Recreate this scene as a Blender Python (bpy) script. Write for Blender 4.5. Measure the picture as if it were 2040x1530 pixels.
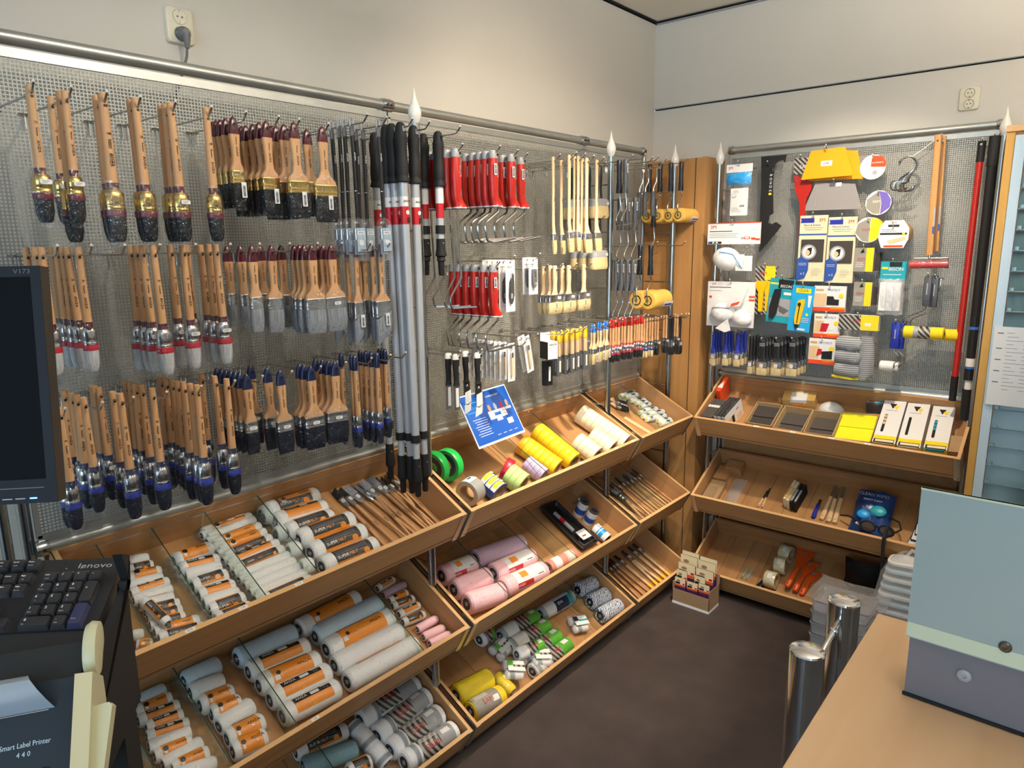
import bpy, math, random
from mathutils import Vector, Matrix
for o in list(bpy.data.objects): bpy.data.objects.remove(o)
S = bpy.context.scene
col = S.collection
R = math.radians
random.seed(7)
# ---------------- camera -------------------------------------------------------
CAM = Vector((-3.0487, -1.69, 1.60)); FPX = 1395.0
yaw, pitch, roll = R(40.15), R(-11.32), R(-.74)
FW = Vector((math.cos(pitch)*math.cos(yaw), math.cos(pitch)*math.sin(yaw), math.sin(pitch)))
_r = Vector((math.sin(yaw), -math.cos(yaw), 0)); _u = _r.cross(FW)
RT = _r*math.cos(roll)+_u*math.sin(roll); UP = -_r*math.sin(roll)+_u*math.cos(roll)
cd = bpy.data.cameras.new('camera'); cam = bpy.data.objects.new('camera', cd); col.objects.link(cam)
cd.sensor_fit = 'HORIZONTAL'; cd.sensor_width = 36; cd.lens = 36*FPX/2040; cd.clip_start = .05
cam.matrix_world = Matrix(((RT.x, UP.x, -FW.x, CAM.x), (RT.y, UP.y, -FW.y, CAM.y), (RT.z, UP.z, -FW.z, CAM.z), (0, 0, 0, 1)))
S.camera = cam
# ---------------- world, lights, exposure ---------------------------------------
S.view_settings.view_transform = 'Standard'; S.view_settings.look = 'None'
S.view_settings.gamma = 1; S.view_settings.use_curve_mapping = False
S.view_settings.exposure = 0.12
w = bpy.data.worlds.new('world'); S.world = w; w.use_nodes = True
w.node_tree.nodes['Background'].inputs[0].default_value = (.6, .75, 1, 1)
w.node_tree.nodes['Background'].inputs[1].default_value = 1.0
S.cycles.transparent_max_bounces = 24; S.cycles.max_bounces = 6
S.cycles.sample_clamp_indirect = 4.0
def aim(o, tgt):
    o.rotation_euler = (Vector(tgt)-o.location).to_track_quat('-Z', 'Y').to_euler()
def area(name, loc, tgt, sx, sy, power, colr):
    l = bpy.data.lights.new(name, 'AREA'); l.shape = 'RECTANGLE'; l.size = sx; l.size_y = sy; l.energy = power; l.color = colr
    o = bpy.data.objects.new(name, l); col.objects.link(o); o.location = loc; aim(o, tgt); return o
def spot(name, loc, tgt, power, colr, ang, blend=.4, rad=.03):
    l = bpy.data.lights.new(name, 'SPOT'); l.energy = power; l.color = colr; l.spot_size = R(ang); l.spot_blend = blend; l.shadow_soft_size = rad
    o = bpy.data.objects.new(name, l); col.objects.link(o); o.location = loc; aim(o, tgt); return o
WARM = (1, .84, .66)
area('window_daylight', (-6.9, -2.6, 1.6), (0, -1.2, 1.0), 3.4, 2.2, 118, (.60, .79, 1))
area('added_ceiling_fill', (-3.4, -2.9, 2.58), (-3.4, -2.9, 0), 1.2, 1.2, 9, (1, .95, .88))  # added neutral fill behind the camera, no ceiling panel stands for it
area('added_fill_uplight', (-1.45, -1.9, 2.25), (-1.45, -1.9, 5), 1.2, .4, 72, (1, .93, .83))  # added fill thrown upwards out of view, brightens ceiling and upper walls
spot('spot_light_tapes', (-1.15, -.95, 2.50), (-1.0, -.25, .85), 170, WARM, 50, .7)
spot('spot_light_corner', (-1.0, -1.15, 2.50), (.05, -.78, 1.2), 88, WARM, 66, .8)
spot('spot_light_brushes', (-2.2, -1.25, 2.50), (-2.1, -.1, 1.25), 26, (1, .93, .84), 80, .8)
spot('spot_light_middle', (-1.6, -1.3, 2.50), (-.9, -.05, 1.45), 60, WARM, 75, .8)
# ---------------- picking real planes along a sight line (design helper) ---------
def ray(px, py): return FW+RT*((px-1020)/FPX)-UP*((py-765)/FPX)
def pick(px, py, n, p0):
    d = ray(px, py); n = Vector(n); return CAM+d*((Vector(p0)-CAM).dot(n)/d.dot(n))
def pA(px, py, y): return pick(px, py, (0, 1, 0), (0, y, 0))
def pB(px, py, x): return pick(px, py, (1, 0, 0), (x, 0, 0))
def pZ(px, py, z): return pick(px, py, (0, 0, 1), (0, 0, z))
def depth_on_line(px, P, D):
    """parameter k so that P+k*D lies in the vertical sight plane through column px"""
    P = Vector(P); D = Vector(D); u = (px-1020)/FPX; q = RT-FW*u
    return -(P-CAM).dot(q)/D.dot(q)
# ---------------- materials ------------------------------------------------------
def mat(name, c, rough=.5, metal=0, noise=0, nscale=20, bump=0, bscale=60, spec=.5, alpha=None, stretch=None, trans=0, emit=0, coat=0):
    m = bpy.data.materials.new(name); m.use_nodes = True; nt = m.node_tree; b = nt.nodes['Principled BSDF']
    b.inputs['Base Color'].default_value = (*c, 1); b.inputs['Roughness'].default_value = rough; b.inputs['Metallic'].default_value = metal
    b.inputs['Specular IOR Level'].default_value = spec
    if trans: b.inputs['Transmission Weight'].default_value = trans
    if coat: b.inputs['Coat Weight'].default_value = coat; b.inputs['Coat Roughness'].default_value = .15
    if emit: b.inputs['Emission Color'].default_value = (*c, 1); b.inputs['Emission Strength'].default_value = emit
    if noise or bump:
        tc = nt.nodes.new('ShaderNodeTexCoord'); mp = nt.nodes.new('ShaderNodeMapping'); nt.links.new(tc.outputs['Object'], mp.inputs[0])
        if stretch: mp.inputs['Scale'].default_value = stretch
    if noise:
        n = nt.nodes.new('ShaderNodeTexNoise'); n.inputs['Scale'].default_value = nscale; n.inputs['Detail'].default_value = 5
        nt.links.new(mp.outputs[0], n.inputs['Vector'])
        r = nt.nodes.new('ShaderNodeValToRGB'); r.color_ramp.elements[0].position = .3; r.color_ramp.elements[1].position = .7
        r.color_ramp.elements[0].color = (*[max(0, x*(1-noise)) for x in c], 1); r.color_ramp.elements[1].color = (*[min(1, x*(1+noise)) for x in c], 1)
        nt.links.new(n.outputs['Fac'], r.inputs[0]); nt.links.new(r.outputs[0], b.inputs['Base Color'])
    if bump:
        n = nt.nodes.new('ShaderNodeTexNoise'); n.inputs['Scale'].default_value = bscale; n.inputs['Detail'].default_value = 3
        nt.links.new(mp.outputs[0], n.inputs['Vector'])
        bp = nt.nodes.new('ShaderNodeBump'); bp.inputs['Strength'].default_value = bump; bp.inputs['Distance'].default_value = .002
        nt.links.new(n.outputs['Fac'], bp.inputs['Height']); nt.links.new(bp.outputs[0], b.inputs['Normal'])
    return m
def film(name, tint=(1, 1, 1), gloss=.06, haze=.008, bscale=65, strength=.9):
    """thin crinkled wrap: mostly clear, a little milky, sharp creased glints"""
    m = bpy.data.materials.new(name); m.use_nodes = True; nt = m.node_tree; nt.nodes.clear(); N = nt.nodes.new; L = nt.links.new
    out = N('ShaderNodeOutputMaterial'); tr = N('ShaderNodeBsdfTransparent'); tr.inputs[0].default_value = (*tint, 1)
    gl = N('ShaderNodeBsdfGlossy'); gl.inputs['Roughness'].default_value = .16; gl.inputs['Color'].default_value = (.95, .97, 1, 1)
    df = N('ShaderNodeBsdfDiffuse'); df.inputs[0].default_value = (.8, .82, .85, 1)
    tc = N('ShaderNodeTexCoord'); no = N('ShaderNodeTexNoise'); no.inputs['Scale'].default_value = bscale; no.inputs['Detail'].default_value = 4; no.inputs['Distortion'].default_value = 1.2
    L(tc.outputs['Object'], no.inputs['Vector']); bp = N('ShaderNodeBump'); bp.inputs['Strength'].default_value = strength; bp.inputs['Distance'].default_value = .008
    L(no.outputs['Fac'], bp.inputs['Height']); L(bp.outputs[0], gl.inputs['Normal'])
    lw = N('ShaderNodeLayerWeight'); lw.inputs['Blend'].default_value = .2
    n2 = N('ShaderNodeTexNoise'); n2.inputs['Scale'].default_value = bscale*1.3; n2.inputs['Detail'].default_value = 2; n2.inputs['Distortion'].default_value = 2.5; L(tc.outputs['Object'], n2.inputs['Vector'])
    cr = N('ShaderNodeMapRange'); cr.inputs['From Min'].default_value = .60; cr.inputs['From Max'].default_value = .68; cr.inputs['To Max'].default_value = .30*min(1, strength); L(n2.outputs['Fac'], cr.inputs['Value'])
    ad = N('ShaderNodeMath'); ad.operation = 'MULTIPLY_ADD'; ad.inputs[1].default_value = .16; ad.inputs[2].default_value = gloss*.45; L(lw.outputs['Fresnel'], ad.inputs[0])
    a0 = ad; ad = N('ShaderNodeMath'); ad.operation = 'ADD'; L(a0.outputs[0], ad.inputs[0]); L(cr.outputs[0], ad.inputs[1])
    m1 = N('ShaderNodeMixShader'); m1.inputs[0].default_value = haze; L(tr.outputs[0], m1.inputs[1]); L(df.outputs[0], m1.inputs[2])
    m2 = N('ShaderNodeMixShader'); L(ad.outputs[0], m2.inputs[0]); L(m1.outputs[0], m2.inputs[1]); L(gl.outputs[0], m2.inputs[2])
    L(m2.outputs[0], out.inputs[0]); return m
def wood(name, c, dark=.72, axis=0, scale=1.0, rough=.42, coat=0):
    """board grain running along one object axis"""
    m = bpy.data.materials.new(name); m.use_nodes = True; nt = m.node_tree; N = nt.nodes.new; L = nt.links.new; b = nt.nodes['Principled BSDF']
    b.inputs['Roughness'].default_value = rough; b.inputs['Specular IOR Level'].default_value = .35
    if coat: b.inputs['Coat Weight'].default_value = coat
    tc = N('ShaderNodeTexCoord'); oi = N('ShaderNodeObjectInfo'); va = N('ShaderNodeVectorMath'); va.operation = 'ADD'
    sc = N('ShaderNodeVectorMath'); sc.operation = 'SCALE'; sc.inputs['Scale'].default_value = 7; cmb = N('ShaderNodeCombineXYZ')
    for i in range(3): L(oi.outputs['Random'], cmb.inputs[i])
    L(cmb.outputs[0], sc.inputs[0]); L(tc.outputs['Object'], va.inputs[0]); L(sc.outputs[0], va.inputs[1])
    mp = N('ShaderNodeMapping'); s = [34*scale]*3; s[axis] = 2.2*scale; mp.inputs['Scale'].default_value = s; L(va.outputs[0], mp.inputs[0])
    n = N('ShaderNodeTexNoise'); n.inputs['Scale'].default_value = 1; n.inputs['Detail'].default_value = 6; n.inputs['Distortion'].default_value = .6; L(mp.outputs[0], n.inputs['Vector'])
    r = N('ShaderNodeValToRGB'); r.color_ramp.elements[0].position = .32; r.color_ramp.elements[1].position = .66
    r.color_ramp.elements[0].color = (c[0]*dark, c[1]*dark*.95, c[2]*dark*.9, 1); r.color_ramp.elements[1].color = (*c, 1)
    L(n.outputs['Fac'], r.inputs[0]); L(r.outputs[0], b.inputs['Base Color'])
    return m
def stripes(name, c1, c2, axis=0, freq=300, rough=.6, width=.5, dist=0, vec=None, bump=0):
    m = bpy.data.materials.new(name); m.use_nodes = True; nt = m.node_tree; N = nt.nodes.new; L = nt.links.new; b = nt.nodes['Principled BSDF']
    b.inputs['Roughness'].default_value = rough
    tc = N('ShaderNodeTexCoord'); mp = N('ShaderNodeMapping'); L(tc.outputs['Object'], mp.inputs[0])
    if vec: mp.inputs['Rotation'].default_value = vec
    wv = N('ShaderNodeTexWave'); wv.bands_direction = 'XYZ'[axis]; wv.inputs['Scale'].default_value = freq/20*.5; wv.inputs['Distortion'].default_value = dist; wv.inputs['Detail'].default_value = 2
    L(mp.outputs[0], wv.inputs['Vector'])
    r = N('ShaderNodeValToRGB'); r.color_ramp.elements[0].position = max(0, width-.08); r.color_ramp.elements[1].position = min(1, width+.08)
    r.color_ramp.elements[0].color = (*c1, 1); r.color_ramp.elements[1].color = (*c2, 1)
    L(wv.outputs['Fac'], r.inputs[0]); L(r.outputs[0], b.inputs['Base Color'])
    return m
def lin(h):
    h = h.lstrip('#'); v = [int(h[i:i+2], 16)/255 for i in (0, 2, 4)]
    return tuple(x/12.92 if x <= .04045 else ((x+.055)/1.055)**2.4 for x in v)
M = {}
M['wall'] = mat('wall_paint', lin('d6d1c6'), .85, noise=.02, nscale=3, bump=.08, bscale=300)
M['ceiling'] = mat('ceiling_paint', lin('ebe5d9'), .9, noise=.02, nscale=4)
M['floor'] = mat('dark_floor_covering', lin('413836'), .62, noise=.2, nscale=9, bump=.1, bscale=200)
M['dark_gap'] = mat('shadow_gap', (.01, .01, .01), .9)
M['wood'] = wood('beech_board', lin('b98c5c'), .84, 0)
M['woodv'] = wood('beech_upright', lin('b98a54'), .86, 2)
M['woodt'] = wood('beech_slope', lin('b4895c'), .84, 1)
M['edge'] = wood('beech_edge', lin('d6ac7a'), .9, 0)
M['edget'] = wood('beech_edge_side', lin('d6ac7a'), .9, 1)
M['counter'] = wood('pale_beech_top', lin('cdab86'), .9, 0, .35)
M['steel'] = mat('zinc_tube', lin('b4b9ba'), .22, 1, noise=.06, nscale=8)
M['rail'] = mat('galvanised_rail', lin('b9bcb9'), .38, .85, noise=.08, nscale=12)
M['mesh'] = mat('galvanised_mesh', lin('9fa19c'), .5, .45)
M['chrome'] = mat('chrome', (.8, .82, .84), .12, 1)
M['wire'] = mat('bright_wire', lin('c4c4c2'), .2, 1)
M['wiredark'] = mat('dark_wire', lin('6c6860'), .3, 1)
M['alu'] = mat('aluminium_plate', lin('c9c0ac'), .3, .9)
M['white'] = mat('white_gloss', lin('ece8df'), .25)
M['finial'] = mat('finial_white', lin('ede9e0'), .22, coat=.5)
M['black'] = mat('black_plastic', lin('17181a'), .4)
M['blackm'] = mat('black_matt', lin('0d0d0f'), .7)
M['grey'] = mat('grey_plastic', lin('55585c'), .45)
M['lgrey'] = mat('light_grey_plastic', lin('9a9ca0'), .4)
M['socket'] = mat('cream_plastic', lin('ddd6bf'), .3)
M['cord'] = mat('grey_cord', lin('6b6b6b'), .5)
M['glass'] = film('clear_divider', (.93, .97, .94), .03, .015, 1, 0)
M['glassedge'] = mat('green_glass_edge', lin('2c4a3c'), .2)
M['film'] = film('clear_film')
M['filmh'] = film('milky_film', gloss=.1, haze=.22)
M['clear'] = film('clear_moulded_plastic', gloss=.08, haze=.05, bscale=25, strength=.3)
# ---------------- mesh builder -----------------------------------------------------
def box(x0, x1, y0, y1, z0, z1):
    v = [(x, y, z) for z in (z0, z1) for y in (y0, y1) for x in (x0, x1)]
    return v, [(0, 2, 3, 1), (4, 5, 7, 6), (0, 1, 5, 4), (2, 6, 7, 3), (0, 4, 6, 2), (1, 3, 7, 5)]
def loft(rings, caps=True, closed=False):
    n = len(rings[0]); v = [tuple(p) for r in rings for p in r]; f = []
    k = len(rings)
    for i in range(k if closed else k-1):
        a, b = i*n, ((i+1) % k)*n
        for j in range(n): f.append((a+j, a+(j+1) % n, b+(j+1) % n, b+j))
    if caps and not closed: f.append(tuple(range(n-1, -1, -1))); f.append(tuple((k-1)*n+j for j in range(n)))
    return v, f
def lathe(prof, n=16, ax='z', caps=True):
    rings = []
    for r, z in prof:
        rg = []
        for j in range(n):
            a = 2*math.pi*j/n; c, s = math.cos(a)*r, math.sin(a)*r
            rg.append((c, s, z) if ax == 'z' else (z, c, s) if ax == 'x' else (s, z, c))
        rings.append(rg)
    return loft(rings, caps)
def cyl(r, z0, z1, n=16, ax='z'): return lathe([(r, z0), (r, z1)], n, ax)
def prism(out, z0, z1): return loft([[(x, y, z0) for x, y in out], [(x, y, z1) for x, y in out]])
def prismy(out, y0, y1):            # outline in x,z extruded along y
    return loft([[(x, y1, z) for x, z in out], [(x, y0, z) for x, z in out]])
def rrect(w, h, r, k=3, cx=0, cy=0):
    o = []
    for sx, sy, a0 in ((1, 1, 0), (-1, 1, 90), (-1, -1, 180), (1, -1, 270)):
        for i in range(k+1):
            a = R(a0+90*i/k); o.append((cx+sx*(w/2-r)+r*math.cos(a), cy+sy*(h/2-r)+r*math.sin(a)))
    return o
def oval(w, h, n=14): return [(w/2*math.cos(2*math.pi*i/n), h/2*math.sin(2*math.pi*i/n)) for i in range(n)]
def tube(pts, r, n=8, closed=False):
    pts = [Vector(p) for p in pts]; rings = []; ref = None
    for i, p in enumerate(pts):
        d = ((pts[min(i+1, len(pts)-1)]-p).normalized()+(p-pts[max(i-1, 0)]).normalized())
        if d.length < 1e-6: d = pts[min(i+1, len(pts)-1)]-pts[max(i-1, 0)]
        d.normalize()
        if ref is None: ref = d.orthogonal().normalized()
        ref = (ref-d*ref.dot(d)).normalized(); b = d.cross(ref)
        rr = r[i] if isinstance(r, (list, tuple)) else r
        rings.append([p+(ref*math.cos(2*math.pi*j/n)+b*math.sin(2*math.pi*j/n))*rr for j in range(n)])
    return loft(rings)
_tc = {}
def textgeo(s, bold=True):
    if s not in _tc:
        c = bpy.data.curves.new('t', 'FONT'); c.body = s; c.size = 1; c.extrude = .02; c.align_x = 'CENTER'; c.align_y = 'CENTER'; c.resolution_u = 2
        o = bpy.data.objects.new('t', c); me = bpy.data.meshes.new_from_object(o)
        _tc[s] = ([tuple(v.co) for v in me.vertices], [tuple(p.vertices) for p in me.polygons])
        bpy.data.objects.remove(o); bpy.data.meshes.remove(me); bpy.data.curves.remove(c)
    return _tc[s]
class MB:
    def __init__(s): s.v = []; s.f = []; s.mi = []; s.ms = []
    def add(s, vf, m, T=None):
        v, f = vf; k = len(s.v)
        if isinstance(m, str): m = M[m]
        if m not in s.ms: s.ms.append(m)
        i = s.ms.index(m)
        s.v += [tuple(T @ Vector(p)) for p in v] if T is not None else [tuple(p) for p in v]
        s.f += [tuple(k+j for j in q) for q in f]; s.mi += [i]*len(f); return s
    def text(s, t, size, T, m, sx=1): return s.add(textgeo(t), m, T @ Matrix.Diagonal((size*sx, size, .012, 1)))
    def mesh(s, name, ang=38):
        me = bpy.data.meshes.new(name); me.from_pydata(s.v, [], s.f)
        for m in s.ms: me.materials.append(m)
        me.polygons.foreach_set('material_index', s.mi); me.polygons.foreach_set('use_smooth', [True]*len(s.f))
        me.update()
        try: me.set_sharp_from_angle(angle=R(ang))
        except Exception: pass
        return me
def T(x=0, y=0, z=0): return Matrix.Translation((x, y, z))
def Rx(a): return Matrix.Rotation(R(a), 4, 'X')
def Ry(a): return Matrix.Rotation(R(a), 4, 'Y')
def Rz(a): return Matrix.Rotation(R(a), 4, 'Z')
def basis(o, x, y, z): return Matrix(((x[0], y[0], z[0], o[0]), (x[1], y[1], z[1], o[1]), (x[2], y[2], z[2], o[2]), (0, 0, 0, 1)))
FACE_Y = basis((0, 0, 0), (1, 0, 0), (0, 0, 1), (0, -1, 0))   # text in x/z plane read from -y
FACE_DOWN = basis((0, 0, 0), (0, 0, -1), (1, 0, 0), (0, -1, 0))  # text running down, read from -y
def link(name, data, parent=None, mw=None, label=None, cat=None, group=None, kind=None):
    o = bpy.data.objects.new(name, data); col.objects.link(o)
    if parent is not None: o.parent = parent
    if mw is not None:
        if parent is not None: o.matrix_local = mw
        else: o.matrix_world = mw
    if label: o['label'] = label
    if cat: o['category'] = cat
    if group: o['group'] = group
    if kind: o['kind'] = kind
    return o
class Thing:
    """parts list: (name, mesh, index of parent part or None, local matrix, label)"""
    def __init__(s, name, cat): s.name = name; s.cat = cat; s.parts = []
    def part(s, name, mb, par=None, T=None, label=None, kind=None):
        me = mb.mesh(name) if isinstance(mb, MB) else mb
        s.parts.append((name, me, par, T, label, kind)); return len(s.parts)-1
    def put(s, mw, label, group=None, skip=()):
        root = link(s.name, None, None, mw, label, s.cat, group); root.empty_display_size = .02
        os_ = []
        for i, (n, me, par, t, lb, kd) in enumerate(s.parts):
            if n in skip: os_.append(None); continue
            os_.append(link(n, me, root if par is None else os_[par], t, lb, None, None, kd))
        return root
def single(name, mb, cat, label, mw=None, group=None):
    return link(name, mb.mesh(name) if isinstance(mb, MB) else mb, None, mw, label, cat, group)
def struct(name, mb): return link(name, mb.mesh(name), None, None, None, None, None, 'structure')
ORD = ['first', 'second', 'third', 'fourth', 'fifth', 'sixth', 'seventh', 'eighth', 'ninth', 'tenth', 'eleventh', 'twelfth', 'thirteenth', 'fourteenth', 'fifteenth', 'sixteenth']
# ================= ROOM ==========================================================
WA, WB, CEIL = .07, .126, 2.612
WL, WF = -7.0, -5.2
m = MB(); m.add(box(WL, WB, WF, WA, -.05, 0), 'floor'); struct('floor', m)
m = MB(); m.add(box(WL, WB+.1, WF, WA+.1, CEIL, CEIL+.05), 'ceiling'); struct('ceiling', m)
m = MB(); m.add(box(WL, WB, WA, WA+.1, 0, CEIL-.012), 'wall'); struct('wall_back', m)
m = MB(); m.add(box(WB, WB+.1, WF, WA, 0, 2.216), 'wall'); m.add(box(WB-.004, WB+.1, WF, WA, 2.222, CEIL-.012), 'wall'); struct('wall_right', m)
m = MB(); m.add(box(WB+.01, WB+.09, WF, WA, 2.216, 2.222), 'dark_gap'); m.add(box(WB-.007, WB-.001, WF, WA, 2.2215, 2.2245), 'lgrey'); struct('trim_1', m)
m = MB(); m.add(box(WL, WB+.1, WA+.01, WA+.1, CEIL-.012, CEIL), 'dark_gap'); m.add(box(WB+.01, WB+.1, WF, WA, CEIL-.012, CEIL), 'dark_gap'); struct('trim_2', m)
m = MB(); m.add(box(WL, WB, WA-.012, WA-.001, CEIL-.006, CEIL-.001), 'blackm'); struct('trim_3', m)
m = MB(); m.add(box(WB-.016, WB-.001, WF, WA-.012, CEIL-.016, CEIL-.011), 'lgrey'); m.add(box(WB-.012, WB-.001, WF, WA-.012, CEIL-.006, CEIL-.001), 'blackm'); struct('trim_4', m)
m = MB(); m.add(box(WL, WB, WF-.1, WF, 0, CEIL), 'wall'); struct('wall_front', m)
m = MB()   # left wall with a shop window opening
m.add(box(WL-.1, WL, WF, WA, 0, .5), 'wall'); m.add(box(WL-.1, WL, WF, WA, 2.35, CEIL), 'wall')
m.add(box(WL-.1, WL, WF, -4.4, .5, 2.35), 'wall'); m.add(box(WL-.1, WL, -.8, WA, .5, 2.35), 'wall'); struct('wall_left', m)
m = MB()
for y in (-4.4, -2.62, -.84): m.add(box(WL-.06, WL-.01, y, y+.04, .5, 2.35), 'white')
for z in (.5, 2.31): m.add(box(WL-.06, WL-.01, -4.4, -.8, z, z+.04), 'white')
wf = struct('window_1', m)
m = MB(); m.add(box(WL-.04, WL-.035, -4.36, -.84, .54, 2.31), 'glass'); link('pane', m.mesh('pane'), wf)
# ceiling spot fittings
for i, (x, y) in enumerate(((-1.15, -.95), (-1.0, -1.15), (-2.2, -1.25), (-1.6, -1.3))):
    m = MB(); m.add(lathe([(.04, .0), (.045, -.03), (.045, -.055), (.038, -.055), (.03, -.02)], 20), 'white')
    single('spot_lamp', m, 'lamp', 'small round white downlight set in the ceiling, %s counted from the window side' % ORD[[2, 3, 0, 1][i]], T(x, y, CEIL-.001), 'ceiling downlights')
t = Thing('added_fill_lamp', 'lamp'); m = MB(); m.add(box(-.62, .62, -.22, .22, -.06, -.02), 'white'); t.part('tray_reflector', m)  # housing made up for the unseen fill uplight
for sx in (-.6, .6): m = MB(); m.add(cyl(.003, -.02, CEIL-2.24, 8), 'wire', T(sx, 0, 0)); t.part('cable', m)
t.put(T(-1.45, -1.9, 2.24), 'long white uplight added out of view as fill, hanging in the room')
# corner pilaster of beech board
t = Thing('corner_panel', 'cabinet side')
m = MB(); m.add(box(-.065, .12, -.28, .065, .0, 1.96), 'woodv'); t.part('side_board', m)
m = MB(); m.add(box(-.067, .12, -.30, -.2805, .0, 1.962), 'woodv'); m.add(box(-.0675, -.0651, -.2505, -.2485, .0, 1.96), 'dark_gap'); t.part('front_board', m)
t.put(T(), 'tall plain beech corner panel reaching from floor to top of racks')
# ================= SOCKETS ========================================================
def socket_geo():
    t = Thing('wall_socket', 'socket')
    m = MB(); W, H = .066, .082
    rg = [[(x, -y0, z) for x, z in rrect(W*k, H*k, .009)] for k, y0 in ((1, 0), (1, .006), (.94, .010), (.86, .0105))]
    m.add(loft(rg), 'socket'); t.part('cover_plate', m)
    m = MB()
    for dz in (.019, -.019):
        m.add(lathe([(.0175, -.0104), (.0168, -.0128), (.0158, -.0118)], 24, 'y', False), 'socket', T(0, 0, dz))
        m.add(lathe([(.0001, -.0119), (.0148, -.0119)], 24, 'y', False), M['socket'], T(0, 0, dz)); m.add(lathe([(.0148, -.0119), (.0158, -.0119)], 24, 'y', False), 'wiredark', T(0, 0, dz))
        for sx in (-.0055, .0055): m.add(cyl(.0021, -.0125, -.0118, 10, 'y'), 'black', T(sx, 0, dz))
        for a in (1, -1): m.add(box(-.0015, .0015, -.0126, -.0118, dz+a*.0125-.002, dz+a*.0125+.002), 'wiredark')
    t.part('outlet', m)
    return t
sk = socket_geo()
p = (pA(324, 12, WA)+pA(385, 92, WA))/2
sk.put(T(p.x, WA, p.z), 'cream double wall socket with a grey plug above the mesh panel')
q = (pB(1911, 172, WB)+pB(1953, 222, WB))/2
sk.put(T(WB, q.y, q.z) @ Rz(-90), 'cream double wall socket without plug on the right wall')
t = Thing('power_cord', 'plug')
m = MB(); m.add(lathe([(.0165, -.011), (.0165, -.02), (.014, -.027), (.009, -.034)], 20, 'y'), 'cord', T(0, 0, -.019))
m.add(tube([(0, -.03, -.02), (0, -.032, -.035), (0, -.03, -.052)], [.010, .008, .005], 12), 'cord'); t.part('plug', m)
m = MB()
for k in range(4): m.add(lathe([(.0052, -.001), (.0052, .001)], 10), 'cord', T(0, -.0305, -.04-k*.004))
m.add(tube([(0, -.03, -.048), (-.001, -.026, -.07), (-.008, -.018, -.10), (-.022, -.012, -.14), (-.045, -.010, -.20)], .0033, 8), 'cord'); t.part('cable', m)
t.put(T(p.x+.002, WA, p.z), 'grey plug with its cable hanging down behind the top rail')
# ================= RACKS ==========================================================
ZB, ZT = 1.01, 1.962
def finial(name_t):
    m = MB(); m.add(lathe([(.010, 0), (.0125, .004), (.0175, .018), (.0185, .028), (.0165, .038), (.011, .052), (.006, .066), (.0028, .082), (.0008, .092)], 20), 'finial'); return m
def frame_post(x, y, z1, fin, lab, ladder=None, name='frame_post'):
    t = Thing(name, 'post')
    m = MB(); m.add(cyl(.0125, 0, z1, 16), 'steel'); t.part('tube', m)
    m = MB(); m.add(lathe([(.024, 0), (.024, .008), (.014, .014)], 16), 'blackm'); t.part('foot', m)
    if fin: t.part('finial', finial(''), None, T(0, 0, z1))
    if ladder is not None:
        m = MB()
        for z in (.30, .62, .94, 1.2, 1.42, 1.64, 1.82): m.add(tube([(0, 0, z), (ladder[0], ladder[1], z)], .003, 6), 'wire')
        t.part('rung', m)
    return t.put(T(x, y, 0), lab)
FY = -.178
frame_post(-1.657, FY, 1.93, True, 'zinc post with white teardrop finial, left of the red roller frames', (0, .135))
frame_post(-.648, FY, 1.925, True, 'zinc post with white teardrop finial, behind the pale wooden radiator brushes', (0, .135))
frame_post(-.125, FY, 1.925, True, 'zinc post with white teardrop finial before the beech corner panel', (0, .135))
FX = -.052
y1 = pB(1434, 330, FX).y; y2 = pB(2004, 250, FX).y
frame_post(FX, y1, 1.925, True, 'zinc post with white teardrop finial left of the respirator packs', (.12, 0))
frame_post(FX, y2, 1.94, True, 'zinc post with white teardrop finial beside the drawer cabinet', (.12, 0))
for x, lb in ((-2.655, 'rear zinc post at the left end of the long mesh wall'), (-1.652, 'rear zinc post between first and second mesh panels'), (-.648, 'rear zinc post between second and third mesh panels'), (-.135, 'rear zinc post at the corner end of the long mesh wall')):
    frame_post(x, -.028, 1.985, False, lb)
frame_post(-2.70, -.06, 1.9, False, 'short-spaced zinc post behind the computer screen', (0, .03))
YB0, YB1, XB = -.345, -1.345, .078
frame_post(XB+.022, YB0, 1.985, False, 'rear zinc post at the left end of the right-hand mesh')
frame_post(XB+.022, YB1, 1.985, False, 'rear zinc post at the right end of the right-hand mesh')
def mesh_panel(W, mw, lab):
    """panel in local x (0..W), z (0..H); faces -y"""
    H = ZT-ZB; P = .0072; bw = .00115; t = Thing('mesh_panel', 'wire mesh')
    m = MB(); n = int(W/P)
    for i in range(n+1): x = i*W/n; m.add(box(x-bw, x+bw, -.0006, .0006, 0, H), 'mesh')
    n = int(H/P)
    for i in range(n+1): z = i*H/n; m.add(box(0, W, -.0008, .0008, z-bw, z+bw), 'mesh')
    t.part('mesh_sheet', m, kind='stuff')
    m = MB(); m.add(box(0, W, -.004, .004, -.012, .006), 'rail'); m.add(box(0, W, -.004, .004, H-.004, H+.014), 'rail')
    m.add(box(-.002, .008, -.004, .004, 0, H), 'rail'); m.add(box(W-.008, W+.002, -.004, .004, 0, H), 'rail'); t.part('border_strip', m)
    for z, nm in ((H+.032, 'top_rail'), (-.022, 'bottom_rail')):
        m = MB(); m.add(cyl(.0138, .003, W-.003, 18, 'x'), 'rail', T(0, 0, z)); t.part(nm, m)
    m = MB()
    for x in (.004, W-.004):
        for z in (H+.032, -.022): m.add(lathe([(.017, -.012), (.0185, 0), (.017, .012)], 14, 'x'), 'steel', T(x, 0, z)); m.add(cyl(.004, -.022, -.012, 8, 'y'), 'wiredark', T(x, 0, z))
    t.part('clamp', m)
    return t.put(mw, lab)
mesh_panel(.99, T(-2.642, -.05, ZB), 'fine square wire mesh panel behind the wooden handled paint brushes')
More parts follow.
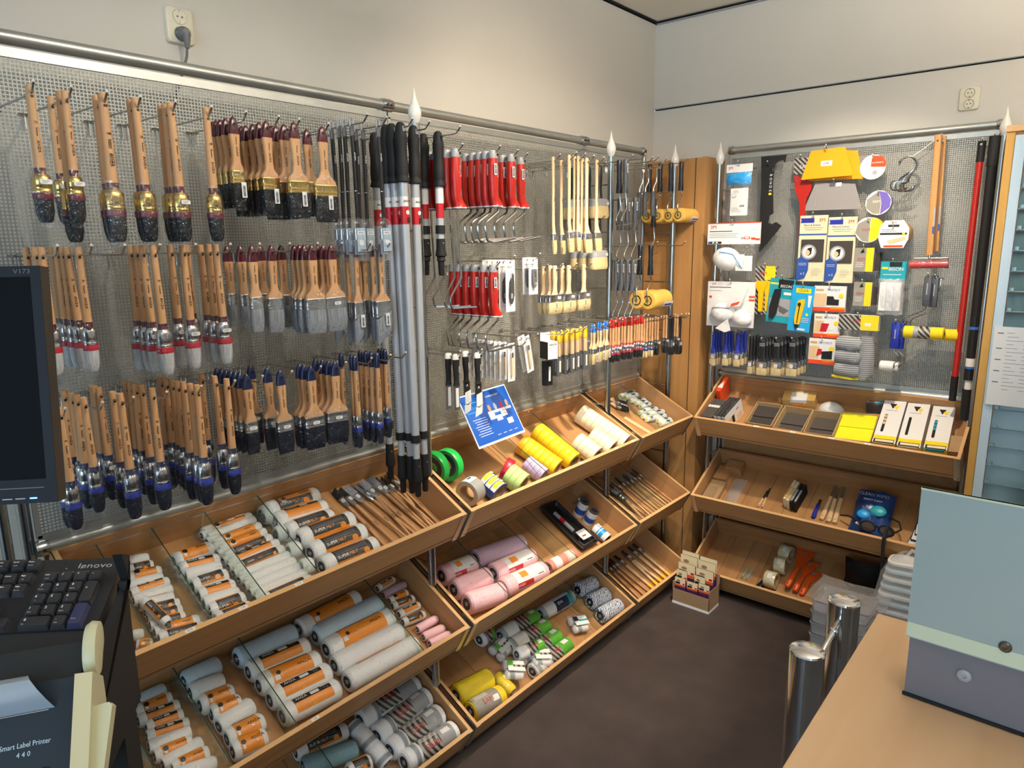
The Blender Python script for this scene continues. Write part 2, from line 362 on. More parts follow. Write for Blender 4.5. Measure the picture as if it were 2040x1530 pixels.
mesh_panel(.99, T(-1.646, -.05, ZB), 'fine square wire mesh panel behind the red roller frames')
mesh_panel(.46, T(-.645, -.05, ZB), 'narrow wire mesh panel next to the beech corner panel')
mesh_panel(1.0, T(XB, YB0, ZB) @ Rz(-90), 'fine square wire mesh panel behind the masks and sanding packs')
# ---------------- trays ------------------------------------------------------------
TILT = 28; CT, ST = math.cos(R(TILT)), math.sin(R(TILT)); BH = .098; TD = .325; TH = .011
class Tray: pass
TR = {}
def tray(key, wall, a, W, z, lab, planks=0, dividers=(), tags=(), dz=0):
    """wall 'A': runs +x from x=a, front edge at y=-.342; wall 'B': runs -y from y=a, front edge x=-.222"""
    if wall == 'A': O = Vector((a, -.342, z)); ux = Vector((1, 0, 0)); uu = Vector((0, CT, ST)); n = Vector((0, -ST, CT))
    else: O = Vector((-.222, a, z)); ux = Vector((0, -1, 0)); uu = Vector((CT, 0, ST)); n = Vector((-ST, 0, CT))
    q = Tray(); q.O = O; q.ux = ux; q.uu = uu; q.n = n; q.W = W; q.fl = O-n*(BH-.010); q.M = basis(O, ux, uu, n)
    TR[key] = q
    t = Thing('display_tray', 'tray')
    m = MB(); m.add(box(0, W, 0, TH, -BH, -.0012), 'wood'); m.add(box(0, W, -.0004, TH, -.0012, 0), 'edge'); m.add(box(0, W, -.0006, -.0001, -BH+.012, -BH+.0135), 'dark_gap'); t.part('front_board', m)
    for x in (0, W-TH):
        m = MB(); m.add(box(x, x+TH, TH, TD, -BH, -.0012), 'woodt'); m.add(box(x, x+TH, TH, TD, -.0012, 0), 'edget')
        m.add(box(x-.0012 if x == 0 else x+TH, x if x == 0 else x+TH+.0012, 0, TD, -.004, .0006), 'blackm'); t.part('side_board', m)
    m = MB(); m.add(box(TH, W-TH, TD-TH, TD, -BH, .002), 'wood'); t.part('back_board', m)
    m = MB(); x = TH+.02
    while x < W-.05:
        pts = [(x+.012*math.cos(R(a)), TD-TH-.0015, -.012+.010*math.sin(R(a))) for a in range(-40, 221, 26)]
        m.add(tube(pts, .0009, 5), 'clear'); x += .027
    m.add(box(TH, W-TH, TD-TH-.003, TD-TH-.001, -.024, -.020), 'clear'); t.part('divider_rail', m, kind='stuff')
    m = MB(); m.add(box(TH, W-TH, TH, TD-TH, -BH, -BH+.006), 'woodt'); t.part('base_board', m)
    k = planks or 6; w = (W-2*TH)/k
    for i in range(k):
        m = MB(); g = .0009; m.add(box(TH+i*w+g, TH+(i+1)*w-g, TH, TD-TH, -BH+.006, -BH+.010), 'woodt'); t.part('floor_slat', m)
    for s in (0, 1):
        m = MB(); x0 = -.002 if s == 0 else W-.018; m.add(box(x0, x0+.02, -.0018, -.0006, -BH-.008, -.001), 'alu')
        m.add(cyl(.0022, -.0026, -.0018, 8, 'y'), 'wiredark', T(x0+.013, 0, -BH+.002))
        xs = -.0022 if s == 0 else W+.001; m.add(box(xs, xs+.0012, -.0018, .05, -BH-.008, -.001), 'alu'); t.part('end_bracket', m)
    for d in dividers:
        dx = d if not isinstance(d, tuple) else d[0]
        m = MB(); m.add(box(dx-.001, dx+.001, TH+.001, TD-TH-.001, -BH+.010, -.016), 'glass'); m.add(box(dx-.0011, dx+.0011, TH+.001, TD-TH-.001, -.016, -.0148), 'glassedge'); t.part('glass_divider', m)
    for s0, txt in tags:
        m = MB(); m.add(loft([[(x, y, .0001) for x, y in rrect(.022, .0085, .003)], [(x, y, .0007) for x, y in rrect(.022, .0085, .003)]]), 'white', T(s0, TH*.5, 0))
        m.text(txt, .006, T(s0, TH*.5, .0007), 'black'); t.part('price_tag', m)
    t.put(q.M, lab)
    return q
def tpx(q, px, py, h=0):
    return pick(px, py, q.n, q.fl+q.n*h)
def ts(q, px, py, h=BH): return (tpx(q, px, py, h)-q.O).dot(q.ux)
Z1, Z2, Z3 = .83, .468, .115
LX, LW = -2.625, .963
def dv(key_o, px, py):   # along-tray coordinate of a divider seen at (px,py) on the top plane
    z = key_o[1]; O = Vector((key_o[0], -.342, z)); n = Vector((0, -ST, CT)); return (pick(px, py, n, O-n*.015)-O).x
tray('L1', 'A', LX, LW, Z1, 'top tilted beech tray under the brushes, full of small paint roller sleeves', 6,
     [dv((LX, Z1), 315, 1290), dv((LX, Z1), 428, 1240), dv((LX, Z1), 535, 1193), dv((LX, Z1), 640, 1146)],
     [(dv((LX, Z1), 380, 1269), '0,79'), (dv((LX, Z1), 485, 1224), '1,39'), (dv((LX, Z1), 597, 1177), '2,19')])
tray('L2', 'A', LX, LW, Z2, 'middle tilted beech tray under the brushes, with wrapped white rollers', 6,
     [dv((LX, Z2), 345, 1600), dv((LX, Z2), 460, 1520), dv((LX, Z2), 590, 1440), dv((LX, Z2), 840, 1290)], [(dv((LX, Z2), 622, 1434), '4,25')])
tray('L3', 'A', LX, LW, Z3, 'lowest tilted beech tray under the brushes, with striped rollers', 6, [.55])
tray('M1', 'A', -1.643, .976, Z1, 'top tilted beech tray with the rolls of masking tape', 5,
     [dv((-1.643, Z1), 1098, 948), dv((-1.643, Z1), 1170, 915)], [(dv((-1.643, Z1), 1147, 923), '2,95'), (dv((-1.643, Z1), 1218, 893), '3,25'), (dv((-1.643, Z1), 1251, 879), '3,95')])
tray('M2', 'A', -1.643, .976, Z2, 'middle tilted beech tray with the pink rollers and sandpaper rolls', 5,
     [dv((-1.643, Z2), 1020, 1190), dv((-1.643, Z2), 1105, 1140), dv((-1.643, Z2), 1148, 1108)])
tray('M3', 'A', -1.643, .976, Z3, 'lowest tilted beech tray with the yellow and green labelled rollers', 5, [dv((-1.643, Z3), 1200, 1230)])
tray('R1', 'A', -.645, .46, Z1, 'short top tray at the corner filled with small foam rollers', 3, [.30])
tray('R2', 'A', -.645, .46, Z2, 'short middle tray at the corner holding long thin brushes', 3, [.1, .28])
tray('R3', 'A', -.645, .46, Z3, 'short lowest tray at the corner holding brushes with yellow ends', 3)
tray('B1', 'B', -.358, 1.012, Z1+.004, 'top tray of the right-hand rack with sandpaper boxes', 6, [], [(.28, '1,15'), (.43, '1,15'), (.58, '1,15'), (.71, '1,35')])
tray('B2', 'B', -.358, 1.012, Z2+.004, 'middle tray of the right-hand rack with putty tools and goggles', 11)
tray('B3', 'B', -.358, 1.012, Z3+.004, 'lowest tray of the right-hand rack with parcel tape and orange scrapers', 11)
for x, W in ((LX, LW), (-1.643, .976), (-.645, .46)):   # foot beams under each bay
    pass

for a_, b_, lb in ((LX, -1.66, 'beech back panel behind the trays with white rollers'), (-1.643, -.665, 'beech back panel behind the trays with tapes and pink rollers'), (-.645, -.17, 'narrow beech back panel behind the short corner trays')):
    m = MB(); m.add(box(a_, b_, -.012, -.002, .0, .975), 'wood'); single('back_panel', m, 'panel', lb)
m = MB(); m.add(box(XB+.037, XB+.046, -1.372, -.36, .0, .98), 'wood'); single('back_panel', m, 'panel', 'beech back panel behind the trays of the right-hand rack')
# ================= HANGING GOODS: helpers ==========================================
M['lwood'] = wood('brush_handle_wood', lin('c99c70'), .86, 2, 2.2, .5)
M['pwood'] = wood('pale_handle_wood', lin('e2c49a'), .92, 2, 2.0, .5)
M['maroon'] = mat('maroon_lacquer', lin('4c1420'), .25, coat=.4)
M['navy'] = mat('navy_lacquer', lin('15224a'), .3, coat=.3)
M['gold'] = mat('brass_ferrule', lin('c6aa62'), .22, 1)
M['silver'] = mat('tin_ferrule', lin('c3c5c8'), .22, 1)
M['redband'] = mat('red_band', lin('b01c30'), .35)
M['maroonband'] = mat('maroon_band', lin('5c1426'), .35)
M['blueband'] = mat('blue_band', lin('1d2f93'), .35)
M['paper'] = mat('white_paper', lin('e9e8e6'), .6)
M['red'] = mat('red_plastic', lin('aa2017'), .32)
M['redp'] = mat('red_print', lin('b81a24'), .4)
M['orange'] = mat('orange_print', lin('e08a1c'), .4)
M['yellow'] = mat('yellow_plastic', lin('f2c00c'), .4)
M['blue'] = mat('blue_plastic', lin('2a6fd0'), .35)
M['dblue'] = mat('royal_blue_plastic', lin('22309c'), .35)
M['ink'] = mat('black_ink', lin('141414'), .5)
def bristle(name, c, v=.35):
    m = mat(name, c, .7, noise=v, nscale=1, stretch=(900, 900, 18), bump=.5, bscale=1, spec=.25); return m
M['br_black'] = bristle('black_bristle', lin('0d1015'), .4)
M['br_navy'] = bristle('blueblack_bristle', lin('0a1124'), .4)
M['br_grey'] = bristle('grey_bristle', lin('8a9098'), .6)
M['br_white'] = bristle('white_bristle', lin('c4c8cc'), .38)
M['br_cream'] = bristle('cream_bristle', lin('dcc792'), .3)
for k in ('br_black', 'br_navy', 'br_grey', 'br_white', 'br_cream'):
    for nd in M[k].node_tree.nodes:
        if nd.type == 'BUMP': nd.inputs['Distance'].default_value = .0006
def ringxy(pts, z): return [(x, y, z) for x, y in pts]
def barcode(m, T_, w=.02, h=.008, seed=1):
    rr = random.Random(seed); x = -w/2
    while x < w/2:
        b = rr.choice((.0004, .0007, .0011)); m.add(box(x, x+b, -h/2, h/2, 0, .0002), 'ink', T_); x += b+rr.choice((.0005, .0009))
def sticker(m, T_, w=.018, h=.009, r=.003, mt='paper'):
    m.add(loft([[(x, y, 0) for x, y in rrect(w, h, r)], [(x, y, .0004) for x, y in rrect(w, h, r)]]), mt, T_)
    for k in range(3): m.add(box(-w*.3, w*(.1+.1*k), -.0004, .0004, .0004, .0006), 'lgrey', T_ @ T(0, h*.22*(k-1), 0))
_seedn = [0]
def hookgeo(L, simple=False, up=.016, r=.0021):
    m = MB(); m.add(tube([(0, 0, 0), (0, -L+.02, 0), (0, -L+.016, .001), (0, -L, up)], r, 7), 'wire')
    m.add(lathe([(0.0005, 0), (r*1.35, .0012), (r*1.35, .003), (r, .0042)], 8), 'white', T(0, -L, up) @ Rx(-48) @ T(0, 0, -.001))
    t = Thing('hook', 'hook'); t.part('prong', m)
    m = MB(); m.add(tube([(-.014, -.003, 0), (.014, -.003, 0)], .0018, 6), 'wire')
    m.add(tube([(-.005, .003, .004), (-.005, -.004, -.002), (-.005, -.005, -.028)], .0015, 6), 'wire'); m.add(tube([(.005, .003, .004), (.005, -.004, -.002), (.005, -.005, -.028)], .0015, 6), 'wire')
    t.part('bracket', m); return t
_hk = {}
def hook(x, z, L, lab, grp, wall='A', base=None):
    k = round(L, 3)
    if k not in _hk: _hk[k] = hookgeo(L)
    if wall == 'A': _hk[k].put(T(x, -.052, z), lab, grp)
    else: _hk[k].put(T(XB-.002, x, z) @ Rz(-90), lab, grp)
# --------- brush prototypes (origin = hanging hole, hanging down -z, broad side to -y)
def round_brush(tot, wf, hr, ferr, collar, band, brist, text, num, tip=None, caps=False, film_=True):
    t = Thing('paint_brush', 'brush'); s = tot/.262; zt = .022*s
    m = MB(); h1 = -.134*s
    prof = [(hr*.7, zt), (hr*.95, zt-.0015), (hr, zt-.01), (hr*1.05, -.03*s), (hr*1.2, -.09*s), (hr*1.3, h1)]
    m.add(lathe([(r, z) for r, z in reversed(prof)], 14), 'lwood')
    m.add(lathe([(.0001, 0), (.0026, 0), (.0026, .0004)], 8), 'ink', T(0, -hr*1.0-.0001, 0) @ Rx(90))
    m.text(text, .0068*s, T(0, -hr*1.2-.0004, -.094*s) @ FACE_DOWN, 'ink', 1.25); m.text('Premium', .0045*s, T(0, -hr*1.15-.0004, -.066*s) @ FACE_DOWN, 'ink'); m.text(num, .006*s, T(0, -hr*1.1-.0004, -.048*s) @ FACE_Y, 'ink')
    t.part('handle', m)
    m = MB(); m.add(lathe([(wf*.36, -.152*s), (hr*1.28, -.146*s), (hr*1.35, h1)], 14), collar); t.part('collar', m)
    z0, z1, z2, z3 = -.150*s, -.182*s, -.194*s, -.240*s
    def ov(z, k, ky=.74): return ringxy(oval(wf*k, wf*k*ky, 16), z)
    m = MB(); m.add(loft([ov(z1, 1.0), ov(z1+.004, 1.03), ov(z1+.0045, 1.0), ov(z1+.010, 1.0), ov(z1+.0105, 1.03), ov(z0-.002, 1.0), ov(z0, .9), ov(z0+.004*s, .75)]), ferr); t.part('ferrule', m)
    m = MB(); m.add(loft([ov(z2, 1.05), ov(z2+.001, 1.08), ov(z1-.001, 1.08), ov(z1, 1.05)]), band); t.part('band', m)
    m = MB(); m.add(loft([ov(z3, .5), ov(z3+.004, .74), ov(z3+.02*s, .95), ov(z2, 1.0)]), brist); t.part('bristles', m)
    if film_:
        m = MB(); rr = random.Random(int(wf*1e5))
        def cr(z, k, j=.06): return [(x*(1+rr.uniform(-j, j)), y*(1+rr.uniform(-j, j)), z) for x, y in oval(wf*k, wf*k*.8, 16)]
        m.add(loft([cr(z3-.008, .75, .2), cr(z3, .95), cr(z2-.02*s, 1.14), cr(z2, 1.18), cr(z1, 1.16), cr(z0, 1.12), cr(z0+.012*s, .85), cr(z0+.02*s, .72, .15)], False), 'film'); t.part('plastic_sleeve', m)
    if tip: m = MB(); sticker(m, T(.002, -wf*.42, z1+.018) @ Rx(90), .019, .008); t.part('price_sticker', m)
    return t
def flat_brush(w, tot, cap, ferr, brist, text, hw=.022, th=.012, slant=0, tag=None, film_=True, hwood='lwood', fl=.026, thin=False, cl=.035):
    t = Thing('paint_brush', 'brush'); s = tot/.214; zt = .018
    sec = lambda a, b, z: [(x, y, z) for x, y in rrect(a, b, min(a, b)*.45, 3)]
    zf = -(tot-.018-.058*s-fl)        # ferrule top
    m = MB(); zn = zf+.034*s
    if thin: rings = [sec(w*.96, th*.9, zf), sec(w*.8, th, zf+.006), sec(hw*1.05, th, zf+.022), sec(hw*.9, th, zf+.05), sec(hw, th, -.04), sec(hw, th, zt-cl)]
    else: rings = [sec(w*.98, th*.95, zf), sec(w*.90, th*.95, zf+.008*s), sec(max(hw*.85, w*.5), th, zf+.018*s), sec(hw*.78, th, zn), sec(hw*.82, th, zn+.016), sec(hw, th, zt-cl-.01), sec(hw*1.02, th, zt-cl)]
    m.add(loft(rings), hwood)
    m.text(text, .0062, T(0, -th/2-.0004, (zf+.045*s)) @ FACE_DOWN, 'ink', 1.2); m.text('Premium', .0042, T(0, -th/2-.0004, zf+.070*s) @ FACE_DOWN, 'ink'); t.part('handle', m)
    if cap:
        m = MB(); m.add(loft([sec(hw*1.03, th*1.03, zt-cl), sec(hw*1.0, th*1.05, zt-cl+.008), sec(hw*.86, th, .002), sec(hw*.62, th*.9, .011), sec(hw*.34, th*.7, zt-.002), sec(hw*.15, th*.5, zt)]), cap)
        m.add(lathe([(.0001, 0), (.0028, 0), (.0028, .0004)], 8), 'ink', T(0, -th/2-.0002, 0) @ Rx(90)); t.part('cap', m)
    k = .55
    m = MB(); fz = lambda z, g=1: [(x, y, z+slant*x/w*2*.5) for x, y in rrect(w*g, .015*g, .006, 3)]
    f2 = lambda z, g=1: [(x, y, z) for x, y in rrect(w*g, .015*g, .006, 3)]
    zb = zf-fl
    m.add(loft([fz(zb), fz(zb+.003, 1.02), fz(zb+.004), fz(zb+.007), fz(zb+.008, 1.02), fz(zb+.009), f2(zf-.004), f2(zf-.003, 1.02), f2(zf-.001, 1.02), f2(zf, .98)]), ferr); t.part('ferrule', m)
    ze = -(tot-.018); m = MB()
    bz = lambda z, g, gy=1: [(x, y, z+slant*x/w*2*.9) for x, y in rrect(w*g, .014*gy, .005, 3)]
    m.add(loft([bz(ze, .86, .35), bz(ze+.006, .95, .6), bz(ze+.025, 1.0, 1), bz(zb, .97, 1)]), brist); t.part('bristles', m)
    if film_:
        m = MB(); rr = random.Random(int(w*1e5))
        def cr(z, a, b, j=.05): return [(x*(1+rr.uniform(-j, j)), y*(1+rr.uniform(-.15, .15)), z) for x, y in rrect(a, b, .008, 3)]
        m.add(loft([cr(ze-.006, w*1.02, .008), cr(ze+.01, w*1.07, .018), cr(zb, w*1.1, .022), cr(zf, w*1.08, .022), cr(zf+.012*s, w*.85, .02, .1), cr(zf+.02*s, w*.6, .018, .15)], False), 'film'); t.part('plastic_sleeve', m)
    if tag:
        m = MB()
        if tag == 'long': m.add(box(.0, .012, -.0120, -.0116, zb-.030, zb+.002), 'paper', Rz(0)); barcode(m, T(.006, -.0122, zb-.016) @ FACE_DOWN, .022, .006, 3)
        else: sticker(m, T(.0, -.0118, zf-.014) @ Rx(90), .018, .008)
        t.part('price_sticker', m)
    return t
PB = {}
PB['rg1'] = round_brush(.262, .032, .0068, 'gold', 'maroon', 'maroonband', 'br_black', 'ANZA', '18')
PB['rg2'] = round_brush(.262, .032, .0068, 'gold', 'maroon', 'maroonband', 'br_black', 'ANZA', '18', True)
PB['rgs'] = round_brush(.225, .027, .0058, 'gold', 'maroon', 'maroonband', 'br_black', 'ANZA', '12', True)
PB['rr'] = round_brush(.258, .030, .0066, 'silver', 'maroon', 'redband', 'br_white', 'ANZA', '16')
PB['rrt'] = round_brush(.258, .030, .0066, 'silver', 'maroon', 'redband', 'br_white', 'ANZA', '18', True)
PB['rrs'] = round_brush(.235, .025, .0062, 'silver', 'maroon', 'redband', 'br_white', 'ANZA', '10')
PB['rb'] = round_brush(.262, .030, .0066, 'silver', 'navy', 'blueband', 'br_navy', 'ANZA', '18')
PB['rbt'] = round_brush(.245, .028, .0064, 'silver', 'navy', 'blueband', 'br_navy', 'ANZA', '12', True)
PB['rbs'] = round_brush(.235, .026, .0062, 'silver', 'navy', 'blueband', 'br_navy', 'ANZA', '10')
for w_, tt in ((.033, .186), (.045, .2), (.052, .208), (.062, .215)):
    PB['fg%d' % (w_*1000)] = flat_brush(w_, tt, 'maroon', 'gold', 'br_black', 'ANZA', .022+w_*.05, tag='long')
for w_, tt in ((.022, .183), (.030, .188), (.042, .2), (.052, .206), (.060, .208)):
    PB['fs%d' % (w_*1000)] = flat_brush(w_, tt, 'maroon', 'silver', 'br_grey', 'ANZA', .021+w_*.04, tag='s' if w_ > .055 else None)
    PB['fb%d' % (w_*1000)] = flat_brush(w_, tt, 'navy', 'silver', 'br_navy', 'ANZA', .021+w_*.04, tag='s' if w_ > .025 else None)
for w_ in (.024, .030, .050):
    PB['fa%d' % (w_*1000)] = flat_brush(w_, .245, 'maroon', 'silver', 'br_grey', 'ANZA', .0125, .010, slant=.018, tag='long', thin=True, fl=.034, cl=.032)
def small_round():
    t = round_brush(.247, .020, .0060, 'silver', 'lwood', 'blueband', 'br_navy', 'ANZA', '6')
    m = MB(); m.add(lathe([(.0066, -.018), (.0072, -.01), (.0072, .012), (.0055, .020), (.002, .0235)], 14), 'navy'); m.add(lathe([(.0001, 0), (.0026, 0), (.0026, .0004)], 8), 'ink', T(0, -.0073, 0) @ Rx(90)); t.part('cap', m); return t
PB['tb'] = small_round()
# ---------- rows -------------------------------------------------------------------
def hangrow(rowname, z, hooks, tipy=-.295, desc='', rnd=9):
    """hooks: list of (tip_px, tip_py, [(hole_px, kind, text)...] back to front)"""
    rr = random.Random(len(hooks))
    for i, (tx, ty, items) in enumerate(hooks):
        P = pA(tx, ty, tipy); hx = P.x; L = -tipy-.052
        hn = '%s hook' % ORD[i]
        hook(hx, z, L, 'bright wire hook with bent-up end, %s from the left in the %s' % (ORD[i], rowname), 'hooks of the brush wall')
        n = len(items)
        for j, it in enumerate(items):
            px, kind, de = it[:3]; y = depth_on_line(px, (hx, 0, z), (0, 1, 0)); y = max(min(y, -.085), tipy+.022)
            nf = n-1-j; pos = 'alone' if n == 1 else ('frontmost' if nf == 0 else '%s from front' % ORD[nf])
            lab = '%s, %s on %s, %s' % (de, pos, hn, rowname)
            a = rr.uniform(-rnd, rnd) if len(it) < 4 else it[3]
            PB[kind].put(T(hx+rr.uniform(-.001, .001), y, z-.0045) @ Rz(a) @ Ry(rr.uniform(-1.2, 1.2)), lab, 'paint brushes, '+rowname)
G1 = 'oval brush with brass ferrule'; G2 = 'flat brush with maroon cap and brass ferrule'
S1 = 'oval brush with red band'; S2 = 'flat silver-ferrule brush with maroon cap'; S3 = 'slim angled brush with maroon cap'
B1_ = 'oval brush with blue band'; B2_ = 'flat black-haired brush with navy cap'; B3_ = 'slim round brush with navy cap'
hangrow('top row', 1.857, [
    (65, 150, [(74, 'rgs', G1), (58, 'rgs', G1)]),
    (142, 170, [(103, 'rgs', G1), (121, 'rg1', G1), (131, 'rgs', G1)]),
    (213, 182, [(193, 'rg2', G1), (204, 'rg1', G1), (218, 'rg1', G1), (228, 'rg1', G1)][0:4]),
    (280, 192, [(262, 'rg1', G1), (271, 'rg1', G1)]),
    (350, 203, [(322, 'rg1', G1), (331, 'rg1', G1), (343, 'rg2', G1)]),
    (422, 215, [(412, 'rg1', G1)]),
    (491, 222, [(424, 'fg33', G2), (431, 'fg33', G2), (439, 'fg33', G2), (450, 'fg33', G2), (463, 'fg33', G2)]),
    (556, 231, [(474, 'fg45', G2), (482, 'fg45', G2), (490, 'fg45', G2), (503, 'fg45', G2), (516, 'fg45', G2), (530, 'fg45', G2)]),
    (597, 239.5, [(540, 'fg52', G2), (549, 'fg52', G2), (565, 'fg52', G2), (585, 'fg52', G2)]),
    (655, 246, [(611, 'fg45', G2), (641, 'fg62', G2)])])
hangrow('middle row', 1.590, [
    (115, 492, [(53, 'rrs', S1), (73, 'rrs', S1), (83, 'rrs', S1)]),
    (183, 491, [(98, 'rrs', S1), (106, 'rrs', S1), (115, 'rrs', S1), (125, 'rrs', S1), (134, 'rrs', S1), (156, 'rrs', S1)]),
    (249, 489, []),
    (320, 493, [(260, 'rr', S1), (272, 'rr', S1), (284, 'rrt', S1), (307, 'rr', S1)]),
    (391, 492, [(340, 'rrt', S1), (365, 'rrt', S1)]),
    (460, 491, [(373, 'rr', S1), (400, 'rr', S1), (416, 'rr', S1), (431, 'rrt', S1)]),
    (518, 488, [(452, 'fs22', S2), (478, 'fs22', S2), (502, 'fs30', S2)]),
    (578, 488, [(518, 'fs30', S2), (541, 'fs42', S2)]),
    (634, 491, [(560, 'fs42', S2), (587, 'fs42', S2), (597, 'fs52', S2), (606, 'fs52', S2), (620, 'fs52', S2)]),
    (682, 485, [(632, 'fs42', S2), (644, 'fs60', S2), (660, 'fs60', S2)]),
    (739, 486, [(671, 'fa30', S3), (690, 'fa24', S3), (708, 'fa30', S3)]),
    (777, 486, [(717, 'fa30', S3), (724, 'fa30', S3), (740, 'fa30', S3), (756, 'fa50', S3)])])
hangrow('lowest row', 1.305, [
    (130, 817, [(112, 'rbs', B1_), (120, 'rbs', B1_)]),
    (205, 807, [(129, 'rbs', B1_), (144, 'rbs', B1_), (154, 'rbs', B1_), (169, 'rbs', B1_)]),
    (267, 795, [(181, 'rbt', B1_), (189, 'rbt', B1_), (198, 'rbt', B1_), (225, 'rbt', B1_), (241, 'rb', B1_)]),
    (333, 785, [(252, 'rbt', B1_), (260, 'rbt', B1_), (270, 'rbt', B1_), (283, 'rb', B1_), (305, 'rb', B1_)]),
    (402, 775, [(321, 'rb', B1_), (332, 'rbt', B1_), (344, 'rbt', B1_), (355, 'rbt', B1_), (366, 'rb', B1_), (381, 'rb', B1_), (392, 'rb', B1_)]),
    (469, 762, [(402, 'rb', B1_), (428, 'rb', B1_), (452, 'rb', B1_)]),
    (524, 751, [(433, 'fb30', B2_, 20), (442, 'fb30', B2_, 22), (451, 'fb30', B2_, 18), (460, 'fb30', B2_, 20), (469, 'fb30', B2_, 22), (478, 'fb30', B2_, 16), (491, 'fb30', B2_)]),
    (582, 741, [(500, 'fb42', B2_), (532, 'fb42', B2_), (558, 'fb42', B2_)]),
    (640, 733, [(596, 'fb52', B2_), (606, 'fb52', B2_), (619, 'fb52', B2_)]),
    (690, 725, [(629, 'fb52', B2_), (642, 'fb60', B2_), (654, 'fb60', B2_), (667, 'fb60', B2_)]),
    (741, 715, [(680, 'tb', B3_), (701, 'tb', B3_), (707, 'tb', B3_)]),
    (779, 709, [(718, 'tb', B3_), (729, 'tb', B3_), (740, 'tb', B3_), (751, 'tb', B3_)]),
    (809, 704, [(756, 'tb', B3_), (761, 'tb', B3_), (767, 'tb', B3_)])])
# ---------- radiator brushes in clear packs ------------------------------------------
M['rlab'] = mat('pale_blue_grey_print', lin('9fb0bf'), .4, noise=.3, nscale=90)
def radiator():
    t = Thing('radiator_brush', 'brush')
    m = MB(); m.add(loft([[(x, y, z) for x, y in rrect(.009, .006, .002)] for z in (-.26, -.205)]), 'black'); m.add(tube([(0, 0, -.21), (.001, 0, -.10), (0, 0, -.02)], [.0042, .0052, .0050], 8), 'black')
    m.text('ANZA', .006, T(0, -.0056, -.07) @ FACE_DOWN, 'paper', 1.2); m.add(cyl(.0050, -.152, -.150, 10), 'silver'); t.part('handle', m)
    m = MB(); m.add(loft([[(x, y, z) for x, y in rrect(.012, .006, .0028)] for z in (-.022, .002)]), 'grey')
    m.add(tube([(-.0045, 0, 0), (-.0045, 0, .014), (-.002, 0, .021), (.002, 0, .021), (.0045, 0, .014), (.0045, 0, .004)], .0022, 7), 'lgrey'); t.part('hanger', m)
    m = MB(); m.add(loft([[(x, y, z) for x, y in rrect(.026, .012, .005)] for z in (-.305, -.262)]), 'br_grey'); m.add(loft([[(x, y, z) for x, y in rrect(.027, .013, .005)] for z in (-.268, -.242)]), 'silver'); t.part('bristles', m)
    m = MB(); m.add(loft([[(x, y, z) for x, y in rrect(a, b, .005)] for a, b, z in ((.032, .014, -.322), (.040, .018, -.318), (.040, .018, -.232), (.030, .014, -.222), (.012, .012, -.216))], False), 'clear'); t.part('clear_pack', m)
    m = MB(); m.add(box(-.013, .013, -.0098, -.0094, -.298, -.240), M['rlab']); m.add(box(-.011, .011, -.01, -.0098, -.256, -.248), 'paper'); m.text('ANZA', .006, T(0, -.01, -.252) @ FACE_Y, 'ink'); sticker(m, T(0, -.01, -.276) @ Rx(90), .012, .012); t.part('pack_label', m)
    return t
PB['rad'] = radiator()
RD = 'black radiator brush'
hangrow('row beside poles', 1.888, [
    (733, 238, [(660, 'rad', RD), (675, 'rad', RD), (686, 'rad', RD), (700, 'rad', RD)]),
    (771, 241, [(709, 'rad', RD), (722, 'rad', RD), (753, 'rad', RD)])], -.31, rnd=5)
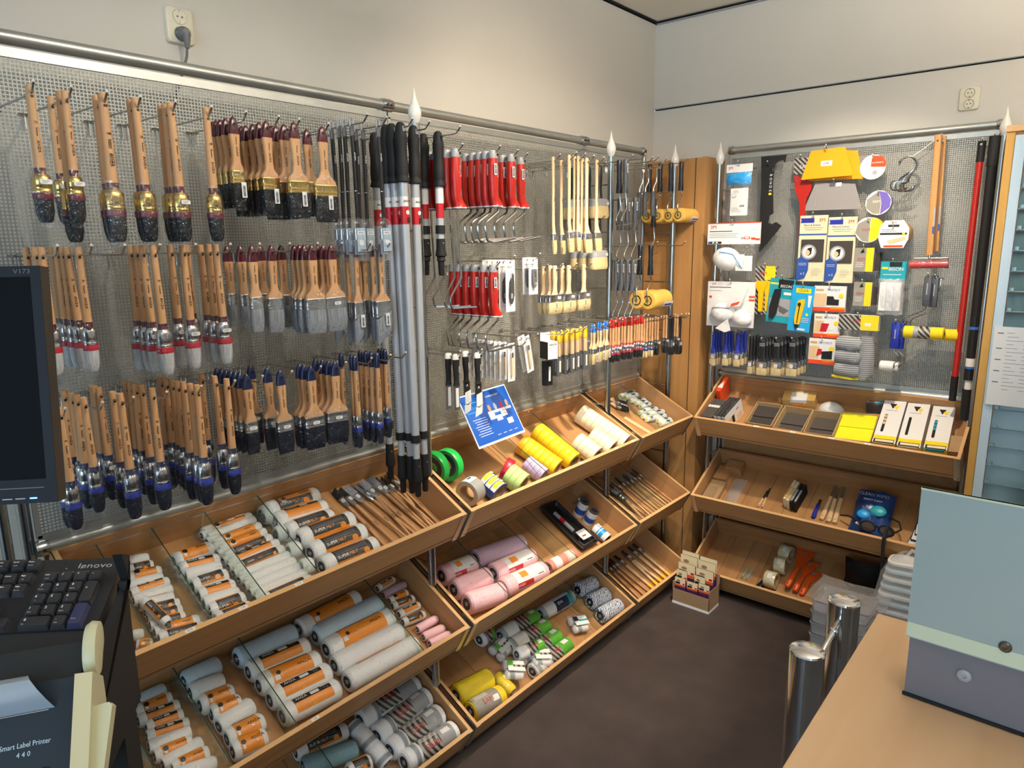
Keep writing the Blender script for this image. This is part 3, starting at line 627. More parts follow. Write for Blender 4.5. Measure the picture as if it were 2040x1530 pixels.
# ---------- extension poles --------------------------------------------------------
def ext_pole(L, short=False):
    t = Thing('extension_pole', 'pole')
    m = MB(); g = [(.0125, -.13), (.0175, -.128), (.0175, -.122), (.0145, -.115)]
    k = 0; z = -.110
    while z < -.012: g += [(.0147+.0008*(k % 2)+.001*math.sin(k*.3), z)]; z += .0035; k += 1
    g += [(.014, -.008), (.0125, .006), (.010, .014), (.006, .018)]
    m.add(lathe(g, 18), 'blackm'); m.add(box(-.0035, .0035, -.0145, .0145, -.005, .007), 'lgrey' if not short else 'black'); t.part('grip', m)
    m = MB(); z1 = -L+.16 if not short else -.20
    m.add(cyl(.0112, z1, -.12, 18), M['tube']); t.part('outer_tube', m)
    if not short:
        m = MB(); m.add(cyl(.0114, -.235, -.19, 18), M['redp']); m.add(cyl(.0114, -.19, -.165, 18), 'paper'); m.text('ANZA', .007, T(0, -.0116, -.177) @ FACE_Y, 'ink', 1.1)
        m.add(lathe([(.0001, 0), (.0055, 0), (.0055, .0003)], 12), 'paper', T(.002, -.0113, -.205) @ Rx(90)); barcode(m, T(.004, -.0116, -.225) @ FACE_Y, .01, .014, 5); t.part('label', m)
        m = MB(); m.add(cyl(.0138, z1-.002, z1+.02, 18), 'blackm'); t.part('stop_ring', m)
        m = MB(); m.add(cyl(.0095, -L+.10, z1, 16), M['tube']); t.part('inner_tube', m)
        m = MB(); m.add(lathe([(.0068, -L), (.0085, -L+.004), (.0090, -L+.036), (.0105, -L+.040), (.0135, -L+.044), (.0145, -L+.05), (.0125, -L+.085), (.0122, -L+.112)], 12), 'blackm'); m.add(lathe([(.003, 0), (.003, .001), (.001, .0018)], 8), 'silver', T(-.003, -.0125, -L+.09) @ Rx(90)); t.part('locking_cone', m)
    else:
        m = MB(); m.add(cyl(.0114, -.175, -.135, 18), 'paper'); m.add(cyl(.0114, -.215, -.175, 18), 'redp'); t.part('label', m)
        m = MB(); m.add(cyl(.0138, -.258, -.235, 18), 'blackm'); t.part('stop_ring', m)
        m = MB(); m.add(cyl(.0105, -.28, -.21, 16), M['tube']); t.part('inner_tube', m)
        m = MB(); m.add(lathe([(.0068, -L), (.0085, -L+.004), (.0095, -L+.04), (.0135, -L+.042), (.012, -L+.046), (.0115, -L+.052), (.0165, -L+.056), (.0135, -.30), (.013, -.272)], 12), 'blackm'); m.add(lathe([(.003, 0), (.003, .001), (.001, .0018)], 8), 'silver', T(-.003, -.0128, -.285) @ Rx(90)); t.part('locking_cone', m)
    return t
M['tube'] = mat('lacquered_aluminium', lin('b4b8bd'), .35, .15)
PB['polel'] = ext_pole(.985); PB['poles'] = ext_pole(.375, True)
PD = 'long grey telescopic pole'
hangrow('pole hooks', 1.893, [
    (822, 229, [(768, 'polel', PD), (780, 'polel', PD), (797, 'polel', PD)]),
    (856, 230, [(745, 'polel', PD), (823, 'polel', PD)]),
    (917, 236, [(843, 'poles', 'short black-gripped telescopic pole'), (872, 'poles', 'short black-gripped telescopic pole')])], -.32, rnd=3)
# ================= MIDDLE AND CORNER PANEL GOODS ======================================
M['card'] = mat('grey_board', lin('8d8a80'), .7)
M['kraft'] = mat('brown_board', lin('a98a62'), .75, noise=.08, nscale=60)
M['foamy'] = mat('yellow_roller_nap', lin('efc05a'), .85, bump=.5, bscale=900, noise=.05, nscale=120)
M['steelb'] = mat('steel_blade', lin('b9bcc0'), .25, 1)
M['teal'] = mat('teal_print', lin('1e97a8'), .4)
M['sky'] = mat('sky_print', lin('1d96dc'), .4)
_n = {}
def hl_(lab, w_):
    c = lab.replace('brush with yellow handle end in clear bag', 'bagged brush').replace('small round brush with red cap and red ferrule band', 'red-capped brush').replace('wide flat brush with pale turned handle and cream bristles', 'wide pale brush').split()
    return 'bright wire hook carrying the '+' '.join(c[:11])
def hang(kind, px, py, y, lab, grp=None, yaw=0, backs=(), z=None, hk=True, hl=.03, roll=0, backlab=None, rnd=3):
    """front item at its hook hole seen at (px,py) at depth y, the others behind it on the same hook"""
    P = pA(px, py, y); hx = P.x; hz = P.z if z is None else z; rr = random.Random(px)
    t = PB[kind] if isinstance(kind, str) else kind
    if hk:
        L = -y-.052+hl; hook(hx, hz+.0035, L, hl_(lab, 'tool wall'), 'hooks of the tool wall')
    t.put(T(hx, y, hz) @ Rz(yaw) @ Ry(roll), lab, grp)
    for i, b in enumerate(backs):
        bx, bk = (b if isinstance(b, tuple) else (b, t)); bk = PB[bk] if isinstance(bk, str) else bk
        yy = depth_on_line(bx, (hx, 0, hz), (0, 1, 0)); yy = min(max(yy, y+.008*(i+1)), -.082+.001*i)
        bk.put(T(hx, yy, hz) @ Rz(yaw+rr.uniform(-rnd, rnd)) @ Ry(roll+rr.uniform(-1.5, 1.5)), '%s, %s behind the front one' % (backlab or lab, ORD[i]), grp)
# ---- red roller frames
def red_frame(long=False, tag=True):
    t = Thing('paint_roller', 'paint roller')
    m = MB(); e = lambda a, b, z, cx=0: [(x+cx, y, z) for x, y in oval(a*1.28, b*1.15, 16)]
    m.add(loft([e(.030, .030, -.148, .012), e(.034, .026, -.143, .014), e(.028, .024, -.130, .006), e(.021, .022, -.115, .0), e(.024, .024, -.09), e(.027, .026, -.06), e(.024, .023, -.03), e(.022, .021, -.012)]), 'red')
    m.text('ANZA', .010, T(.003, -.0148, -.05) @ FACE_DOWN, 'lgrey', 1.2)
    if tag: m.add(box(-.012, -.0005, -.0156, -.0151, -.060, -.028), 'paper'); barcode(m, T(-.006, -.0158, -.044) @ FACE_DOWN, .026, .007, 9)
    t.part('handle', m)
    m = MB(); m.add(loft([e(.022, .021, -.0125), e(.0225, .0215, -.006), e(.021, .020, .006), e(.019, .018, .010)]), 'lgrey'); m.add(lathe([(.0001, 0), (.004, 0), (.004, .0006)], 10), 'ink', T(.006, -.0128, -.002) @ Rx(90)); t.part('end_cap', m)
    m = MB(); m.add(loft([e(.0315, .0315, -.1495, .012), e(.0345, .0285, -.1465, .0135)]), 'paper'); m.add(loft([e(.027, .027, -.152, .006), e(.030, .030, -.149, .010)]), 'grey'); t.part('foot', m)
    m = MB()
    if long: pts = [(.0, 0, -.145), (.006, 0, -.25), (.010, 0, -.335), (.009, 0, -.345), (-.033, 0, -.395), (-.036, 0, -.405), (-.034, 0, -.422), (-.027, 0, -.428), (.02, -.05, -.425)]
    else: pts = [(.016, 0, -.148), (.014, 0, -.160), (-.024, 0, -.182), (-.030, 0, -.188), (-.030, 0, -.197), (-.025, 0, -.222), (-.021, 0, -.2275), (-.012, -.006, -.229), (.040, -.030, -.219)]
    m.add(tube(pts, .0029, 8), 'wire'); t.part('wire_arm', m, None, T(0, 0, -.148) @ Matrix.Diagonal((1.3, 1.3, 1.3, 1)) @ T(0, 0, .148) if not long else None); return t
PB['redl'] = red_frame(True, False); PB['reds'] = red_frame(); 
hang('redl', 907, 304, -.27, 'red-handled roller frame with extra long wire arm', 'long red roller frames', backs=[890, 870, 855])
hang('reds', 982, 307, -.27, 'red-handled roller frame, front of the biggest cluster, upper red row', 'red roller frames upper row', backs=[968, 956, 942, 928], backlab='red roller frame in upper cluster')
hang('reds', 1018, 314, -.24, 'red-handled roller frame right of the biggest upper cluster', 'red roller frames upper row', backs=[1001], backlab='red roller frame right of the upper cluster')
hang('reds', 1037, 320, -.20, 'rightmost red-handled roller frame of the upper red row', 'red roller frames upper row')
hang('reds', 982, 534, -.25, 'red-handled roller frame, frontmost of the lower red row', 'red roller frames lower row', backs=[964, 946, 930, 914, 899], backlab='red roller frame in the lower red row')
# empty double hooks
for i, (px, py) in enumerate(((1146, 318), (1158, 324), (1285, 309), (1300, 315), (1312, 313), (1328, 317), (1365, 483), (1372, 626))):
    P = pA(px, py, -.27); hook(P.x, P.z-.013, .22, 'empty bright wire hook, %s of the bare ones counted from the left' % ORD[i], 'bare hooks')
# ---- carded knives
def knife_card(w, h, dark=True, big=False):
    t = Thing('carded_knife', 'knife')
    m = MB(); m.add(prismy([(x, z-h/2+.008) for x, z in rrect(w, h, .003)], -.0006, .0006), 'paper'); m.add(lathe([(.0001, 0), (.003, 0), (.003, .0004)], 8), 'grey', T(0, -.0008, 0) @ Rx(90))
    m.text('ANZA', .008, T(-w*.1, -.0008, -.014) @ FACE_Y, 'ink'); m.add(box(-w*.35, w*.05, -.0009, -.0006, -.0205, -.0195), 'lgrey'); t.part('card', m)
    m = MB()
    if big:
        o = [(.0, -.028), (.010, -.03), (.011, -.05), (.010, -.075), (.004, -.088), (-.004, -.088), (-.010, -.075), (-.011, -.05), (-.010, -.03)]
        m.add(prismy(o, -.009, -.001), 'grey'); m.add(box(-.0035, .0035, -.0098, -.009, -.055, -.035), 'blackm'); m.add(lathe([(.001, 0), (.0045, 0), (.0045, .001)], 12), 'silver', T(.001, -.009, -.064) @ Rx(90)); m.add(lathe([(.0025, 0), (.0035, .0015), (.001, .0018)], 12), 'lgrey', T(.002, -.009, -.074) @ Rx(90))
    else:
        o = [(.006, -.035), (.009, -.037), (.011, -.10), (.007, -.118), (.000, -.128), (-.006, -.120), (-.009, -.105), (-.006, -.06), (.0, -.05)]
        m.add(prismy(o, -.008, -.001), 'black'); m.add(prismy([(.002, -.032), (.006, -.033), (.006, -.05), (.001, -.05)], -.006, -.002), 'steelb')
        for k in range(6): m.add(box(.006, .0115, -.0088, -.0078, -.062-k*.008, -.059-k*.008), 'grey')
        m.add(box(-.006, .002, -.0086, -.008, -.11, -.095), 'lgrey')
    t.part('knife', m)
    m = MB(); m.add(loft([[(x, -.001, z-h*.5) for x, z in rrect(w*.6, h*.74, .004)], [(x, -.0105, z-h*.5) for x, z in rrect(w*.5, h*.68, .004)]]), 'clear'); t.part('blister', m)
    return t
PB['kn'] = knife_card(.044, .160); PB['kb'] = knife_card(.046, .118, big=True)
hang('kn', 1016, 523, -.27, 'snap-off knife on tall white card, front one beside red frames', 'carded knives', backs=[1002, 990, 980, 970], hl=.02)
hang('kb', 1062, 518, -.27, 'grey scraper on small white card left of the wide brushes', 'carded knives', backs=[1050], hl=.03)
# ---- wide flat brushes with pale turned handles
def wide_brush(w):
    t = Thing('paint_brush', 'brush'); m = MB(); e = lambda a, b, z: [(x, y, z) for x, y in oval(a, b, 14)]
    m.add(loft([e(w*.5, .014, -.084), e(.028, .016, -.080), e(.018, .016, -.07), e(.016, .015, -.05), e(.020, .017, -.025), e(.019, .016, .0), e(.018, .015, .012), e(.012, .010, .015)]), 'pwood')
    m.add(lathe([(.0001, 0), (.0028, 0), (.0028, .0004)], 8), 'ink', T(0, -.0085, 0) @ Rx(90)); t.part('handle', m)
    rr = lambda a, b, z: [(x, y, z) for x, y in rrect(a, b, .005)]
    m = MB(); m.add(loft([rr(w, .017, -.108), rr(w*1.01, .018, -.106), rr(w*1.0, .017, -.104), rr(w, .017, -.086), rr(w*1.01, .018, -.084), rr(w*.98, .016, -.083)]), 'silver'); sticker(m, T(w*.2, -.0092, -.094) @ Rx(90), .018, .009); t.part('ferrule', m)
    m = MB(); m.add(loft([rr(w*.9, .006, -.15), rr(w*.98, .012, -.145), rr(w*1.03, .018, -.125), rr(w*.98, .016, -.107)]), 'br_cream'); m.add(box(-.006, .004, -.0102, -.0097, -.135, -.107), 'paper'); barcode(m, T(-.001, -.0104, -.121) @ FACE_DOWN, .022, .006, 4); t.part('bristles', m)
    m = MB(); m.add(loft([rr(w*1.0, .012, -.153), rr(w*1.08, .024, -.145), rr(w*1.06, .024, -.084), rr(w*1.0, .02, -.080)], False), 'film'); t.part('plastic_sleeve', m); return t
PB['wd'] = wide_brush(.075); PB['wds'] = wide_brush(.055)
WD = 'wide flat brush with pale turned handle and cream bristles'
hang('wds', 1083, 539, -.20, 'smallest '+WD+', leftmost', 'wide pale brushes', hl=.02)
hang('wd', 1105, 538, -.25, WD+', left of three large', 'wide pale brushes', backlab='wide pale brush left of three', backs=[1096], hl=.035)
hang('wd', 1133, 537, -.25, WD+', middle of three large', 'wide pale brushes', backlab='wide pale brush middle of three', backs=[1120], hl=.035)
hang('wd', 1163, 535, -.25, WD+', right of three large', 'wide pale brushes', hl=.035)
# ---- long angled radiator brushes in pale wood
def heizer(w):
    t = Thing('radiator_brush', 'brush'); r2 = lambda a, b, z, cx=0: [(x+cx, y, z) for x, y in rrect(a, b, min(a, b)*.4)]
    m = MB(); m.add(loft([r2(w*.9, .010, -.236, .008), r2(w*.6, .009, -.226, .006), r2(.016, .009, -.205), r2(.0125, .008, -.15), r2(.0125, .008, -.05), r2(.015, .009, .004), r2(.014, .009, .010), r2(.008, .008, .015)]), 'pwood')
    m.add(lathe([(.0001, 0), (.0026, 0), (.0026, .0004)], 8), 'ink', T(0, -.0047, 0) @ Rx(90)); m.text('ANZA', .005, T(0, -.0043, -.12) @ FACE_DOWN, 'ink', 1.3); t.part('handle', m)
    m = MB(); m.add(loft([r2(w, .014, -.254, .010), r2(w*1.02, .015, -.250, .010), r2(w, .014, -.248, .010), r2(w*.98, .012, -.234, .008)]), 'silver'); t.part('ferrule', m)
    m = MB(); m.add(loft([r2(w*.9, .006, -.300, .018), r2(w, .012, -.285, .016), r2(w*1.0, .014, -.253, .010)]), 'br_cream'); t.part('bristles', m)
    m = MB(); m.add(loft([r2(w*1.0, .012, -.304, .018), r2(w*1.1, .018, -.285, .016), r2(w*1.1, .018, -.25, .010), r2(w*.9, .015, -.228, .008)], False), 'film'); t.part('plastic_sleeve', m); return t
PB['hz'] = heizer(.040); PB['hzs'] = heizer(.030)
HZ = 'long pale wooden radiator brush'
hang('hzs', 1102, 322, -.25, HZ+', leftmost of the six', 'pale radiator brushes', yaw=20)
hang('hzs', 1118, 326, -.24, HZ+', second from left', 'pale radiator brushes', yaw=12, hl=.05)
hang('hzs', 1134, 318, -.29, HZ+', third from left', 'pale radiator brushes', yaw=8)
hang('hz', 1152, 320, -.28, HZ+', fourth from left', 'pale radiator brushes', yaw=10, backs=[1145])
hang('hz', 1169, 324, -.30, HZ+', fifth from left, the broadest front', 'pale radiator brushes', backs=[1160])
hang('hz', 1189, 327, -.28, HZ+', rightmost of the six', 'pale radiator brushes')
# ---- block brushes with black handle
def block_brush():
    t = Thing('block_brush', 'brush'); r2 = lambda a, b, z, cx=0: [(x+cx, y, z) for x, y in rrect(a, b, min(a, b)*.4)]
    m = MB(); m.add(loft([r2(.040, .024, -.115), r2(.026, .020, -.10), r2(.020, .018, -.07), r2(.024, .020, -.03), r2(.020, .018, .004), r2(.012, .012, .012)]), 'black'); t.part('handle', m)
    m = MB(); m.add(loft([r2(.10, .034, -.137), r2(.10, .034, -.113), r2(.06, .03, -.108)]), 'lgrey'); t.part('block', m)
    m = MB(); m.add(loft([r2(.095, .03, -.180), r2(.104, .038, -.17), r2(.099, .034, -.135)]), 'br_cream'); t.part('bristles', m)
    m = MB(); m.add(loft([r2(.11, .042, -.15), r2(.108, .042, -.112), r2(.075, .034, -.098)], False), 'film'); t.part('plastic_sleeve', m)
    m = MB(); sticker(m, T(.035, -.0175, -.125) @ Rx(90), .016, .010); t.part('price_sticker', m); return t
PB['bb'] = block_brush()
hang('bb', 1194, 336, -.20, 'broad block brush with black handle, upper one at second mesh end', 'block brushes', backs=[1172, 1150, 1134], backlab='broad block brush, upper row')
hang('bb', 1192, 440, -.20, 'broad block brush with black handle, lower one at second mesh end', 'block brushes', backs=[1172, 1155], backlab='broad block brush, lower row')
# ---- grey mini roller frames
def grey_frame(mt, up=True, tag=True, roller=None, yl=.18, rr=.033):
    t = Thing('paint_roller', 'paint roller'); e = lambda a, b, z, cx=0: [(x+cx, y, z) for x, y in oval(a, b, 12)]
    m = MB(); m.add(loft([e(.018, .018, -.080), e(.021, .019, -.06), e(.018, .017, -.045), e(.021, .019, -.02), e(.022, .020, .004), e(.018, .017, .008)]), mt)
    for s in (-1, 1): m.add(loft([[(x+s*.010, y, -.112) for x, y in rrect(.007, .014, .002)], [(x+s*.005, y, -.09) for x, y in rrect(.010, .017, .003)], [(x+s*.003, y, -.075) for x, y in rrect(.010, .017, .003)]]), mt)
    if tag: m.add(box(-.009, .001, -.0112, -.0107, -.040, -.008), 'paper'); barcode(m, T(-.004, -.0114, -.024) @ FACE_DOWN, .026, .006, 2)
    t.part('handle', m)
    m = MB()
    if roller:
        m.add(tube([(0, 0, -.08), (.004, 0, -.12), (.010, 0, -.135), (-.018, 0, -.165), (-.024, 0, -.175), (-.020, 0, -.205), (-.018, 0, -.215), (.05, 0, -.215)], .0026, 8), 'wire')
    else: m.add(tube([(0, 0, -.08), (.004, 0, -.115), (.012, 0, -.155), (.010, 0, -.168), (-.018, 0, -.20), (-.022, 0, -.21), (-.016, 0, -.226), (-.01, 0, -.229), (.045, 0, -.222)], .0026, 8), 'wire')
    t.part('wire_arm', m)
    if roller:
        m = MB(); m.add(lathe([(rr*.5, 0), (rr*.85, .002), (rr*.97, .008), (rr, .016), (rr, yl-.016), (rr*.97, yl-.008), (rr*.7, yl)], 22, 'x'), 'foamy', T(-.018, 0, -.215)); k = t.part('roller_sleeve', m)
        m = MB(); m.add(lathe([(rr*.52, -.001), (rr*.5, -.0015), (rr*.42, -.0015), (rr*.40, .004)], 20, 'x', False), 'black'); m.add(cyl(rr*.42, .002, .004, 20, 'x'), 'blackm')
        for a in range(0, 360, 60): m.add(box(0, .003, -.001, .001, rr*.08, rr*.42), 'black', Rx(a))
        m.add(cyl(rr*.13, -.003, .003, 12, 'x'), 'silver'); t.part('hub', m, k, T(-.018, 0, -.215))
        m = MB()
        pts = [[(x, rr*1.012*math.cos(a), rr*1.012*math.sin(a)) for a in [R(q) for q in range(190, 292, 12)]] for x in (.07, .15)]
        v = [p_ for r_ in pts for p_ in r_]; nn = len(pts[0]); m.add((v, [(i, i+1, nn+i+1, nn+i) for i in range(nn-1)]), 'paper')
        for q in range(3): 
            pts = [[(x, rr*1.02*math.cos(a), rr*1.02*math.sin(a)) for a in [R(w_) for w_ in range(205+q*22, 216+q*22, 5)]] for x in (.08, .14)]
            v = [p_ for r_ in pts for p_ in r_]; nn = len(pts[0]); m.add((v, [(i, i+1, nn+i+1, nn+i) for i in range(nn-1)]), 'dblue' if q != 1 else 'redp')
        t.part('label', m, k, T(-.018, 0, -.215))
    return t
M['dgrey'] = mat('dark_grey_plastic', lin('4c5056'), .4); M['dblack'] = mat('blueblack_plastic', lin('1d222b'), .35)
PB['gf'] = grey_frame('dgrey'); PB['bf'] = grey_frame('dblack', tag=False); PB['yr'] = grey_frame('dblack', tag=False, roller=True, rr=.031, yl=.16)
PB['yr2'] = grey_frame('dblack', tag=False, roller=True, rr=.040, yl=.15)
hang('gf', 1247, 322, -.28, 'grey mini roller frame with white sticker, topmost', 'grey roller frames', backs=[(1234, 'bf')], backlab='black mini frame behind the topmost grey frame')
hang('yr', 1358, 326, -.24, 'yellow roller on black-handled frame, frontmost of the upper four', 'yellow rollers on frames', backs=[1337, 1316, 1295], backlab='yellow roller on frame, upper row', rnd=1, z=None)
hang('yr2', 1297, 492, -.27, 'thick yellow roller on black-handled frame, front of lower pair', 'yellow rollers on frames', backs=[1276], backlab='thick yellow roller on frame, lower pair', rnd=1)
hang('gf', 1266, 398, -.28, 'grey mini roller frame with white sticker, second row down', 'grey roller frames', backs=[(1250, 'gf'), (1235, 'gf')], backlab='grey mini frame in second row down')
def frame_down(mt):
    t = Thing('paint_roller', 'paint roller'); e = lambda a, b, z: [(x, y, z) for x, y in oval(a, b, 12)]
    m = MB(); m.add(tube([(.03, 0, .002), (.004, 0, .004), (0, 0, 0), (.004, 0, -.02), (.006, 0, -.05), (-.016, 0, -.075), (-.018, 0, -.095)], .0026, 8), 'wire'); t.part('wire_arm', m)
    m = MB(); m.add(loft([e(.020, .018, -.185), e(.022, .019, -.182), e(.019, .017, -.15), e(.021, .018, -.12), e(.016, .016, -.105), e(.030, .015, -.09)]), mt, T(-.018, 0, 0)); t.part('handle', m); return t
PB['fd'] = frame_down('dgrey')
hang('fd', 1307, 335, -.27, 'grey mini frame hanging handle down left of the yellow rollers', 'upside-down frames', backs=[1291, 1279], backlab='grey mini frame hanging handle down')
hang('gf', 1262, 522, -.28, 'grey mini roller frame with white sticker, third row front', 'grey roller frames', backs=[1251, 1239, 1228], backlab='grey mini frame in third row')
hang('bf', 1303, 400, -.16, 'black mini roller frame without roller, behind the yellow ones', 'black frames')
# ---- row of small brushes in bags
def bag_brush():
    t = Thing('bagged_brush', 'brush'); e = lambda a, b, z: [(x, y, z) for x, y in oval(a, b, 12)]
    m = MB(); m.add(loft([e(.017, .014, -.075), e(.018, .014, -.06), e(.017, .014, -.03), e(.019, .015, -.018)]), 'pwood'); t.part('handle', m)
    m = MB(); m.add(loft([e(.0195, .0155, -.026), e(.020, .016, -.01), e(.016, .013, .006), e(.008, .008, .012)]), 'yellow'); t.part('cap', m)
    m = MB(); m.add(loft([[(x, y, z) for x, y in rrect(.022, .010, .003)] for z in (-.145, -.078)]), 'grey'); m.add(box(-.004, .006, -.0062, -.0057, -.13, -.09), 'paper'); t.part('brush_head', m)
    m = MB(); rr = random.Random(3)
    m.add(loft([[(x*(1+rr.uniform(-.1, .1)), y*(1+rr.uniform(-.3, .3)), z) for x, y in rrect(a, b, .006)] for a, b, z in ((.034, .006, -.168), (.036, .018, -.15), (.034, .022, -.10), (.030, .022, -.05), (.028, .018, -.01), (.026, .006, .016))]), 'film'); t.part('bag', m); return t
PB['bag'] = bag_brush()
P0 = 'brush with yellow handle end in clear bag'
for i, (px, py, nb) in enumerate(((1113, 668, 2), (1128, 666, 1), (1140, 663, 1), (1150, 661, 1), (1166, 658, 1))):
    hang('bag', px, py, -.25+.02*(i % 2), P0+', %s from left' % ORD[i], 'bagged yellow brushes', backs=[px-9-4*k for k in range(nb)], hl=.04, backlab=P0+', row position %d' % (i+1) if False else P0+' in %s bunch' % ORD[i])
PB['blu'] = flat_brush(.030, .150, 'blue', 'silver', 'br_cream', 'ANZA', .014, .010, tag='long', hwood='pwood', fl=.018, cl=.030)
for i, (px, py) in enumerate(((1184, 656), (1197, 652), (1209, 649), (1223, 646))):
    hang('blu', px, py, -.25, 'pale brush with bright blue cap, %s of four from left' % ORD[i], 'blue capped brushes', backs=[px-5], hl=.04, backlab='pale blue-capped brush tucked in %s place' % ORD[i])
PB['rdc'] = round_brush(.165, .018, .0052, 'silver', 'redp', 'redband', 'br_black', 'ANZA', '8', True)
def capped(base, capm):
    t = base; m = MB(); m.add(lathe([(.0058, -.016), (.0064, -.01), (.0062, .010), (.004, .016)], 12), capm); t.part('cap', m); return t
PB['rdc'] = capped(PB['rdc'], 'red')
PB['thn'] = round_brush(.160, .017, .0042, 'silver', 'navy', 'blueband', 'br_cream', 'ANZA', '6')
PB['thb'] = round_brush(.160, .018, .0042, 'black', 'black', 'black', 'br_black', 'ANZA', '6', True)
def thinblack():
    t = Thing('paint_brush', 'brush'); m = MB(); m.add(lathe([(.0045, -.10), (.004, -.06), (.0052, -.02), (.005, .010)], 10), 'black'); t.part('handle', m)
    m = MB(); m.add(loft([[(x, y, z) for x, y in rrect(.030, .011, .004)] for z in (-.122, -.10)]), 'grey'); sticker(m, T(0, -.006, -.111) @ Rx(90), .014, .012); t.part('ferrule', m)
    m = MB(); m.add(loft([[(x, y, z) for x, y in rrect(a, b, .002)] for a, b, z in ((.026, .004, -.158), (.030, .01, -.15), (.029, .011, -.121))]), 'br_black'); t.part('bristles', m)
    m = MB(); m.add(loft([[(x, y, z) for x, y in rrect(a, b, .003)] for a, b, z in ((.032, .008, -.162), (.034, .015, -.15), (.034, .015, -.10), (.018, .012, -.09))], False), 'film'); t.part('plastic_sleeve', m); return t
PB['tbk'] = thinblack()
for i, (px, py) in enumerate(((1222, 645), (1233, 643), (1245, 641), (1258, 640), (1270, 638), (1279, 637))):
    hang('rdc', px, py, -.26-.02*(i % 2), 'small round brush with red cap and red ferrule band, %s from left' % ORD[i], 'red capped brushes', backs=[px-5], hl=.03, backlab='small red-capped brush behind the %s one' % ORD[i])
for i, (px, py, k) in enumerate(((1289, 641, 'thn'), (1300, 640, 'thn'), (1311, 638, 'thb'), (1328, 635, 'thb'), (1341, 634, 'tbk'), (1350, 633, 'thb'), (1356, 634, 'tbk'))):
    hang(k, px, py, -.29, '%s, %s from the left at the corner end' % ({'thn': 'thin pale brush with blue collar', 'thb': 'thin wooden brush with black head', 'tbk': 'thin brush with black handle'}[k], ORD[i]), 'thin brushes at the corner', backs=[px-5], hl=.04, backlab='thin brush in the %s bunch at the corner end' % ORD[i])
# ---- putty knives
def putty(black=True, w=.022, L=.075):
    t = Thing('putty_knife', 'putty knife'); e = lambda a, b, z: [(x, y, z) for x, y in oval(a, b, 12)]
    m = MB(); m.add(loft([e(.024, .016, -.085), e(.018, .014, -.078), e(.016, .015, -.06), e(.023, .017, -.03), e(.024, .017, -.005), e(.022, .016, .004)]), 'blackm'); m.text('ANZA', .006, T(.004, -.0089, -.035) @ FACE_DOWN, 'paper', 1.2); t.part('handle', m)
    m = MB(); m.add(loft([e(.0245, .0175, -.006), e(.0245, .0175, .006), e(.018, .013, .010)]), 'white'); m.add(lathe([(.001, 0), (.0035, 0), (.0035, .0008)], 10), 'ink', T(.006, -.009, .0) @ Rx(90)); t.part('end_cap', m)
    m = MB(); m.add(box(-w/2, w/2, -.0008, .0008, -.085-L, -.083), 'steelb'); t.part('blade', m)
    m = MB(); m.add(box(-w/2-.002, w/2+.002, -.002, .002, -.087-L, -.088), 'clear'); m.add(box(-.006, .006, -.0026, -.0021, -.15, -.092), 'paper'); t.part('sleeve', m); return t
PB['pk'] = putty()
def putty_tag():
    t = putty(w=.026, L=.03); m = MB(); m.add(box(-.012, .012, -.003, .002, -.125, -.086), 'blackm'); m.text('A', .012, T(0, -.0034, -.096) @ FACE_Y, 'paper'); t.part('blade_guard', m)
    m = MB(); m.add(prismy([(-.012, -.118), (.014, -.112), (.015, -.15), (-.012, -.155)], -.0045, -.0035), 'paper'); m.add(prismy([(-.014, -.156), (.015, -.150), (.012, -.178), (-.018, -.186)], -.004, -.003), 'paper', T(0, 0, 0)); m.add(prismy([(-.013, -.1535), (.0, -.158), (.015, -.150), (.0, -.1555)], -.0048, -.0032), 'ink'); t.part('hang_tag', m); return t
PB['pkt'] = putty_tag()
hang('pk', 908, 712, -.25, 'black-handled putty knife with white end cap, front of left pair', 'putty knives', backs=[(925-0, 'pk')] and [893], hl=.02, backlab='black-handled putty knife left of the front one')
hang('pkt', 951, 709, -.27, 'black-handled putty knife with torn white tag before blue sign', 'putty knives', backs=[927], hl=.02, backlab='black-handled putty knife left of the tagged one')
# ---- narrow blister packs
def blister():
    t = Thing('blister_pack', 'blister pack'); m = MB(); m.add(box(-.017, .017, -.0005, .0005, -.112, .010), 'paper'); m.text('ANZA', .007, T(-.004, -.0007, -.002) @ FACE_Y, 'ink'); m.add(lathe([(.0001, 0), (.0025, 0), (.0025, .0004)], 8), 'grey', T(0, -.0006, .005) @ Rx(90)); t.part('card', m)
    m = MB(); m.add(box(-.004, .004, -.006, -.001, -.095, -.02), 'pwood'); m.add(box(-.0045, .0045, -.007, -.001, -.035, -.02), 'steelb'); t.part('tool', m)
    m = MB(); m.add(loft([[(x, -.001, z-.055) for x, z in rrect(.028, .10, .004)], [(x, -.009, z-.055) for x, z in rrect(.022, .09, .004)]]), 'clear'); t.part('blister', m); return t
PB['bl'] = blister()
hang('bl', 1018, 690, -.28, 'narrow white blister pack with wooden tool, front of the row', 'narrow blister packs', backs=[1002, 991, 982, 974, 966, 958, 950, 942], hl=.06, backlab='narrow white blister pack')
hang('bl', 1048, 676, -.28, 'white blister pack hanging askew beside the boxed pack', 'narrow blister packs', roll=-12, backs=[1038], hl=.05, backlab='white blister pack just left of askew one')
t = Thing('boxed_brush', 'box'); m = MB(); m.add(box(-.02, .02, -.0006, .0006, -.03, .010), 'paper'); t.part('hang_card', m)
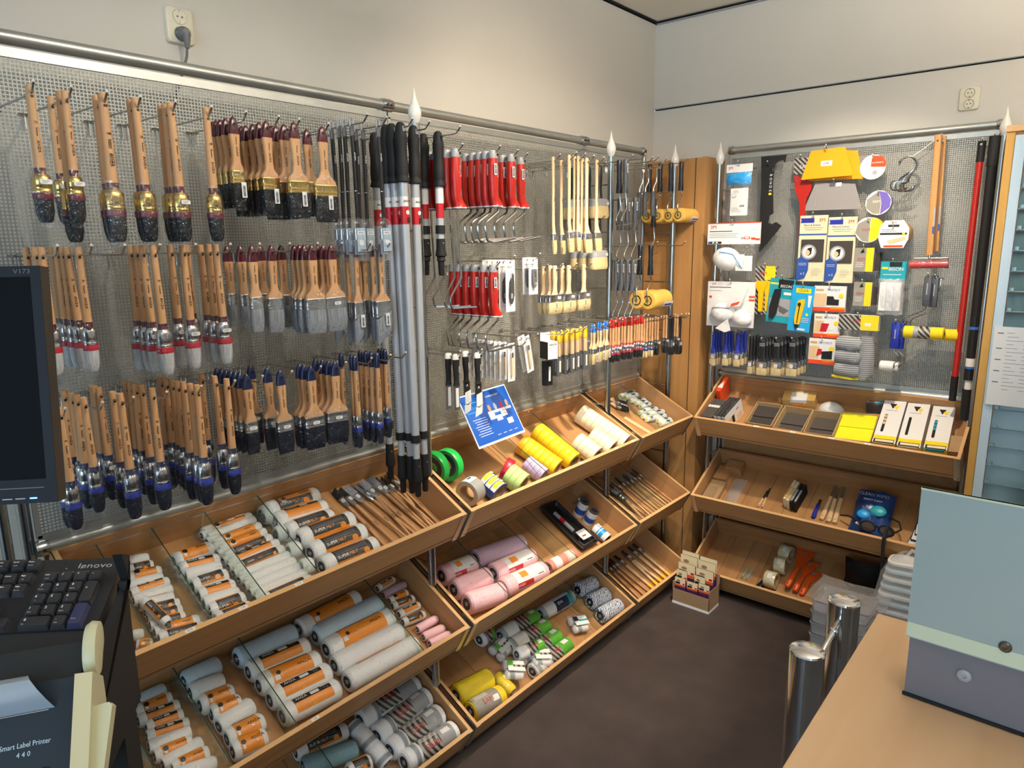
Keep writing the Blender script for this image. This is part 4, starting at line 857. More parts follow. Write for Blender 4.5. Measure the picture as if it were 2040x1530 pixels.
m = MB(); m.add(box(-.021, .021, -.045, -.001, -.075, -.018), 'card'); m.add(box(-.0215, -.0205, -.046, 0, -.076, -.017), 'ink'); m.add(box(-.021, .0215, -.0455, -.045, -.076, -.017), 'paper'); m.add(box(.0205, .022, -.046, 0, -.076, -.017), 'ink'); m.add(box(-.0215, .0215, -.0455, .0, -.0185, -.0175), 'paper'); m.text('ANZA', .009, T(0, -.046, -.027) @ FACE_Y, 'ink', 1.2)
for k in range(4): m.add(box(-.016, .010-.004*k, -.0458, -.0454, -.038-.009*k, -.0365-.009*k), 'lgrey')
t.part('carton', m); PB['bx'] = t
hang('bx', 1086, 668, -.25, 'white and black boxed pack hanging out from the wall', None, yaw=-18, hl=.07)
t = Thing('boxed_brush', 'box'); m = MB(); m.add(box(-.016, .016, -.02, 0, -.085, .0), 'black'); m.add(box(-.003, .006, -.0206, -.02, -.07, -.02), 'paper'); t.part('carton', m); PB['bx2'] = t
hang('bx2', 1086, 718, -.24, 'slim black boxed brush below the white boxed pack', None, yaw=-8, hk=False)
# ---- blue sign
bl, br, tl = pA(955, 895, -.235), pA(1046.5, 860, -.235), pA(933, 790, -.15)
ux = (br-bl); uy = (tl-bl); Wd, Hd = ux.length, uy.length; ux.normalize(); uy = (uy-ux*uy.dot(ux)).normalized(); nz = ux.cross(uy)
M['signblue'] = mat('blue_sign_print', lin('1d55b0'), .18, noise=.15, nscale=6, coat=.6)
t = Thing('sign_card', 'sign'); m = MB(); m.add(box(0, Wd, 0, Hd, -.0025, 0), 'paper'); t.part('card', m)
m = MB(); m.add(box(.004, Wd-.004, .007, Hd-.004, 0, .0006), 'signblue'); t.part('print', m)
m = MB()
zt_ = .0009; m.text('"CLEVER WAR ZONE"'.replace('WAR ZONE', 'AND ZONE') if False else '"CLEAN SHEET KING"' if False else 'CLEVER', .001, T(0, -1, -1), 'paper') if False else None
m.text('LUX', .016, T(Wd*.22, Hd*.74, zt_), 'sky'); 
for a_, b_, c_, d_ in ((.06, .38, .82, .835), (.06, .38, .64, .655), (.06, .072, .64, .835), (.368, .38, .64, .835)): m.add(box(Wd*a_, Wd*b_, Hd*c_, Hd*d_, .0006, .0009), 'sky')
m.text('"CLEVER AND EASY"', .0075, T(Wd*.64, Hd*.86, zt_), 'paper')
cols_ = ('woodt', 'lgrey', 'redp', 'pwood')
for i in range(4):
    m.add(loft([[(x, y, .0006) for x, y in oval(.013, .026, 12)], [(x, y, .0010) for x, y in oval(.013, .026, 12)]]), cols_[i], T(Wd*(.50+.125*i), Hd*.64, 0))
cells = ((0, 0), (1, 0), (2, 0), (3, 0), (0, 1), (2, 1), (0, 2), (1, 2), (2, 2), (1, 3), (2.5, 4), (2.5, 5))
for a_, b_ in cells: m.add(box(Wd*(.44+.125*a_), Wd*(.555+.125*a_), Hd*(.53-.055*b_), Hd*(.58-.055*b_), .0006, .001), 'paper')
for k in range(8): m.add(box(Wd*(.10+.02*(k % 3)), Wd*(.36+.02*(k % 2)), Hd*(.50-.045*k), Hd*(.508-.045*k), .0006, .0009), 'paper')
for k in range(4): m.add(box(Wd*(.45+.12*k), Wd*(.52+.12*k), Hd*.12, Hd*.128, .0006, .0009), 'paper')
t.part('lettering', m)
t.put(basis(bl, ux, uy, nz), 'blue sign card with colour table leaning over the tape tray')
# ================= RIGHT-HAND WALL GOODS ==============================================
M['olfa'] = mat('cyan_card', lin('1fa0dd'), .35); M['sam'] = stripes('striped_print', lin('2a2a2a'), lin('a7a39b'), 0, 900, .5, .5, vec=(0, R(45), 0))
M['limey'] = mat('bright_yellow_print', lin('f4d51c'), .4); M['glove'] = stripes('grey_knit', lin('6b6e72'), lin('a6a9ac'), 2, 1600, .9, .5)
M['tan'] = mat('tan_tape', lin('c9a35c'), .45, noise=.05, nscale=80); M['purple'] = mat('purple_tape', lin('6a5bb0'), .4)
M['purplep'] = mat('purple_print', lin('4b2458'), .45); M['cream'] = mat('cream_card', lin('e6d9b4'), .5); M['redor'] = mat('orange_red_print', lin('e2481c'), .4)
M['abras'] = mat('dark_abrasive', lin('3f3a38'), .95, noise=.3, nscale=900); M['bluep'] = mat('blue_print', lin('2a4fa0'), .4)
M['mask'] = mat('white_mask_cloth', lin('eeeeec'), .8, bump=.1, bscale=300); M['spatula'] = mat('yellow_spatula', lin('eda008'), .4)
RB = Rz(-90)
def hookB(px, py, x, lab):
    P = pB(px, py, x); hook(P.y, P.z+.002, XB-x+.012, lab, 'hooks of the right-hand mesh', 'B'); return P
def print_geo(m, w, h, dec, y0=-.0007):
    """decor in unit coords (u right, v down) on the front (-y) face of a card whose top-left is (0,0)"""
    k = 0
    for d in dec:
        k += 1; yy = y0-.00015*k
        if d[0] == 't': m.text(d[1], d[4]*h, T(d[2]*w, yy, -d[3]*h) @ FACE_Y @ Rz(d[6] if len(d) > 6 else 0), d[5], 1)
        elif d[0] == 'o': m.add(loft([[(x, yy, z) for x, z in reversed(oval(d[3]*2*h, d[3]*2*h, 20))], [(x, yy-.0003, z) for x, z in reversed(oval(d[3]*2*h, d[3]*2*h, 20))]]), d[4], T(d[1]*w, 0, -d[2]*h))
        elif d[0] == 'p': m.add(prismy([(a*w, -b*h) for a, b in d[1]], yy-.0003, yy), d[2])
        elif d[0] == 'b': barcode(m, T(d[1]*w, yy, -d[2]*h) @ FACE_Y, d[3]*w, d[4]*h, 7)
        else: m.add(box(d[0]*w, d[1]*w, yy-.0003, yy, -d[3]*h, -d[2]*h), d[4])
def spanB(x0, y0, x1, y1, x):
    a = pB(x0, y0, x); b = pB(x1, y0, x); c = pB(x0, y1, x); return a, abs(a.y-b.y), a.z-c.z
def cardB(box_, x, base, dec, name, cat, lab, thick=.001, extra=None, hk=True, roll=0, copies=0, grp=None, cn='card'):
    P, w, h = spanB(*box_, x); t = Thing(name, cat)
    m = MB(); m.add(box(0, w, -.0005, thick, -h, 0), base); t.part(cn, m)
    m = MB(); print_geo(m, w, h, dec)
    if dec: t.part('print', m)
    if extra: extra(t, w, h)
    o = t.put(T(*P) @ RB @ Ry(roll), lab, grp)
    for i in range(copies): t.put(T(P.x+.007*(i+1), P.y-.001*(i % 2), P.z+.001*(i % 3-1)) @ RB @ Ry(roll+.7*((i % 3)-1)), '%s, %s behind the front one' % (lab, ORD[i]), grp or lab)
    if hk:
        hk = hk if isinstance(hk, tuple) else (.5,)
        for u in hk: hook(P.y-u*w, P.z-.006, XB-x+.02, hl_(lab, 0), 'hooks of the right-hand mesh', 'B')
    return P, w, h
M3 = ('t', '3M', .12, .17, .20, 'redp')
def pillow(w, h, d, mt='film', seed=1, x0=0, z0=0, nx=9, nz=9, neck=0):
    rr = random.Random(seed); g = []
    for j in range(nz):
        row = []
        for i in range(nx):
            u, v = i/(nx-1), j/(nz-1); e = (math.sin(math.pi*u)*math.sin(math.pi*min(1, v*.9+.05)))**.5
            row.append((x0+w*(u+rr.uniform(-.02, .02)), -d*e*rr.uniform(.75, 1.1)-.001, z0-h*v+rr.uniform(-.003, .003)))
        g.append(row)
    v = [p for r_ in g for p in r_]; f = [(j*nx+i, (j+1)*nx+i, (j+1)*nx+i+1, j*nx+i+1) for j in range(nz-1) for i in range(nx-1)]
    return v, f
def dome(r, d, n=16, k=6):
    rings = [[(r*math.cos(math.pi/2*i/k)*math.cos(2*math.pi*j/n), -d*math.sin(math.pi/2*i/k), r*.8*math.cos(math.pi/2*i/k)*math.sin(2*math.pi*j/n)) for j in range(n)] for i in range(k)]
    return loft([list(reversed(r_)) for r_ in rings])
# --- respirator packs
def ex1(t, w, h):
    m = MB(); m.add(pillow(w*.95, h*.22, .02, 'blue', 3, w*.02, -h*.17), M['sky']); t.part('blue_strap', m)
    m = MB(); m.add(box(w*.25, w*.92, -.012, -.011, -h*.98, -h*.46), 'paper'); barcode(m, T(w*.7, -.0122, -h*.8) @ FACE_Y, .02, .008, 3)
    for k in range(5): m.add(box(w*.3, w*(.5+.05*k), -.0123, -.012, -h*(.83+.02*k), -h*(.825+.02*k)), 'lgrey')
    t.part('leaflet', m)
    m = MB(); m.add(tube([(w*.45+.012*math.cos(a)*(1+.2*math.sin(3*a)), -.016-.002*math.sin(5*a), -h*.56+.014*math.sin(a*1.1)) for a in [k*.5 for k in range(34)]], .0012, 5), 'paper'); t.part('elastic_cord', m)
    m = MB(); m.add(pillow(w*1.0, h*.85, .024, 'film', 5, 0, -h*.14), 'film'); t.part('clear_bag', m)
P, w, h = spanB(1448, 328, 1500, 440, -.035)
cardB((1448, 329, 1500, 345), -.085, 'paper', [('t', '3M', .16, .45, .5, 'redp')], 'respirator_pack', 'mask pack', 'small respirator pack with blue strap, topmost at the mesh left end', extra=lambda t, w, h_: ex1(t, w, .215))
def ex2(t, w, h):
    m = MB(); m.add(dome(.062, .05), 'mask'); t.part('mask_cup', m, None, T(w*.42, -.012, -h-.062) @ Ry(12))
    m = MB()
    for k, (a, b) in enumerate(((.62, .7), (.7, .95), (.78, .8))): m.add(box(w*a, w*(a+.16), -.03-.004*k, -.028-.004*k, -h-.11, -h-.03*b*2), 'mask', T(0, 0, 0))
    m.add(tube([(w*.35, -.06, -h-.03), (w*.6, -.05, -h-.04), (w*.75, -.035, -h-.10)], .0022, 5), 'sky'); t.part('folded_masks', m)
    m = MB(); m.add(pillow(w*1.04, .135, .07, 'film', 8, -.005, -h+.003, 11, 11), 'film'); t.part('clear_bag', m)
cardB((1411, 445, 1516, 487), -.115, 'paper', [(0, 1, 0, .04, 'redor'), ('t', '3M', .11, .2, .24, 'redp'), (.04, .48, .38, .41, 'ink'), (.04, .6, .5, .515, 'lgrey'), (.04, .55, .58, .595, 'lgrey'), (.04, .58, .66, .675, 'lgrey'), ('o', .67, .72, .05, 'lgrey'), (.70, .82, .66, .76, 'redor'), (.72, .80, .68, .74, 'paper'), (.84, .92, .70, .79, 'redor'), (.92, 1, .74, .82, 'redor'), (.02, .28, .87, .97, 'ink'), (.02, .07, .87, .97, 'bluep'), (.1, .14, .89, .95, 'paper'), (.17, .21, .89, .95, 'paper')], 'respirator_pack', 'mask pack', 'large respirator pack with white header and cup mask', extra=ex2, thick=.006)
def ex3(t, w, h):
    m = MB(); m.add(dome(.055, .045), 'mask'); m.add(tube([(-.04, -.03, .02), (0, -.045, .026), (.04, -.03, .02)], .002, 5), 'lgrey'); t.part('mask_cup', m, None, T(w*.38, -.012, -h*.68))
    m = MB(); m.add(dome(.045, .04), 'mask'); t.part('mask_cup', m, None, T(w*.78, -.012, -h*.78) @ Ry(20))
    m = MB(); m.add(prismy([(w*.6, -h*.25), (w*.95, -h*.12), (w*.8, -h*.5), (w*.5, -h*.55)], -.052, -.048), 'paper'); m.add(prismy([(w*.62, -h*.46), (w*.8, -h*.40), (w*.76, -h*.47), (w*.6, -h*.53)], -.0535, -.052), 'redor')
    m.add(prismy([(w*.3, -h*1.02), (w*.55, -h*.8), (w*.62, -h*1.05), (w*.5, -h*1.1)], -.05, -.046), 'paper'); t.part('leaflet', m)
    m = MB(); m.add(pillow(w*1.04, h*1.06, .07, 'film', 11, -.006, 0, 12, 12), 'film'); t.part('clear_bag', m)
cardB((1411, 560, 1506, 648), -.115, 'paper', [('t', '3M', .13, .06, .075, 'redp'), (.04, .5, .12, .135, 'ink'), (.04, .3, .2, .21, 'lgrey'), (.04, .10, .32, .37, 'redor'), (.88, 1, .3, .34, 'redor'), (.88, 1, .37, .41, 'redor')], 'respirator_pack', 'mask pack', 'respirator pack with two white masks below the large one', extra=ex3)
# --- black profile gauge (plastering tool)
def polyB(pts, x, base, name, cat, lab, dec=None, th=.0015, part='blade', hk=True, extra=None):
    P0 = pB(pts[0][0], pts[0][1], x); o = []
    for a, b in pts: q = pB(a, b, x); o.append((P0.y-q.y, q.z-P0.z))
    t = Thing(name, cat); m = MB(); m.add(prismy(o, -th, th), base); t.part(part, m)
    if dec: dec(t, o)
    t.put(T(*P0) @ RB, lab)
    if hk:
        q = pB(hk[0], hk[1], x) if isinstance(hk, tuple) else P0
        hook(q.y, q.z, XB-x+.02, hl_(lab, 0), 'hooks of the right-hand mesh', 'B')
    return P0, o
Z5 = lambda a, b: (1380+a/5.668, 250+b/5.668)
def dec_g(t, o):
    m = MB(); cx = (o[7][0]+o[8][0])/2-.014; z = -.11
    m.add(loft([[(x, -.002, zz) for x, zz in reversed(rrect(.022, .10, .010))], [(x, -.0026, zz) for x, zz in reversed(rrect(.022, .10, .010))]]), 'blackm', T(cx, 0, z))
    for i, ch in enumerate('BONDE'): m.text(ch, .015, T(cx, -.0029, z+.032-.016*i) @ FACE_Y @ Rz(-90), 'paper')
    m.add(loft([[(x, -.0026, zz) for x, zz in reversed(oval(.014, .010))], [(x, -.003, zz) for x, zz in reversed(oval(.014, .010))]]), 'limey', T(cx, 0, z-.045)); t.part('print', m)
polyB([Z5(*p) for p in ((775, 355), (1060, 330), (1045, 420), (1020, 390), (960, 410), (885, 500), (870, 670), (905, 710), (910, 990), (865, 1020), (850, 1100), (900, 1115), (940, 1090), (1000, 1130), (960, 1190), (745, 1440), (760, 1000), (775, 700))], .02, 'blackm', 'profile_gauge', 'tool', 'tall black profile tool with notched ends', dec_g, hk=(1532, 330), th=.002)
# --- red scraper and striped card
cardB((1583, 316, 1612, 348), .03, 'sam', [('t', 'SAM', .7, .55, .3, 'paper')], 'scraper_card', 'card', 'striped card behind the red long-handled scraper')
def dec_r(t, o):
    m = MB()
    for u in (.012, .042): m.add(lathe([(.0001, 0), (.003, 0), (.003, .0012)], 10), 'silver', T(u, -.005, -.022) @ Rx(90))
    t.part('rivet', m)
polyB([(1583, 349), (1618, 362), (1617, 377), (1607, 396), (1603, 430), (1601, 470), (1591, 472), (1593, 430), (1594, 405), (1584, 378)], .0, 'red', 'scraper', 'scraper', 'red scraper with broad riveted head beside the yellow spatula', dec_r, th=.004, hk=False)
# --- yellow spatulas, grey smoother
polyB([(1648, 298), (1709, 300), (1719, 356), (1600, 361)], .0, 'spatula', 'spatula', 'spatula', 'yellow plastic spatula behind the front yellow one', None, .0012)
def dec_y(t, o):
    m = MB(); cx = (o[1][0]+o[0][0])/2-.002; cz = -.052; m.add(box(cx-.020, cx+.022, -.0021, -.0016, cz-.010, cz+.010), 'paper'); m.text('2,45', .013, T(cx, -.0024, cz) @ FACE_Y, 'ink'); t.part('price_tag', m)
polyB([(1616, 301), (1684, 292), (1700, 349), (1596, 358.5)], -.03, 'spatula', 'spatula', 'spatula', 'large yellow trapezoid spatula with a white price tag', dec_y, .0014, hk=(1646, 302))
M['greyclr'] = mat('grey_translucent_plastic', lin('8f8c8c'), .35)
def dec_s(t, o):
    m = MB(); m.add(box(.055, .075, -.0030, -.0018, -.018, -.004), 'silver'); m.add(box(.08, .10, -.0034, -.0018, -.020, -.005), 'paper'); m.add(box(.004, .0055, -.0022, -.0018, -.09, -.02), 'lgrey'); t.part('clip', m)
polyB([(1625, 364), (1704, 366), (1717, 416), (1601, 420)], .0, 'greyclr', 'smoother', 'spatula', 'grey translucent smoothing blade under the yellow spatulas', dec_s, .0014, hk=(1663, 366))
# --- round tape packs
def disc(px, py, r, x, lab, deco, roll=None, rollm='tan'):
    P = pB(px, py, x); t = Thing('tape_roll', 'tape')
    if roll: m = MB(); m.add(lathe([(r*.55, 0), (r*.97, 0), (r, .002), (r, roll-.002), (r*.97, roll), (r*.55, roll)], 28, 'y', False), rollm); t.part('tape', m)
    m = MB(); m.add(loft([[(x_, -.0015, z) for x_, z in reversed(oval(2*r, 2*r, 28))], [(x_, -.0022, z) for x_, z in reversed(oval(2*r, 2*r, 28))]]), 'paper'); t.part('card', m)
    m = MB(); print_geo(m, 2*r, 2*r, deco, -.0023); t.part('print', m, None, T(-r, 0, r))
    t.put(T(*P) @ RB, lab); hook(P.y, P.z+r*.6, XB-x+.02, hl_(lab, 0), 'hooks of the right-hand mesh', 'B')
disc(1739, 333, .046, .0, 'round aluminium tape on white and orange-red card', [('p', ((.45, .03), (.85, .08), (1.0, .35), (.98, .52), (.42, .48)), 'redor'), ('t', 'ALUMINIUM', .68, .33, .08, 'paper'), ('o', .6, .72, .09, 'lgrey')], .012, 'lgrey')
disc(1750, 404, .046, .0, 'round purple tape on grey striped card', [('p', ((.5, .02), (.8, .1), (.98, .4), (.95, .7), (.6, .98), (.62, .5)), 'purple'), ('p', ((.5, .02), (.05, .35), (.05, .7), (.35, .95), (.58, .95), (.6, .5)), 'card'), ('t', 'SAM', .42, .45, .15, 'paper')], .02, 'purple')
disc(1730, 458, .048, -.045, 'round yellow tape on grey striped card beside the parquet pack', [('p', ((.58, .02), (.9, .15), (.99, .45), (.85, .85), (.55, .98)), 'limey'), ('p', ((.56, .02), (.1, .25), (.02, .6), (.3, .93), (.54, .98)), 'card'), ('t', 'SAM', .42, .5, .16, 'redp')], .05, 'limey')
P = pB(1780, 466, -.05); t = Thing('tape_roll', 'tape'); r = .048
m = MB(); m.add(lathe([(r*.5, 0), (r*.97, 0), (r, .002), (r, .098), (r*.97, .10), (r*.5, .10)], 28, 'y', False), 'tan'); t.part('tape', m)
m = MB(); m.add(prismy([(-.032, .05), (.032, .05), (.052, .02), (.052, -.02), (.038, -.052), (-.038, -.052), (-.05, -.02), (-.05, .02)], -.003, -.0015), 'paper'); t.part('card', m)
m = MB(); print_geo(m, .1, .1, [(.3, .68, .16, .24, 'blackm'), ('t', 'tesa', .5, .08, .10, 'redp'), (.04, .96, .46, .53, 'ink'), ('p', ((.3, .75), (.9, .6), (.95, .7), (.4, .9)), 'pwood'), (.2, .85, .92, .99, 'redor'), ('o', .85, .5, .05, 'limey'), (.08, .5, .32, .335, 'lgrey'), (.08, .6, .38, .395, 'lgrey')], -.003); t.part('print', m, None, T(-.05, 0, .05))
t.put(T(*P) @ RB, 'thick tan tape with white octagonal card, right of the yellow tape'); hook(P.y, P.z+.03, .16, 'bright wire hook carrying the thick tan tape', 'hooks of the right-hand mesh', 'B')
# --- S hooks bunch
P = pB(1808, 322, -.01)
for i in range(7):
    m = MB(); a = [(.030*math.cos(R(q)), -.002*i, .0+.030*math.sin(R(q))) for q in range(170, -60, -18)]; a = [(x_, y_, z_-.012) for x_, y_, z_ in a]
    b = [(.004-.012*(q/5), -.002*i, -.05-.012*q) for q in range(1, 3)]; c = [(.000-.020*math.cos(R(q)), -.002*i, -.088-.020*math.sin(R(q))) for q in range(-30, 190, 20)]
    m.add(tube(a+b+list(reversed(c))[::-1], .0022, 6), 'wire' if i % 2 else 'wiredark')
    single('s_hook', m, 'hook', 'bent wire S-hook in the bunch of S-hooks, %s from the front' % ORD[6-i], T(P.x, P.y-.003*(i % 3), P.z) @ RB @ Ry(-8+5*i) @ Rz(-10+6*i), 'bunch of S-hooks')
m = MB(); m.add(tube([pB(1818, 312, .04), pB(1845, 293, .04), pB(1866, 276, .06), pB(1880, 268, .066)], .0016, 6), 'paper'); single('string', m, 'string', 'white cord tied to the top rail beside the wooden handle')
# --- wooden handle with needle roller
def woodpole(px0, py0, px1, py1, x, lab, w=.022):
    A_, B_ = pB(px0, py0, x), pB(px1, py1, x); L = (A_-B_).length; t = Thing('needle_roller', 'roller')
    m = MB(); m.add(loft([[(a, b, z) for a, b in rrect(w, w*.9, .004)] for z in (-L, -L+.01, 0)]), 'woodv'); m.add(lathe([(.0001, 0), (.0035, 0), (.0035, .0006)], 10), 'ink', T(0, -w*.46, -.022) @ Rx(90)); m.add(box(.004, .010, -.0108, -.0100, -L*.82, -L*.60), 'lgrey'); m.add(box(.004, .010, -.0110, -.0100, -L*.82, -L*.76), 'bluep'); t.part('handle', m)
    d = (B_-A_).normalized(); return t, A_, L, math.degrees(math.atan2(-d.y, -d.z))
t, A_, L, an = woodpole(1870, 268, 1852, 508, -.03, '')
m = MB(); m.add(cyl(.005, -L-.012, -L, 10), 'silver'); m.add(tube([(-.05, 0, -L-.012), (.04, 0, -L-.012), (.06, 0, -L-.012), (.062, 0, -L-.05)], .003, 8), 'wire'); t.part('bracket', m)
m = MB(); m.add(cyl(.014, -.062, .062, 18, 'x'), 'redp', T(0, 0, -L-.035))
for k in range(14):
    for q in range(0, 360, 45): m.add(box(-.0006, .0006, -.0006, .0006, .013, .018), 'silver', T(-.058+k*.009, 0, -L-.035) @ Rx(q+k*13))
t.part('spiked_drum', m)
m = MB(); m.add(cyl(.020, -.066, .066, 12, 'x'), 'clear', T(0, 0, -L-.035)); t.part('guard', m)
t.put(T(*A_) @ RB @ Ry(-an), 'wooden-handled needle roller with red spiked drum, front one')
t, A_, L, an = woodpole(1879, 272, 1864, 500, .03, ''); t.name = 'wooden_pole'; t.put(T(*A_) @ RB @ Ry(-an), 'second square wooden handle behind the needle roller'); hook(A_.y, A_.z-.012, .08, 'bright wire hook carrying the second wooden handle', 'hooks of the right-hand mesh', 'B')
# --- long poles at right
def poleB(px0, py0, px1, py1, x, segs, lab, hk=None):
    A_, B_ = pB(px0, py0, x), pB(px1, py1, x); L = (A_-B_).length; d = (B_-A_).normalized(); an = math.degrees(math.atan2(-d.y, -d.z)); t = Thing('long_pole', 'pole')
    for n, a, b, r, mt in segs: m = MB(); m.add(cyl(r, -L*b, -L*a, 16), mt); t.part(n, m)
    m = MB(); m.add(lathe([(.0001, 0), (.004, 0), (.004, .0006)], 10), 'lgrey', T(0, -.0145, -.012) @ Rx(90)); t.part('hanging_hole', m)
    t.put(T(*A_) @ RB @ Ry(-an), lab); hook(A_.y-.002, A_.z-.01, XB-x+.02, 'bright wire hook carrying the %s' % lab, 'hooks of the right-hand mesh', 'B')
poleB(1957, 281, 1897, 798, -.02, [('grip', 0, .075, .0125, 'blackm'), ('tube', .075, .90, .0105, M['red']), ('end_sleeve', .90, 1, .0125, 'blackm')], 'slim red pole with black grip and black end')
poleB(1982, 271, 1921, 836, -.05, [('grip', 0, .10, .0165, 'blackm'), ('tube', .10, .62, .0145, 'blackm'), ('ring', .655, .665, .0158, 'blue'), ('label_tube', .62, .655, .0150, 'black'), ('label', .665, .77, .0150, 'ink'), ('white_label', .77, .80, .0152, 'paper'), ('lower_ring', .80, .808, .0155, 'blue'), ('collar', .808, .85, .0165, 'black'), ('inner_tube', .85, .885, .011, 'paper'), ('end_sleeve', .885, 1, .0165, 'blackm')], 'thick black telescopic pole with blue rings, front one')
poleB(1990, 276, 1936, 800, .0, [('grip', 0, .10, .0165, 'blackm'), ('tube', .10, .80, .0145, 'blackm'), ('inner_tube', .80, .88, .011, 'paper'), ('end_sleeve', .88, 1, .0165, 'blackm')], 'thick black telescopic pole behind the front one')
# --- sanding mesh packs
def sand(t, w, h):
    m = MB(); m.add(box(w*.10, w*.93, -.004, -.0012, -h*.70, -h*.36), 'abras'); t.part('sheets', m)
    m = MB(); print_geo(m, w, h, [('p', ((.0, .66), (.25, .58), (.42, .66), (.42, .82), (.3, .95), (0, .99)), 'bluep'), ('o', .40, .55, .115, 'lgrey'), ('o', .40, .55, .09, 'paper'), ('p', ((.32, .60), (.30, .53), (.38, .49), (.52, .48), (.5, .58), (.4, .61)), 'blackm'), ('p', ((.28, .58), (.28, .54), (.34, .515), (.42, .53), (.46, .56), (.40, .60), (.34, .62)), 'pwood'), (.05, .35, .72, .725, 'paper'), (.05, .35, .745, .75, 'paper'), ('t', 'x 2', .22, .88, .05, 'paper'), (.55, .85, .80, .806, 'lgrey'), (.55, .9, .84, .846, 'lgrey'), (.55, .8, .88, .886, 'lgrey')], -.0046); t.part('front_print', m)
HD = [(.03, .52, .04, .11, 'dblue'), (.03, .06, .07, .08, 'paper'), ('t', '3M', .80, .075, .075, 'redp'), ('t', 'Platre & Enduits', .45, .145, .038, 'bluep'), (.15, .85, .18, .186, 'lgrey'), (.2, .8, .21, .216, 'lgrey'), (0, 1, .275, .295, 'bluep')]
cardB((1595, 430, 1650, 560), -.03, 'cream', HD, 'sanding_mesh_pack', 'sanding pack', 'cream sanding mesh pack with round blue emblem, left one', extra=sand, thick=.008)
cardB((1652, 433, 1708, 563), -.035, 'cream', HD, 'sanding_mesh_pack', 'sanding pack', 'cream sanding mesh pack with round blue emblem, right one', extra=sand, thick=.016)
SP = [('p', ((0, 0), (.62, 0), (.62, 1), (0, 1)), 'card'), ('p', ((.62, 0), (1, 0), (1, 1), (.62, 1)), 'limey'), ('p', ((.30, .22), (.42, .05), (.55, .2)), 'blackm'), ('t', 'SAM', .38, .48, .16, 'redp'), (.1, .5, .62, .64, 'paper'), (.1, .55, .70, .72, 'paper'), (.1, .5, .78, .80, 'paper')]
def pads(t, w, h):
    for k in range(4):
        m = MB(); m.add(box(w*.95+.004*k, w*1.12+.004*k, .004+.012*k, .010+.012*k, -h*.95, -h*.2), 'abras'); t.part('pad', m)
cardB((1703, 494, 1742, 541), -.04, 'paper', SP, 'sandpaper_pack', 'sanding pack', 'grey and yellow sandpaper pack under the yellow tape, upper one', extra=pads, thick=.01)
cardB((1702, 562, 1738, 609), -.04, 'paper', SP, 'sandpaper_pack', 'sanding pack', 'grey and yellow sandpaper pack, lower one', extra=pads, thick=.01)
def whitebag(t, w, h):
    m = MB()
    for k in range(3): m.add(box(w*(.08+.28*k), w*(.34+.28*k), -.02+.004*k, -.004, -h*2.7, -h*1.15), 'mask')
    t.part('foam_pieces', m)
    m = MB(); m.add(pillow(w*1.02, h*2.0, .03, 'film', 21, -.003, -h*.95), 'filmh'); t.part('clear_bag', m)
cardB((1756, 521, 1806, 557), -.04, 'teal', [(.05, .3, .3, .42, 'limey'), (.35, .85, .02, .28, 'ink'), ('t', 'BISON', .62, .42, .26, 'paper'), (.12, .85, .7, .73, 'paper')], 'foam_pack', 'pack', 'teal headed bag of white foam pieces', extra=whitebag, copies=2, grp='teal headed bags')
# --- grey frame with yellow roller, blue mini frame
def frameB(px, py, x, hw, hh, hm, bend, rlen, rr_, rm, lab, label=False):
    P = pB(px, py, x); t = Thing('paint_roller', 'paint roller'); m = MB(); m.add(loft([[(a, b, z) for a, b in rrect(hw*k, .016*k, .005)] for k, z in ((.8, -hh), (1, -hh+.004), (1, -hh*.5), (1, 0), (.8, .006))]), hm); m.add(box(-.002, .002, -.0085, -.008, -hh*.6, -.02), 'lgrey'); t.part('handle', m)
    m = MB(); m.add(tube([(0, 0, -hh), (0, 0, -hh-.010)]+bend, .0022, 8), 'wire'); t.part('wire_arm', m)
    e = bend[-1]; m = MB(); m.add(lathe([(rr_*.8, 0), (rr_, .003), (rr_, rlen-.003), (rr_*.8, rlen)], 20, 'x'), rm); m.add(lathe([(rr_*.4, rlen), (rr_*.4, rlen+.0005), (.0002, rlen+.0005)], 12, 'x'), 'blackm'); k = t.part('roller_sleeve', m, None, T(e[0], e[1], e[2]))
    if label:
        m = MB(); m.add(lathe([(rr_*1.01, rlen*.26), (rr_*1.01, rlen*.38)], 20, 'x', False), 'lgrey'); m.add(lathe([(rr_*1.01, rlen*.38), (rr_*1.01, rlen*.68)], 20, 'x', False), 'sam'); t.part('label', m, k)
    t.put(T(*P) @ RB, lab); hook(P.y, P.z, XB-x+.02, hl_(lab, 0), 'hooks of the right-hand mesh', 'B')
M['yel'] = mat('yellow_foam_roller', lin('f1d21c'), .8)
frameB(1850, 553, -.05, .026, .105, 'dgrey', [(-.012, 0, -.125), (-.068, 0, -.155), (-.078, 0, -.163), (-.078, 0, -.195), (-.065, 0, -.205)], .135, .023, 'yel', 'grey-handled frame with yellow roller, front one', True)
frameB(1864, 556, -.01, .026, .105, 'dgrey', [(-.012, 0, -.125), (-.060, 0, -.15), (-.068, 0, -.16), (-.068, 0, -.195), (-.055, 0, -.205)], .150, .022, 'yel', 'grey-handled frame with yellow roller, second behind')
frameB(1786, 645, -.05, .030, .095, 'dblue', [(.012, 0, -.118), (.020, 0, -.125), (.020, 0, -.14), (.004, 0, -.155), (-.045, 0, -.165)], .050, .019, 'mask', 'royal blue handled mini frame with white roller, front one')
frameB(1796, 646, -.02, .030, .095, 'dblue', [(.012, 0, -.118), (.020, 0, -.125), (.020, 0, -.14), (.004, 0, -.155), (-.045, 0, -.165)], .050, .019, 'mask', 'royal blue handled mini frame with white roller, second behind')
